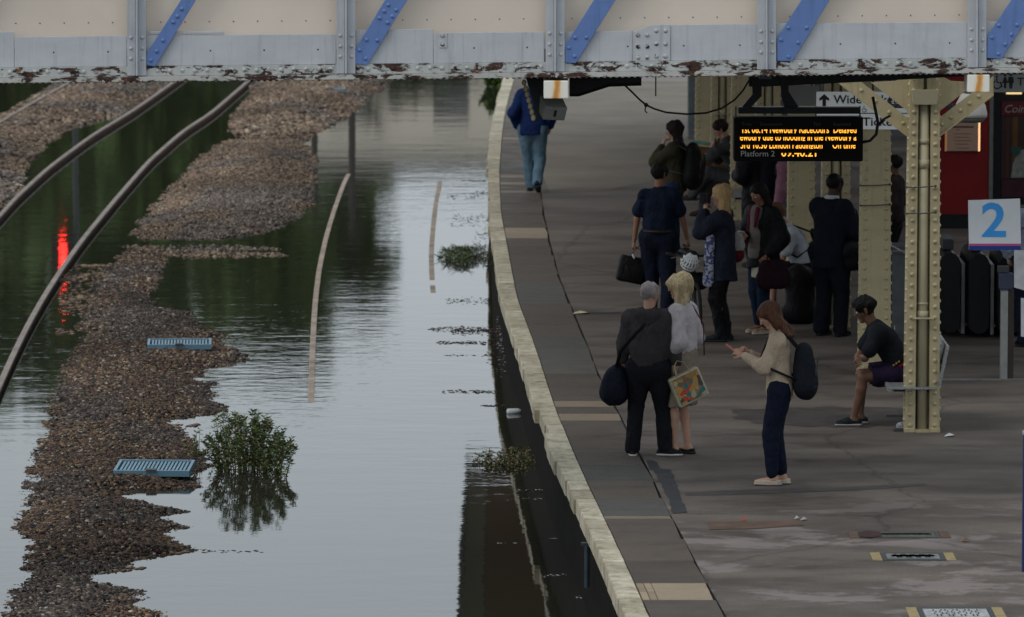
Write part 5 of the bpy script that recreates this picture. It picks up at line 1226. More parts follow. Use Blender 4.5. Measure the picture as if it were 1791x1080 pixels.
class SDF:
    def __init__(s): s.p = []
    def cone(s, a, b, ra, rb, k=.03, flat=None, op='u'):
        "flat = (axis, factor): thinner along axis by factor"
        s.p.append((np.array(a, float), np.array(b, float), ra, rb, k, flat, op)); return s
    def plane(s, p, n): s.p.append(('plane', np.array(p, float), np.array(n, float))); return s
    def mesh(s, h, fold=0.0, fscale=9.0, seed=0, pad=None):
        lo = np.full(3, 1e9); hi = -lo
        for q in s.p:
            if isinstance(q[0], str) or q[6] != 'u': continue
            r = max(q[2], q[3]) + 0.03
            lo = np.minimum(lo, np.minimum(q[0], q[1]) - r); hi = np.maximum(hi, np.maximum(q[0], q[1]) + r)
        n = np.ceil((hi - lo) / h).astype(int) + 2
        gx, gy, gz = [lo[i] + h * np.arange(n[i]) for i in range(3)]
        P = np.stack(np.meshgrid(gx, gy, gz, indexing='ij'), -1).astype(np.float32)
        Fv = None
        for q in s.p:
            if isinstance(q[0], str):
                Fv = np.maximum(Fv, ((P - q[1]) * q[2]).sum(-1)); continue
            a, b, ra, rb, k, flat, op = q
            X = P - a; ab = b - a
            if flat is not None:
                w = np.array(flat[0], float); w /= np.linalg.norm(w); f_ = flat[1] - 1
                X = X + (X @ w)[..., None] * w * f_; ab = ab + (ab @ w) * w * f_
            L2 = float(ab @ ab) + 1e-9
            t = np.clip((X @ ab) / L2, 0, 1)
            d = np.sqrt(((X - t[..., None] * ab) ** 2).sum(-1)) - (ra + (rb - ra) * t)
            if op == 'sub': Fv = np.maximum(Fv, -d); continue
            if Fv is None: Fv = d
            else:
                hh = np.clip(.5 + .5 * (d - Fv) / k, 0, 1); Fv = d * (1 - hh) + Fv * hh - k * hh * (1 - hh)
        if fold > 0:
            N1 = vnoise(P * np.array([fscale, fscale, fscale * .55]) + seed) - .5; N2 = vnoise(P * np.array([fscale * 2.3, fscale * 2.3, fscale * 1.6]) + seed + 7) - .5
            Fv = Fv + fold * (N1 * 2 + np.abs(N2) * 1.2 - .3)
        return nets(Fv, lo, h)
    def build(s, name, mat, parent, h=.012, fold=0.0, fscale=9.0, seed=0):
        v, f = s.mesh(h, fold, fscale, seed); return mesh_np(name, v, f, mat, parent, True)
def unit(v): v = np.array(v, float); return v / (np.linalg.norm(v) + 1e-9)
def ik(a, c, l1, l2, hint):
    a = np.array(a, float); c = np.array(c, float); d = c - a; L = np.linalg.norm(d); Lm = (l1 + l2) * .999
    if L > Lm: c = a + d / L * Lm; d = c - a; L = Lm
    x = (l1 * l1 - l2 * l2 + L * L) / (2 * L); y = math.sqrt(max(0, l1 * l1 - x * x)); u = d / L
    hn = np.array(hint, float); hn = hn - u * (hn @ u); hn = unit(hn); return a + u * x + hn * y, c

SKINS = {'light': (.42, .24, .17), 'tan': (.26, .135, .085), 'brown': (.13, .068, .045), 'dark': (.055, .032, .024)}
def skin(k):
    if 'skin_' + k in MATS: return MATS['skin_' + k]
    m = plain('skin_' + k, SKINS[k], .5, .08, 12); m.node_tree.nodes['Principled BSDF'].inputs['Subsurface Weight'].default_value = 0.08; m.node_tree.nodes['Principled BSDF'].inputs['Subsurface Radius'].default_value = (.02, .008, .004); return m
def hair_mat(c):
    nm = 'hair_%d' % int(1e4 * (c[0] + c[1] * 3))
    if nm in MATS: return MATS[nm]
    m, nt, N, L, B = new_mat(nm); n = tex(N, L, 30, 4, .6, (1, 1, .12), .6); r = ramp(N, [(.3, sc_(c, .55)), (.7, sc_(c, 1.35))]); L.new(n.outputs['Fac'], r.inputs['Fac']); L.new(r.outputs['Color'], B.inputs['Base Color'])
    B.inputs['Roughness'].default_value = .6; B.inputs['Specular IOR Level'].default_value = .12; b = N.new('ShaderNodeBump'); b.inputs['Strength'].default_value = .8; b.inputs['Distance'].default_value = .01; L.new(n.outputs['Fac'], b.inputs['Height']); L.new(b.outputs[0], B.inputs['Normal']); MATS[nm] = m; return m

def person(loc, rz, H, label, skin_k='light', w=1.0, pelvis=(0, 0, .93), lean=0.0, side=0.0, twist=0.0, head=(0, 0), headtilt=0.0, hands=None, elbows=None, feet=None, knees=None, curl=.5,
           top=None, bottom=None, shoes=None, hair=None, footdir=None, bust=0.0, belly=0.0):
    k = H / 1.75; r = empty('person', loc, rz); tag(r, label, 'person'); S = lambda p: tuple(np.array(p, float) * k)
    pel = np.array(pelvis, float); u = np.array([math.sin(side), math.sin(lean) * math.cos(side), math.cos(lean) * math.cos(side)]); rt = np.array([math.cos(twist), math.sin(twist), 0.]); fw = unit(np.cross(u, rt)); 
    waist = pel + u * .15; chest = pel + u * .34; neck = pel + u * .53; shc = pel + u * .462
    yaw, pitch = head; nk_dir = unit(u * .6 + np.array([0, 0, .4]) + fw * math.sin(pitch) * .5)
    hf = np.array([-math.sin(yaw + twist) * math.cos(pitch), math.cos(yaw + twist) * math.cos(pitch), -math.sin(pitch)]); hr = unit(np.cross(hf, [0, 0, 1])); hu = unit(np.cross(hr, hf)); hu = unit(hu + hr * headtilt); hr = unit(np.cross(hf, hu))
    hc = neck + nk_dir * .10 + hu * .075 + hf * .015
    sh = {s: shc + rt * s * .175 * w for s in (-1, 1)}; hip = {s: pel + np.array([s * .092 * w, 0, -.03]) for s in (-1, 1)}
    hands = hands or {}; elbows = elbows or {}; feet = feet or {}; knees = knees or {}; footdir = footdir or {}
    H_ = {}; E_ = {}; A_ = {}; K_ = {}
    for s in (-1, 1):
        hd = hands.get(s, tuple(sh[s] + np.array([s * .06, .03, -.53]))); E_[s], H_[s] = ik(sh[s], hd, .285, .255, elbows.get(s, (s * .5, -1, 0)))
        ft = feet.get(s, (s * .10 * w, 0.0, .085)); K_[s], A_[s] = ik(hip[s], ft, .417, .406, knees.get(s, (0, 1, 0)))
    sk = skin(skin_k)
    # --- body
    B_ = SDF(); V3 = lambda p: np.array(p) * k
    B_.cone(V3(pel), V3(waist), .118 * w * k, .104 * w * k, .05, (fw, 1.4)).cone(V3(waist), V3(chest), .104 * w * k, .128 * w * k, .05, (fw, 1.42))
    B_.cone(V3(sh[-1] * .75 + shc * .25), V3(sh[1] * .75 + shc * .25), .062 * k, .062 * k, .06).cone(V3(shc), V3(hc - hu * .05), .056 * k, .053 * k, .03)
    for s in (-1, 1):
        B_.cone(V3(sh[s]), V3(E_[s]), .046 * k, .036 * k, .03).cone(V3(E_[s]), V3(H_[s]), .039 * k, .025 * k, .012)
        mid = K_[s] + (A_[s] - K_[s]) * .3 - np.array(footdir.get(s, (0, 1, 0))) * .012
        B_.cone(V3(hip[s]), V3(K_[s]), .082 * w * k, .047 * k, .04).cone(V3(K_[s]), V3(mid), .047 * k, .050 * k, .02).cone(V3(mid), V3(A_[s]), .050 * k, .033 * k, .02)
        fd = unit(footdir.get(s, (0, 1, 0))); a = V3(A_[s])
        B_.cone(a + np.array([0, 0, -.03]) * k - fd * .02 * k, a + np.array([0, 0, -.05]) * k + fd * .13 * k, .036 * k, .028 * k, .02)
    vb, fb = B_.mesh(.0135)
    # --- head, finer
    h = SDF(); hcK = hc * k
    h.cone(hcK + (hu * .03 - hf * .02) * k, hcK + (hu * .025 + hf * .012) * k, .086 * k, .080 * k, .02, (hr, 1.13))
    h.cone(hcK + (-hu * .02 + hf * .03) * k, hcK + (-hu * .085 + hf * .052) * k, .062 * k, .030 * k, .035, (hr, 1.05))
    h.cone(hcK + (hu * .015 + hf * .088) * k, hcK + (-hu * .022 + hf * .106) * k, .009 * k, .013 * k, .012)
    h.cone(hcK + (hu * .032 + hf * .078 - hr * .03) * k, hcK + (hu * .032 + hf * .078 + hr * .03) * k, .012 * k, .012 * k, .015)
    h.cone(hcK + (-hu * .052 + hf * .080 - hr * .012) * k, hcK + (-hu * .052 + hf * .080 + hr * .012) * k, .011 * k, .011 * k, .010)
    h.cone(hcK + (-hu * .088 + hf * .062) * k, hcK + (-hu * .088 + hf * .064) * k, .018 * k, .018 * k, .015)
    for s in (-1, 1): h.cone(hcK + (hu * .018 + hr * s * .077 - hf * .008) * k, hcK + (-hu * .028 + hr * s * .073 - hf * .004) * k, .017 * k, .012 * k, .006, (hr, 1.8))
    h.cone(hcK + (-hu * .05 - hf * .015) * k, V3(neck), .052 * k, .056 * k, .02)
    for s in (-1, 1): h.cone(hcK + (hu * .008 + hf * .088 + hr * s * .031) * k, hcK + (hu * .008 + hf * .092 + hr * s * .031) * k, .014 * k, .014 * k, .01, None, 'sub')
    vh, fh = h.mesh(.0065)
    VV = [vb, vh]; FF = [fb, fh + len(vb)]; base = len(vb) + len(vh)
    # --- hands: palm, four unequal bent fingers, thumb
    HD = {}
    for s in (-1, 1):
        d = unit(H_[s] - E_[s]); side_ = unit(np.cross(d, fw if abs(d @ fw) < .9 else u)) * 1.0
        inn = unit(np.cross(side_, d)); 
        # palm faces the body midline
        tomid = unit(pel - H_[s]); tomid = tomid - d * (tomid @ d); pn = unit(tomid + 1e-3); fy = unit(np.cross(pn, d)) * s
        hs = SDF(); wr = H_[s]; kn = wr + d * .085
        hs.cone(V3(wr - d * .02), V3(kn - d * .01), .026 * k, .036 * k, .012, (pn, 1.9))
        tips = []
        for i, (o, L_) in enumerate(((-.030, .062), (-.010, .075), (.010, .080), (.030, .070))):
            b0 = kn - d * .012 + fy * o; c_ = curl; d1 = unit(d * math.cos(c_) + pn * math.sin(c_)); b1 = b0 + d1 * L_ * .55; d2 = unit(d * math.cos(c_ * 2.2) + pn * math.sin(c_ * 2.2)); b2 = b1 + d2 * L_ * .55
            hs.cone(V3(b0), V3(b1), .0098 * k, .0088 * k, .003).cone(V3(b1), V3(b2), .0088 * k, .0074 * k, .003); tips.append(b2)
        t0 = wr + d * .02 - fy * 0 + fy * .026 * 1; t0 = wr + d * .022 + fy * .030; td = unit(d * .7 + fy * .6 + pn * .35); t1 = t0 + td * .036; t2 = t1 + unit(d * .85 + fy * .1 + pn * .5) * .034
        hs.cone(V3(t0), V3(t1), .014 * k, .011 * k, .008).cone(V3(t1), V3(t2), .011 * k, .009 * k, .004)
        v_, f_ = hs.mesh(.0048); VV.append(v_); FF.append(f_ + base); base += len(v_); HD[s] = (kn + pn * .03) * k
    mesh_np('body', np.concatenate(VV), np.concatenate(FF), sk, r, True)
    for s in (-1, 1):
        b = MB(); c = hcK + (hu * .009 + hf * .0795 + hr * s * .031) * k; b.ball(c, .0125 * k, 10, 8); e = b.build('eye', plain('eye_white', (.6, .58, .55), .2, .03), r, True)
        b = MB(); b.ball(c + hf * .0085 * k, .0062 * k, 8, 6); b.build('iris', plain('eye_iris', (.02, .012, .01), .2), e, True)
        b = MB(); q = [c + (hf * .008 + hu * .020 + hr * s * t) * k for t in (-.017, 0, .017)]; q[1] = q[1] + hu * .004 * k; b.tube(q, [.003 * k, .004 * k, .002 * k], 5); b.build('eyebrow', hair_mat(hair['c'] if hair else (.02, .015, .01)), r)
    b = MB(); b.tube([hcK + (-hu * .053 + hf * .089 + hr * t) * k for t in (-.022, -.008, .008, .022)], [.002 * k, .0055 * k, .0055 * k, .002 * k], 6); b.build('lips', plain('lips_' + skin_k, sc_(SKINS[skin_k], .75), .45), r, True)
    # --- hair
    if hair:
        hm = hair_mat(hair['c']); Q = SDF(); th = hair.get('t', .012)
        Q.cone(hcK + (hu * .036 - hf * .026) * k, hcK + (hu * .040 + hf * .008) * k, (.088 + th) * k, (.080 + th) * k, .02, (hr, 1.10))
        st = hair.get('style', 'short')
        if st in ('bob', 'long', 'verylong'):
            ln = {'bob': .16, 'long': .26, 'verylong': .36}[st]
            for s in (-1, 0, 1):
                Q.cone(hcK + (hu * .0 - hf * .035 + hr * s * .052) * k, hcK + (-hu * ln * (.9 if s else 1) - hf * ((.045 if s == 0 else .02) + (.045 if st != 'bob' else 0)) + hr * s * .075) * k, .052 * k, (.03 if st != 'bob' else .04) * k, .04)
            for s in (-1, 1): Q.cone(hcK + (hu * .04 + hr * s * .068 - hf * .005) * k, hcK + (-hu * ln * .75 + hr * s * .080 - hf * .0) * k, .024 * k, .018 * k, .03)
        if st == 'bun': Q.cone(hcK + (-hf * .10 + hu * .05) * k, hcK + (-hf * .11 + hu * .05) * k, .045 * k, .045 * k, .02)
        Q.cone(hcK + (-hu * .030 + hf * .105) * k, hcK + (-hu * .085 + hf * .105) * k, .082 * k, .08 * k, .01, (hr, .9), 'sub')
        Q.cone(hcK + (hu * .018 + hf * .122) * k, hcK + (hu * .018 + hf * .125) * k, .060 * k, .060 * k, .01, None, 'sub')
        if st == 'short': Q.plane(hcK + (-hu * .048 - hf * .03) * k, unit(-hu + hf * .25))
        Q.build('hair', hm, r, .0085, hair.get('fold', .007), 26, rnd.random() * 9)
    # --- garments
    if bottom:
        m = cloth(bottom['c']); th = bottom.get('t', .022); Q = SDF(); bt = bottom['type']
        Q.cone(V3(pel - u * .05), V3(waist - u * .02), (.135 * w + th * .6) * k, (.115 * w + th * .5) * k, .05, (fw, 1.22))
        if bt == 'trousers':
            aw = bottom.get('ankle', .062)
            for s in (-1, 1):
                Q.cone(V3(hip[s]), V3(K_[s]), (.092 * w + th) * k, (.056 + th) * k, .03).cone(V3(K_[s]), V3(A_[s] + (K_[s] - A_[s]) * bottom.get('cut', -.02)), (.056 + th) * k, aw * k, .02)
            Q.plane((0, 0, .035 * k if bottom.get('cut', 0) <= 0 else 0), (0, 0, -1))
        elif bt == 'shorts':
            for s in (-1, 1): Q.cone(V3(hip[s]), V3(hip[s] * .25 + K_[s] * .75), (.092 * w + th) * k, (.07 + th) * k, .03)
            for s in (-1, 1):
                e = hip[s] * .22 + K_[s] * .78; Q.plane(V3(e), unit(K_[s] - hip[s]))
        elif bt == 'skirt':
            hem = bottom['hem']; Q.cone(V3(pel), V3([pel[0], pel[1], hem - .05]), (.135 * w + th) * k, (.135 * w + th * 1.2) * k, .04, (fw, 1.2)); Q.plane((0, 0, hem * k), (0, 0, -1))
        Q.build(bt if bt != 'skirt' else 'skirt', m, r, 0.0115, .016, 9, rnd.random() * 9)
    if top:
        m = cloth(top['c']); th = top.get('t', .02); Q = SDF(); hem = top.get('hem', .88)
        Q.cone(V3(pel), V3(waist), (.128 * w + th) * k, (.118 * w + th + belly) * k, .06, (fw, 1.25)).cone(V3(waist), V3(chest), (.118 * w + th + belly) * k, (.140 * w + th) * k, .06, (fw, 1.28))
        if bust:
            for s in (-1, 1): Q.cone(V3(chest + rt * s * .07 + fw * .06 - u * .01), V3(chest + rt * s * .07 + fw * .07 - u * .02), bust * k, bust * k, .05)
        Q.cone(V3(sh[-1] * .82 + shc * .18), V3(sh[1] * .82 + shc * .18), (.064 + th * .6) * k, (.064 + th * .6) * k, .06)
        Q.cone(V3(shc), V3(neck - u * .012), (.062 + th * .5) * k, (.056 + th * .4) * k, .04)
        for s in (-1, 1): Q.cone(V3(neck - u * .03), V3(sh[s] * .8 + shc * .2 + u * .012), (.046 + th * .3) * k, (.042 + th * .4) * k, .05)
        if top.get('collar'): Q.cone(V3(neck - u * .01), V3(neck + nk_dir * .035), (.062 + th * .4) * k, .066 * k, .02)
        if abs(lean) < .5 and hem < .9: Q.cone(V3(pel), V3([pel[0] + .0, pel[1], hem - .06]), (.130 * w + th) * k, (.135 * w + th * 1.3) * k, .05, (fw, 1.2))
        sl = top.get('sleeve', 'long'); tl = th if sl == 'long' else th * .8
        for s in (-1, 1):
            if sl == 'long': Q.cone(V3(sh[s] - rt * s * .015), V3(E_[s]), (.046 + tl * .8) * k, (.042 + tl) * k, .055).cone(V3(E_[s]), V3(H_[s] + (E_[s] - H_[s]) * .10), (.042 + tl) * k, (.030 + tl * .6) * k, .018)
            elif sl == '34': Q.cone(V3(sh[s]), V3(E_[s]), (.052 + tl) * k, (.042 + tl) * k, .035).cone(V3(E_[s]), V3(H_[s] * .4 + E_[s] * .6), (.042 + tl) * k, (.036 + tl * .6) * k, .018)
            else:
                Q.cone(V3(sh[s] - rt * s * .015), V3(sh[s] * .35 + E_[s] * .65), (.048 + tl * .8) * k, (.054 + tl) * k, .05)
        if abs(lean) < .5: Q.plane((0, 0, hem * k), (0, 0, -1))
        Q.build(top.get('name', 'jacket'), m, r, .0115, top.get('fold', .019), top.get('fs', 9), rnd.random() * 9)
        if top.get('collar'): 
            b = MB(); c0 = V3(neck); b.tube([c0 + (np.cos(a) * rt * .068 + np.sin(a) * fw * .062 + u * (.01 - .02 * np.sin(a))) * k for a in np.linspace(0.9, 5.4 + .9 - .9, 12)], .014 * k, 6, True, 1.6); b.build('collar', m, r, True)
    if shoes:
        for s in (-1, 1):
            fd = unit(footdir.get(s, (0, 1, 0))); a = V3(A_[s]); lift = footdir.get(('z', s), 0)
            fd3 = unit(fd + np.array([0, 0, lift])); upv = unit(np.cross(np.cross(fd3, [0, 0, 1]), fd3)); Q = SDF()
            hl = a - fd3 * .045 * k - upv * .048 * k; toe = a + fd3 * .155 * k - upv * .058 * k; mid = a + fd3 * .06 * k - upv * .045 * k
            if shoes.get('type') == 'boot': Q.cone(a + np.array([0, 0, .10]) * k, a, .056 * k, .052 * k, .02)
            flat_ = shoes.get('type') in ('flat', 'sandal')
            Q.cone(hl, mid, (.036 if not flat_ else .034) * k, (.042 if not flat_ else .033) * k, .02).cone(mid, toe, (.042 if not flat_ else .033) * k, .028 * k, .02)
            Q.plane(a - upv * .083 * k, -upv)
            if flat_: Q.plane(a - upv * .030 * k, upv)
            o = Q.build('shoe', cloth(shoes['c'], rough=.5), r, .009)
            Q = SDF(); e = .004; Q.cone(hl - upv * .022 * k, a + fd3 * .06 * k - upv * .070 * k, .044 * k, .046 * k, .01, (upv, 2.6)).cone(a + fd3 * .06 * k - upv * .070 * k, toe - upv * .012 * k, .046 * k, .034 * k, .01, (upv, 2.4)); Q.plane(a - upv * .087 * k, -upv)
            Q.build('sole', plain('sole_%d' % int(1000 * shoes.get('sole', (.02, .02, .02))[0]), shoes.get('sole', (.02, .02, .02)), .7), o, .009)
    r['_k'] = k
    info = dict(root=r, k=k, hand=HD, neck=neck * k, chest=chest * k, pel=pel * k, fw=fw, rt=rt, u=u, sh={s: sh[s] * k for s in sh}, hc=hcK, hu=hu, hf=hf, hr=hr, el={s: E_[s] * k for s in E_})
    del r['_k']; return info
def world(info, p):
    r = info['root']; m = Matrix.Translation(r.location) @ Matrix.Rotation(r.rotation_euler.z, 4, 'Z'); return m @ Vector(p)
def held(name, info, p, label, cat, dz=0.0):
    "an Empty for a carried thing, turned like its carrier"
    e = empty(name, world(info, p), info['root'].rotation_euler.z + dz); tag(e, label, cat); return e
def soft(name, mat, parent, prims, h=.01, fold=.006, fs=12):
    Q = SDF()
    for q in prims:
        if isinstance(q[0], str): Q.plane(q[1], q[2])
        else: Q.cone(q[0], q[1], q[2], q[3], q[4] if len(q) > 4 else .03, q[5] if len(q) > 5 else None)
    return Q.build(name, mat, parent, h, fold, fs, rnd.random() * 9)
def strap(name, mat, parent, path, w_=.016, t_=.35):
    b = MB(); b.tube(path, w_, 6, True, t_); return b.build(name, mat, parent, True)
def at(px, py): q = G(px, py); return (q[0], q[1], 0)

NAVY = (.010, .014, .028); INK = (.010, .011, .014); BLK = (.009, .009, .010); DENIM = (.035, .065, .12)
# 1 man walking away in the distance
P1 = person(at(933, 336), R(-4), 1.74, 'man in royal blue jacket and light jeans walking away along the far platform edge', 'light', 1.05, pelvis=(0, 0, .93), lean=.04, head=(0, .1),
    hands={-1: (-.235, .06, .93), 1: (.235, .06, .93)}, elbows={-1: (-.7, -1, 0), 1: (.7, -1, 0)}, feet={-1: (-.06, .10, .085), 1: (.08, -.22, .16)}, knees={-1: (0, 1, 0), 1: (0, 1, 0)}, footdir={('z', 1): -.9, 1: (.1, 1, 0)},
    top=dict(c=(.009, .022, .085), t=.045, hem=.84), bottom=dict(type='trousers', c=(.09, .15, .20), t=.03, ankle=.075), shoes=dict(c=BLK), hair=dict(c=(.06, .04, .03)))
pp = held('newspaper', P1, (.22, .10, 1.16), 'folded pale paper under the arm of the man in royal blue', 'paper'); b = MB(); b.box(-.02, .02, -.16, .16, -.13, .13, .006); b.build('pages', plain('newsprint', (.45, .45, .50), .8), pp)
# 2 woman, olive jacket, rucksack
P2 = person(at(1180, 446), R(72), 1.68, 'dark haired woman in olive jacket and jeans with a black rucksack, hand at her mouth', 'light', 1.0, lean=-.02, head=(.12, .08),
    hands={-1: (-.02, .17, 1.44), 1: (.10, .16, 1.15)}, elbows={-1: (-.8, .1, -1), 1: (.8, -.2, -1)},
    top=dict(c=(.045, .042, .024), t=.04, hem=.84), bottom=dict(type='trousers', c=(.015, .030, .070), t=.02, ankle=.058), shoes=dict(c=(.05, .045, .03)), hair=dict(c=(.018, .012, .011), style='long', t=.022, fold=.014))
def rucksack(info, label, c, sz=1.0, grey=None, drop=0.0):
    k = info['k']; e = held('rucksack', info, info['chest'] - info['fw'] * .24 * k - info['u'] * (.06 + drop) * k, label, 'rucksack'); m = cloth(c)
    fw, u, rt = info['fw'], info['u'], info['rt']
    soft('pack', m, e, [(-u * .13 * sz, u * .12 * sz, .165 * sz, .125 * sz, .03, (fw, 1.45)), (-u * .13 * sz - fw * .03, -u * .03 * sz - fw * .03, .12 * sz, .11 * sz, .09, (fw, 1.4))], .011)
    o = np.array(info['chest'] - info['fw'] * .24 * k - info['u'] * (.06 + drop) * k)
    for s in (-1, 1):
        S_ = info['sh'][s] * .62 + (info['neck'] - u * .06 * k) * .38
        path = [o + u * .13 * sz + rt * s * .06, S_ - fw * .07 * k + u * .055 * k, S_ + u * .075 * k, S_ + fw * .085 * k + u * .02 * k, info['chest'] + fw * .155 * k + rt * s * .12 * k - u * .02, info['pel'] + u * .20 * k + fw * .06 * k + rt * s * .185 * k, o - u * .13 * sz + rt * s * .09]
        strap('shoulder_strap', cloth(grey or c), e, [p - o for p in path], .028, .35)
    b = MB(); b.tube([u * (math.sin(a) * .13 - .01) * sz + rt * math.cos(a) * .10 * sz - fw * (.118 + .01 * math.sin(a)) * sz for a in np.linspace(-.4, 3.54, 14)], .0045, 5); b.build('zip', M_dgrey, e)
    b = MB()
    for s in (-1, 1): q_ = rt * s * .085 * sz - u * .10 * sz - fw * .11 * sz; b.tube([q_, q_ - u * .07], .010, 5, True, .4)
    b.build('buckle_straps', M_dgrey, e)
    b = MB(); b.tube([u * .14 * sz - rt * .03, u * .18 * sz, u * .14 * sz + rt * .03], .008, 6); b.build('grab_loop', m, e)
    if grey is not None:
        b = MB(); b.tube([u * .12 * sz + rt * .09 - fw * .10 * sz, u * .0 + rt * .12 - fw * .11 * sz, -u * .15 * sz + rt * .10 - fw * .10 * sz], .016, 6, True, .5); b.build('piping', cloth(grey), e, True)
    return e
rucksack(P2, 'black rucksack with grey piping on the back of the woman in olive', BLK, 1.12, (.10, .11, .11))
# 3 man in navy T-shirt seen from behind
P3 = person(at(1152, 550), R(-6), 1.71, 'man in navy polo shirt and navy trousers seen from behind, holding a black bag', 'tan', 1.12, head=(-.75, .05),
    hands={-1: (-.30, .02, .80), 1: (.33, .12, .84)}, elbows={-1: (-1, -.4, 0), 1: (1, -.4, 0)}, feet={-1: (-.09, .05, .085), 1: (.10, -.10, .085)}, curl=1.1,
    top=dict(c=(.009, .014, .030), t=.028, sleeve='short', hem=.93, name='polo_shirt'), bottom=dict(type='trousers', c=(.008, .011, .022), t=.028, ankle=.07), shoes=dict(c=(.03, .018, .012)), hair=dict(c=(.012, .010, .010)))
b = MB(); b.tube([P3['pel'] + np.array([math.cos(a) * .178, math.sin(a) * .142, .045]) for a in np.linspace(0, 6.28, 26)], .015, 6, False, 1.2); b.build('belt', plain('belt_brown', (.03, .018, .012), .5), P3['root'], True)
e = held('shoulder_bag', P3, P3['hand'][-1] + np.array([-.02, .05, -.24]), 'black laptop bag hanging from the left hand of the man in the navy polo', 'bag')
b = MB(); b.box(-.19, .17, -.07, .07, -.17, .13, .035); b.build('bag_body', cloth(BLK), e, True); b = MB(); b.box(-.13, .11, -.095, -.068, -.15, .03, .018); b.build('pocket', cloth(BLK), e, True); e.rotation_euler = (0, R(12), R(10))
strap('handle', cloth(BLK), e, [(-.08, 0, .12), (-.04, 0, .21), (0, 0, .235), (.04, 0, .21), (.08, 0, .12)], .012)
b = MB(); b.tube([(-.05, -.12, .12), (-.06, -.02, .15), (-.05, .05, .12)], .010, 5); b.build('pale_cord', plain('cord_white', (.4, .4, .4), .7), e)
# bicycle end-on with helmet
bk = empty('bicycle', at(1203, 590), R(8)); tag(bk, 'dark bicycle seen end on behind the blonde woman in white', 'bicycle')
def wheel(y):
    b = MB(); b.tube([(0, y + math.cos(a) * .31, .33 + math.sin(a) * .31) for a in np.linspace(0, 6.2832, 25)], .02, 7, False); w_ = b.build('wheel', plain('tyre', (.012, .012, .012), .8), bk, True)
    b = MB(); b.tube([(0, y + math.cos(a) * .285, .33 + math.sin(a) * .285) for a in np.linspace(0, 6.2832, 25)], .010, 6, False)
    for i in range(14): a = i * .4488; b.tube([(0, y, .33), (0, y + math.cos(a) * .28, .33 + math.sin(a) * .28)], .0012, 3, False)
    b.tube([(-.03, y, .33), (.03, y, .33)], .018, 8); b.build('rim', M_steel, w_)
wheel(-.5); wheel(.5)
M_frame = plain('bike_frame', (.02, .02, .022), .35)
b = MB(); b.tube([(0, -.5, .33), (0, -.42, .62), (0, -.36, .86)], .018, 7); b.tube([(0, -.39, .76), (0, .12, .78)], .017, 7); b.tube([(0, -.40, .68), (0, .0, .30)], .02, 7); b.tube([(0, .0, .30), (0, .14, .88)], .017, 7); b.tube([(0, .5, .33), (0, .0, .30)], .011, 6); b.tube([(0, .5, .33), (0, .12, .76)], .010, 6); b.build('frame', M_frame, bk, True)
b = MB(); b.tube([(-.28, -.34, .95), (-.1, -.38, .93), (.1, -.38, .93), (.28, -.34, .95)], .013, 7); b.tube([(0, -.36, .84), (0, -.38, .93)], .016, 7); hb_ = b.build('handlebar', M_frame, bk, True)
for s in (-1, 1):
    b = MB(); b.tube([(s * .20, -.35, .945), (s * .31, -.33, .955)], .019, 8); b.build('grip', plain('grip_rubber', (.015, .015, .015), .8), hb_, True)
    b = MB(); b.tube([(s * .16, -.40, .93), (s * .26, -.43, .915)], .006, 5); b.build('brake_lever', M_steel, hb_)
soft('saddle', cloth(BLK), bk, [((0, .02, .92), (0, .20, .93), .035, .07, .02, ((0, 0, 1), 1.8))], .01, 0)
b = MB(); b.tube([(-.12, .0, .28), (-.05, 0, .30), (.05, 0, .30), (.12, 0, .32)], .009, 6); b.box(-.17, -.08, -.05, .05, .25, .27); b.box(.10, .19, -.05, .05, .33, .35); b.build('pedals', M_steel, bk)
soft('bar_bag', cloth(BLK), bk, [((-.06, -.45, .66), (.06, -.45, .66), .10, .10, .02, ((0, 1, 0), 1.4))], .012, .004)
hl = empty('cycle_helmet', (Vector(bk.location) + Vector((0.01, -.54, .90)))); hl.rotation_euler = (R(38), R(20), 0); tag(hl, 'silver white cycle helmet with vents hanging on the bicycle handlebar', 'helmet')
Q = SDF(); Q.cone((0, 0, -.01), (0, 0, .02), .118, .105, .02, ((1, 0, 0), 1.15)); 
v_, f_ = Q.mesh(.009); mesh_np('liner', v_ * .93, f_, cloth((.02, .02, .02)), hl, True)
for i in range(-3, 4):
    b = MB(); ph = i * .30; pts = []
    for t in np.linspace(-1.25, 1.25, 13): pts.append((math.cos(t) * math.sin(ph * 1.0) * .112, -math.cos(t) * math.cos(ph) * .118 * 1.0, .01 + math.sin(t) * .112))
    b.tube(pts, .0125, 6, True, .8); b.build('rib', plain('helmet_white', (.55, .57, .58), .35, .05), hl, True)
b = MB()
for z, rr1 in ((-.055, .108), (.0, .122), (.06, .106)): b.tube([(math.sin(a) * rr1 * .87, -math.cos(a) * rr1, z) for a in np.linspace(-1.3, 1.3, 11)], .010, 6)
b.build('cross_ribs', MATS['helmet_white'], hl, True)
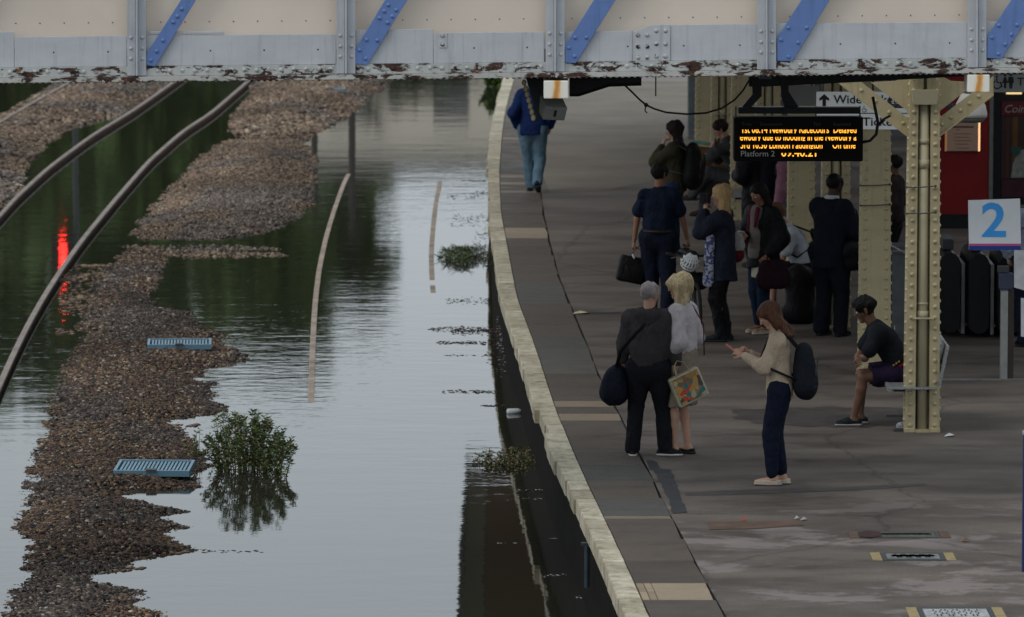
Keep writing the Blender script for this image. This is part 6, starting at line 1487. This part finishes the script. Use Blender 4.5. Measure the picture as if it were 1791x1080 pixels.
# 4 blonde woman filming
P4 = person(at(1263, 597), R(82), 1.70, 'blonde woman in long dark blue coat and black boots filming with a camera', 'light', 1.02, head=(0, .02),
    hands={-1: (-.03, .20, 1.46), 1: (.05, .20, 1.42)}, elbows={-1: (-.6, .2, -1), 1: (.6, .2, -1)}, feet={-1: (-.09, .02, .085), 1: (.09, -.04, .085)}, curl=.9,
    top=dict(c=(.016, .019, .032), t=.045, hem=.70, name='coat', collar=True), bottom=dict(type='trousers', c=BLK, t=.016, ankle=.05), shoes=dict(c=INK, type='boot'), hair=dict(c=(.42, .28, .13), style='verylong', t=.018, fold=.010))
e = held('camera_phone', P4, P4['hc'] + P4['hf'] * .19 - P4['hu'] * .02, 'small black camera held to the face of the blonde woman', 'camera'); b = MB(); b.box(-.07, .07, -.03, .04, -.05, .05, .012); b.build('camera_body', M_black, e); b = MB(); b.tube([(0, .03, 0), (0, .07, 0)], .028, 12); b.build('lens', M_dgrey, e, True)
e = held('tote_bag', P4, (.27, -.04, .98), 'white shoulder bag with a red base hanging at the side of the blonde woman filming', 'bag'); soft('bag_body', cloth((.42, .40, .38)), e, [((0, -.08, .05), (0, .08, .05), .10, .10, .02, ((1, 0, 0), 2.2)), ((0, -.08, .12), (0, .08, .12), .08, .08, .02, ((1, 0, 0), 2.2))], .011); soft('bag_base', cloth((.12, .015, .025)), e, [((0, -.09, -.06), (0, .09, -.06), .085, .085, .02, ((1, 0, 0), 1.9))], .011)
strap('strap', cloth((.10, .06, .05)), e, [(0, -.09, .15), (-.06, -.04, .38), (-.08, .01, .42), (-.06, .05, .38), (0, .09, .15)], .009)
e = held('scarf', P4, (-.17, .12, .88), 'blue and white patterned scarf end hanging in front of the blonde woman filming', 'scarf')
def pat_mat(name, cs, scale):
    m, nt, N, L, B = new_mat(name); v = N.new('ShaderNodeTexVoronoi'); v.inputs['Scale'].default_value = scale; t = N.new('ShaderNodeTexCoord'); L.new(t.outputs['Object'], v.inputs['Vector']); sp_ = N.new('ShaderNodeSeparateColor'); L.new(v.outputs['Color'], sp_.inputs[0])
    r = ramp(N, [((i + .0) / len(cs), c) for i, c in enumerate(cs)]); r.color_ramp.interpolation = 'CONSTANT'; L.new(sp_.outputs[0], r.inputs['Fac']); L.new(r.outputs['Color'], B.inputs['Base Color']); B.inputs['Roughness'].default_value = .7; return m
soft('cloth', pat_mat('scarf_pattern', [(.03, .04, .12), (.35, .36, .42), (.04, .05, .16), (.25, .27, .36)], 45), e, [((0, 0, .26), (0, .02, -.22), .05, .06, .02, ((1, 0, 0), 1.8))], .010, .008)
# 5 woman with phone, black coat
P5 = person(at(1335, 583), R(128), 1.67, 'dark haired woman in open black coat and jeans looking down at a phone', 'tan', 1.05, head=(-.1, .45),
    hands={1: (.06, .26, 1.14), -1: (-.23, .12, .94)}, elbows={1: (.6, -.3, -.8), -1: (-.5, -1, -.2)}, feet={-1: (-.08, .05, .085), 1: (.09, .0, .085)},
    top=dict(c=BLK, t=.055, hem=.78, name='coat', collar=True), bottom=dict(type='trousers', c=(.010, .020, .042), t=.016, ankle=.05, cut=.08), shoes=dict(c=(.40, .32, .24), type='sandal', sole=(.42, .36, .28)), hair=dict(c=(.012, .010, .010), style='bob', t=.006))
k5 = P5['k']
soft('shirt_tail', cloth((.42, .39, .30)), P5['root'], [((-.04, .045, .86), (-.04, .05, .66), .15, .15, .02, ((0, 1, 0), 1.5)), ('plane', (0, 0, .62), (0, 0, -1)), ('plane', (0, 0, .80), (0, 0, 1))], .0115)
soft('shirt_front', cloth((.16, .14, .13)), P5['root'], [((0, .10, 1.34), (0, .12, .9), .09, .10, .02, ((0, 1, 0), 1.4)), ('plane', (0, 0, .84), (0, 0, -1))], .0115)
soft('scarf', cloth((.10, .012, .03)), P5['root'], [((.055, .135, 1.38), (.075, .185, 1.02), .028, .024, .02, ((0, 1, 0), 1.5)), ((-.055, .135, 1.38), (-.06, .18, 1.2), .028, .024, .02, ((0, 1, 0), 1.5))], .009)
e = held('phone', P5, P5['hand'][1] + np.array([0, .02, .045]), 'pale phone in the hand of the woman in the open black coat', 'phone', .5); b = MB(); b.box(-.035, .035, -.07, .07, -.005, .005, .003); o = b.build('phone_body', plain('phone_white', (.5, .5, .52), .3), e); o.rotation_euler = (.5, 0, 0)
e = held('handbag', P5, (-.26, .08, .70), 'dark plum slouchy handbag on the arm of the woman in the open black coat', 'bag'); soft('bag_body', cloth((.028, .012, .018)), e, [((-.0, -.10, .04), (0, .10, .04), .10, .10, .02, ((1, 0, 0), 1.7)), ((0, -.11, -.07), (0, .11, -.07), .12, .12, .02, ((1, 0, 0), 1.6))], .011, .010); strap('strap', cloth((.028, .012, .018)), e, [(0, -.10, .12), (.02, -.05, .27), (.03, 0, .31), (.02, .05, .27), (0, .10, .12)], .010)
# 6 seated man, white T-shirt, bending forward
SEAT = .44
def seated(loc, rz, H, label, lean, **kw):
    k = H / 1.75; kw.setdefault('pelvis', (0, 0, (SEAT + .09) / k)); kw.setdefault('knees', {-1: (0, 1, .6), 1: (0, 1, .6)}); return person(loc, rz, H, label, lean=lean, **kw)
p6 = G(1412, 552)
P6 = seated((p6[0], p6[1], 0), R(96), 1.78, 'man in white T-shirt and black shorts sitting bent forward behind the suited man', .48, skin_k='light', w=1.1, head=(0, .6), hands={-1: (-.10, .45, .85), 1: (.16, .42, .80)}, feet={-1: (-.12, .42, .085), 1: (.12, .36, .085)}, curl=.9,
    top=dict(c=(.46, .48, .53), t=.03, sleeve='short', name='t_shirt', hem=.45, fold=.012), bottom=dict(type='shorts', c=BLK, t=.035), shoes=dict(c=BLK), hair=dict(c=(.14, .06, .03)))
rucksack(P6, 'black rucksack on the back of the bent man in the white T-shirt', BLK, .42)
e = held('drink_cup', P6, (-.02, .60, .80), 'orange topped cup held by the bent man in the white T-shirt', 'cup'); b = MB(); b.tube([(0, 0, -.06), (0, 0, .05)], [.03, .04], 12); b.build('cup', plain('cup_white', (.3, .3, .3), .5), e, True); b = MB(); b.ball((0, 0, .06), .042, 10, 6); b.build('orange_lid', plain('orange', (.45, .14, .02), .5), e, True)
sc_e = empty('suitcase', at(1397, 566), R(5)); tag(sc_e, 'tall black soft suitcase standing left of the suited man', 'suitcase'); soft('case', cloth(BLK), sc_e, [((-.10, 0, .12), (.10, 0, .12), .11, .11, .02), ((-.10, 0, .50), (.10, 0, .50), .11, .11, .02), ((0, 0, .12), (0, 0, .52), .15, .15, .05)], .014, .004)
b = MB(); b.tube([(-.06, 0, .60), (-.06, 0, .66), (.06, 0, .66), (.06, 0, .60)], .010, 6); b.build('handle', M_black, sc_e, True); b = MB(); b.ball((-.14, 0, .02), .022, 8, 6); b.ball((.14, 0, .02), .022, 8, 6); b.build('castors', M_black, sc_e, True)
# 7 man in dark suit
P7 = person(at(1450, 588), R(-38), 1.78, 'tall man in dark navy suit with white collar standing with his back to us', 'dark', 1.14, lean=.06, head=(-.15, .30),
    hands={1: (.16, .34, 1.16), -1: (-.02, .34, 1.04)}, elbows={1: (.5, -.5, -1), -1: (-.4, -.5, -1)}, feet={-1: (-.10, .0, .085), 1: (.12, .04, .085)}, curl=.8,
    top=dict(c=(.008, .010, .017), t=.042, hem=.76, name='suit_jacket', fold=.010), bottom=dict(type='trousers', c=(.008, .010, .016), t=.034, ankle=.085), shoes=dict(c=BLK), hair=dict(c=(.008, .007, .007), t=.006, fold=.003))
b = MB(); c0 = P7['neck']; b.tube([c0 + (np.cos(a) * P7['rt'] * .066 + np.sin(a) * P7['fw'] * .066 + P7['u'] * .045) for a in np.linspace(0, 6.28, 20)], .016, 6, False, 1.5); b.build('shirt_collar', cloth((.55, .56, .58)), P7['root'], True)
e = held('satchel', P7, (.27, .14, .95), 'black shoulder bag at the right hip of the man in the dark suit', 'bag'); soft('bag_body', cloth(BLK), e, [((0, -.13, .0), (0, .13, .0), .12, .12, .02, ((1, 0, 0), 2.0)), ((0, -.12, -.12), (0, .12, -.12), .10, .10, .02, ((1, 0, 0), 1.7))], .011); strap('strap', cloth(BLK), e, [(0, -.12, .10), (-.06, -.10, .42), (-.09, -.03, .50), (-.06, .06, .44), (0, .12, .10)], .012)
# 8 seated boy
p8 = G(1580, 742)
P8 = seated((p8[0], p8[1] - .05, 0), R(92), 1.72, 'boy in black T-shirt and shorts sitting with folded arms by the nearest column', .60, skin_k='brown', w=1.0, head=(0, .35), hands={-1: (.10, .44, .66), 1: (-.10, .47, .66)}, elbows={-1: (-1, .2, -.6), 1: (1, .2, -.6)}, feet={-1: (-.09, .50, .085), 1: (.09, .42, .085)},
    top=dict(c=(.010, .012, .016), t=.034, sleeve='short', hem=.5, name='t_shirt', fold=.010), bottom=dict(type='shorts', c=(.016, .010, .028), t=.03), shoes=dict(c=(.012, .018, .022), sole=(.30, .28, .25)), hair=dict(c=(.005, .005, .005), t=.016, fold=.020))
b = MB(); q = P8['chest'] + P8['rt'] * (-.02) - P8['fw'] * .15 + P8['u'] * .06; b.box(-.03, .03, -.004, 0, -.02, .02); o = b.build('back_print', plain('print_white', (.3, .32, .34), .6), P8['root']); o.location = q
b = MB(); q = P8['neck'] + P8['fw'] * .075 - P8['u'] * .05; b.ball((0, 0, 0), .028, 8, 6, (1, .5, 1.5)); o = b.build('blue_neck_flap', cloth((.03, .16, .30)), P8['root']); o.location = q
b = MB(); b.tube([P8['pel'] + (math.cos(a) * P8['rt'] * .172 + math.sin(a) * P8['fw'] * .14) * 1.0 + P8['u'] * .075 for a in np.linspace(0, 6.28, 22)], .010, 6, False, 1.8); b.build('red_waistband', cloth((.16, .01, .02)), P8['root'], True)
b = MB(); 
for i in range(3): b.ball(P8['pel'] + P8['rt'] * (-.175) * 1.0 + P8['fw'] * (.06 - .03 * i) + P8['u'] * .12, .013, 7, 5)
b.build('gold_badge', plain('brass', (.35, .24, .08), .4, metal=.5), P8['root'])
b = MB(); c_ = P8['el'][-1] * .25 + P8['hand'][-1] * .75; b.ball((0, 0, 0), .03, 8, 6, (1, .6, 1)); o = b.build('watch', plain('watch_white', (.35, .36, .38), .4), P8['root'], True); o.location = c_
# 9 woman looking at phone in beige jacket
P9 = person(at(1362, 848), R(84), 1.63, 'brown haired woman in cream jacket and navy trousers looking down at her phone', 'light', .92, lean=.03, head=(0, .55),
    hands={-1: (-.05, .34, 1.24), 1: (.06, .29, 1.25)}, elbows={-1: (-.3, -.3, -1), 1: (.3, -.3, -1)}, feet={-1: (-.06, .05, .085), 1: (.06, -.03, .085)}, curl=.7,
    top=dict(c=(.41, .325, .24), t=.024, hem=.84, sleeve='long', name='jacket', collar=True, fold=.008), bottom=dict(type='trousers', c=(.007, .010, .022), t=.018, ankle=.058, cut=.12), shoes=dict(c=(.46, .36, .28), type='flat', sole=(.30, .20, .14)), hair=dict(c=(.085, .038, .022), style='long', t=.018, fold=.016))
rucksack(P9, 'black leather rucksack on the back of the woman in the cream jacket', (.012, .014, .020), .95, None, .10)
e = held('phone', P9, P9['hand'][-1] + np.array([.02, .04, .03]), 'pink edged phone in the hands of the woman in the cream jacket', 'phone'); b = MB(); b.box(-.038, .038, -.075, .075, -.006, .006, .003); o = b.build('phone_body', plain('phone_pink', (.45, .12, .11), .4), e); o.rotation_euler = (.6, 0, 0)
# 10 woman grey jumper
P10 = person(at(1134, 798), R(-12), 1.60, 'short grey haired woman in charcoal hooded jumper seen from behind', 'light', 1.2, head=(-.55, .10),
    hands={-1: (-.27, .06, .84), 1: (.28, .04, .84)}, elbows={-1: (-1, -.4, 0), 1: (1, -.4, 0)}, feet={-1: (-.155, -.02, .085), 1: (.155, .05, .085)}, footdir={1: (1, .15, 0), -1: (-.2, 1, 0)}, curl=1.1, belly=.02,
    top=dict(c=(.040, .036, .038), t=.032, hem=.93, name='jumper'), bottom=dict(type='trousers', c=(.010, .010, .013), t=.022, ankle=.072), shoes=dict(c=INK, sole=(.5, .48, .44)), hair=dict(c=(.26, .22, .22), t=.010, fold=.010))
k10 = P10['k']; nb_ = P10['neck']
soft('hood', cloth((.035, .032, .034)), P10['root'], [(nb_ + np.array([-.07, -.06, -.02]), nb_ + np.array([.07, -.06, -.02]), .055, .055, .04), (nb_ + np.array([0, -.10, -.08]), nb_ + np.array([0, -.10, -.06]), .075, .07, .04, ((0, 1, 0), 1.8))], .0115, .008)
e = held('shoulder_bag', P10, (-.32, .0, .66), 'dark navy slouch bag slung across the woman in the charcoal jumper', 'bag'); soft('bag_body', cloth((.008, .010, .018)), e, [((.02, -.08, .08), (.02, .08, .08), .10, .10, .02, ((1, 0, 0), 1.2)), ((.01, -.09, -.06), (.01, .09, -.06), .135, .135, .11, ((1, 0, 0), 1.1))], .012, .012)
o10 = np.array([-.32, .0, .66]); pa = [np.array([-.30, -.06, .78]), np.array([-.235, -.15, .98]), P10['chest'] + np.array([-.08, -.165, .0]), P10['neck'] + np.array([.06, -.10, -.03]), P10['neck'] + np.array([.10, .0, .0]), P10['chest'] + np.array([.02, .17, .03]), np.array([-.24, .12, .95]), np.array([-.31, .06, .78])]
strap('strap', cloth(BLK), e, [p - o10 for p in pa], .020, .4)
e = held('shopping_bag', P10, (.36, .02, .66), 'colourful printed tote bag with red and teal picture between the two women', 'bag', R(25)); 
m_t = pat_mat('tote_print', [(.28, .16, .05), (.42, .06, .02), (.03, .14, .14), (.36, .32, .22), (.16, .10, .05), (.05, .05, .06), (.40, .22, .06)], 22)
b = MB(); b.box(-.15, .15, -.05, .05, -.155, .13, .014); o = b.build('bag_body', plain('tote_cream', (.42, .37, .26), .7), e); b = MB(); b.box(-.132, .132, -.056, -.0505, -.135, .115, .001); b.build('picture', m_t, e)
for yy_ in (-.045, .045): strap('handle', MATS['tote_cream'], e, [(-.07, yy_, .12), (-.05, yy_ * .6, .22), (0, yy_ * .3, .255), (.05, yy_ * .6, .22), (.07, yy_, .12)], .008)
for ch in e.children: pass
e.rotation_euler = (0, R(-24), e.rotation_euler.z)
# 11 blonde woman in white
P11 = person(at(1192, 795), R(64), 1.66, 'blonde woman in white cardigan and beige skirt with bare legs, face turned left', 'light', 1.08, head=(.15, .08),
    hands={-1: (-.15, .10, .96), 1: (.20, .12, .94)}, elbows={-1: (-.4, -1, 0), 1: (.4, -1, 0)}, feet={-1: (-.075, .05, .085), 1: (.075, -.03, .085)}, footdir={-1: (0, 1, 0)},
    top=dict(c=(.41, .375, .385), t=.03, hem=.94, name='cardigan', fold=.009), bottom=dict(type='skirt', c=(.20, .165, .13), t=.035, hem=.49), shoes=dict(c=BLK, type='sandal'), hair=dict(c=(.43, .335, .20), style='bob', t=.026, fold=.020))
pa = [P11['sh'][1] * .5 + P11['neck'] * .5 + np.array([0, -.07, .02]), P11['sh'][1] * .5 + P11['neck'] * .5 + np.array([0, .01, .075]) , P11['chest'] + np.array([.10, .16, .0]), P11['pel'] + np.array([.15, .13, .08])]
pb = [pa[1], pa[0], P11['chest'] + np.array([.12, -.165, .0]), P11['pel'] + np.array([.17, -.15, .03])]
o_ = strap('bag_strap', cloth((.07, .015, .03)), P11['root'], pa[::-1] + pb[1:], .008, .6)
# 12 seated man, grey, legs crossed
p12 = G(1292, 382)
P12 = seated((p12[0], p12[1] + .2, 0), R(86), 1.76, 'man in grey clothes sitting with crossed legs and a phone left of the display', .30, skin_k='light', w=1.05, head=(.1, .45), hands={-1: (-.08, .34, .98), 1: (.10, .40, .82)}, elbows={-1: (-1, -.1, -.6), 1: (1, -.1, -.6)}, feet={-1: (.02, .62, .30), 1: (.10, .48, .085)}, knees={-1: (-.3, .3, 1), 1: (0, 1, .6)}, curl=.9,
    top=dict(c=(.050, .050, .054), t=.03, sleeve='34', hem=.5, name='shirt'), bottom=dict(type='trousers', c=(.050, .052, .056), t=.03, ankle=.07), shoes=dict(c=(.035, .02, .014)), hair=dict(c=(.02, .012, .010)))
e = held('phone', P12, P12['hand'][-1] + np.array([0, .03, .04]), 'white phone held up by the seated man in grey', 'phone'); b = MB(); b.box(-.03, .03, -.05, .05, -.004, .004, .003); b.build('phone_body', MATS['phone_white'], e)
b = MB(); b.tube([(0, 0, 0), (0, 0, .62)], .010, 6); b.tube([(0, 0, .62), (0, .03, .66), (0, .06, .64)], .012, 6); o = b.build('umbrella', M_black); o.location = (p12[0] - .32, p12[1] - .05, .42); tag(o, 'thin black umbrella upright before the seated man in grey', 'umbrella')
# 13 person seated behind, blue coat, with brown bag and green paper
p13 = G(1302, 345)
P13 = seated((p13[0], p13[1], 0), R(88), 1.72, 'person in dark blue coat sitting farther back, half hidden by the display', .05, skin_k='light', w=1.05, head=(0, .05), hands={-1: (-.10, .36, .72), 1: (.12, .34, .70)}, feet={-1: (-.1, .48, .085), 1: (.1, .45, .085)},
    top=dict(c=(.014, .022, .050), t=.045, hem=.5, name='coat'), bottom=dict(type='trousers', c=(.11, .065, .03), t=.03, ankle=.07), shoes=dict(c=(.04, .02, .015)), hair=dict(c=(.03, .015, .012)))
e = held('holdall', P13, (.0, .62, .62), 'tan leather holdall with green paper on top behind the woman in olive', 'bag'); soft('bag_body', cloth((.14, .075, .030)), e, [((-.05, -.12, -.05), (-.05, .16, -.02), .16, .17, .02, ((0, 0, 1), 1.2))], .013, .01)
b = MB(); b.add([(-.16, -.16, .13), (.10, -.18, .14), (.12, .12, .18), (-.13, .14, .16)], [(0, 1, 2, 3)]); b.add([(-.16, -.16, .12), (.10, -.18, .13), (.12, .12, .17), (-.13, .14, .15)], [(3, 2, 1, 0)]); b.build('green_paper', plain('green_paper', (.12, .30, .24), .5, .3, 9), e)
# 14 large figure in black coat under the display
P14 = person(at(1330, 468), R(40), 1.80, 'broad person in black padded coat with a rucksack under the display', 'light', 1.25, head=(0, .2),
    hands={-1: (-.16, .26, 1.10), 1: (.18, .24, 1.10)}, top=dict(c=BLK, t=.07, hem=.72, name='coat'), bottom=dict(type='trousers', c=BLK, t=.03, ankle=.07), shoes=dict(c=BLK), hair=dict(c=(.02, .015, .012)))
rucksack(P14, 'large black rucksack with a small grey label on the broad person under the display', (.008, .009, .013), 1.25)
b = MB(); b.box(-.04, .04, -.004, .004, -.012, .012); o = b.build('coat_label', plain('label_grey', (.25, .27, .28), .5), P14['root']); o.location = P14['chest'] + np.array([.12, -.47, -.12]); o.rotation_euler = (0, .3, 0)
# 15, 16, 17 partly hidden figures
P15 = person(at(1563, 500), R(70), 1.56, 'dark haired person in dark clothes glimpsed between the two nearest columns', 'brown', .95, top=dict(c=(.03, .022, .02), t=.03, sleeve='long'), bottom=dict(type='trousers', c=BLK, t=.02), shoes=dict(c=BLK), hair=dict(c=(.012, .01, .01)))
P16 = person(at(1376, 476), R(60), 1.62, 'person in pink top and pale jacket glimpsed between the cream columns', 'light', .9, top=dict(c=(.26, .12, .16), t=.03), bottom=dict(type='trousers', c=(.13, .12, .14), t=.02), shoes=dict(c=BLK), hair=dict(c=(.08, .05, .03), style='long'))
P17 = person(at(1807, 606), R(20), 1.80, 'man in light blue shirt cut off by the right edge of the photo', 'light', 1.1, hands={-1: (-.25, .12, .95)}, elbows={-1: (-1, -.4, 0)}, top=dict(c=(.30, .35, .45), t=.03, name='shirt', hem=.90), bottom=dict(type='trousers', c=NAVY, t=.03), shoes=dict(c=BLK), hair=dict(c=(.12, .08, .05)))
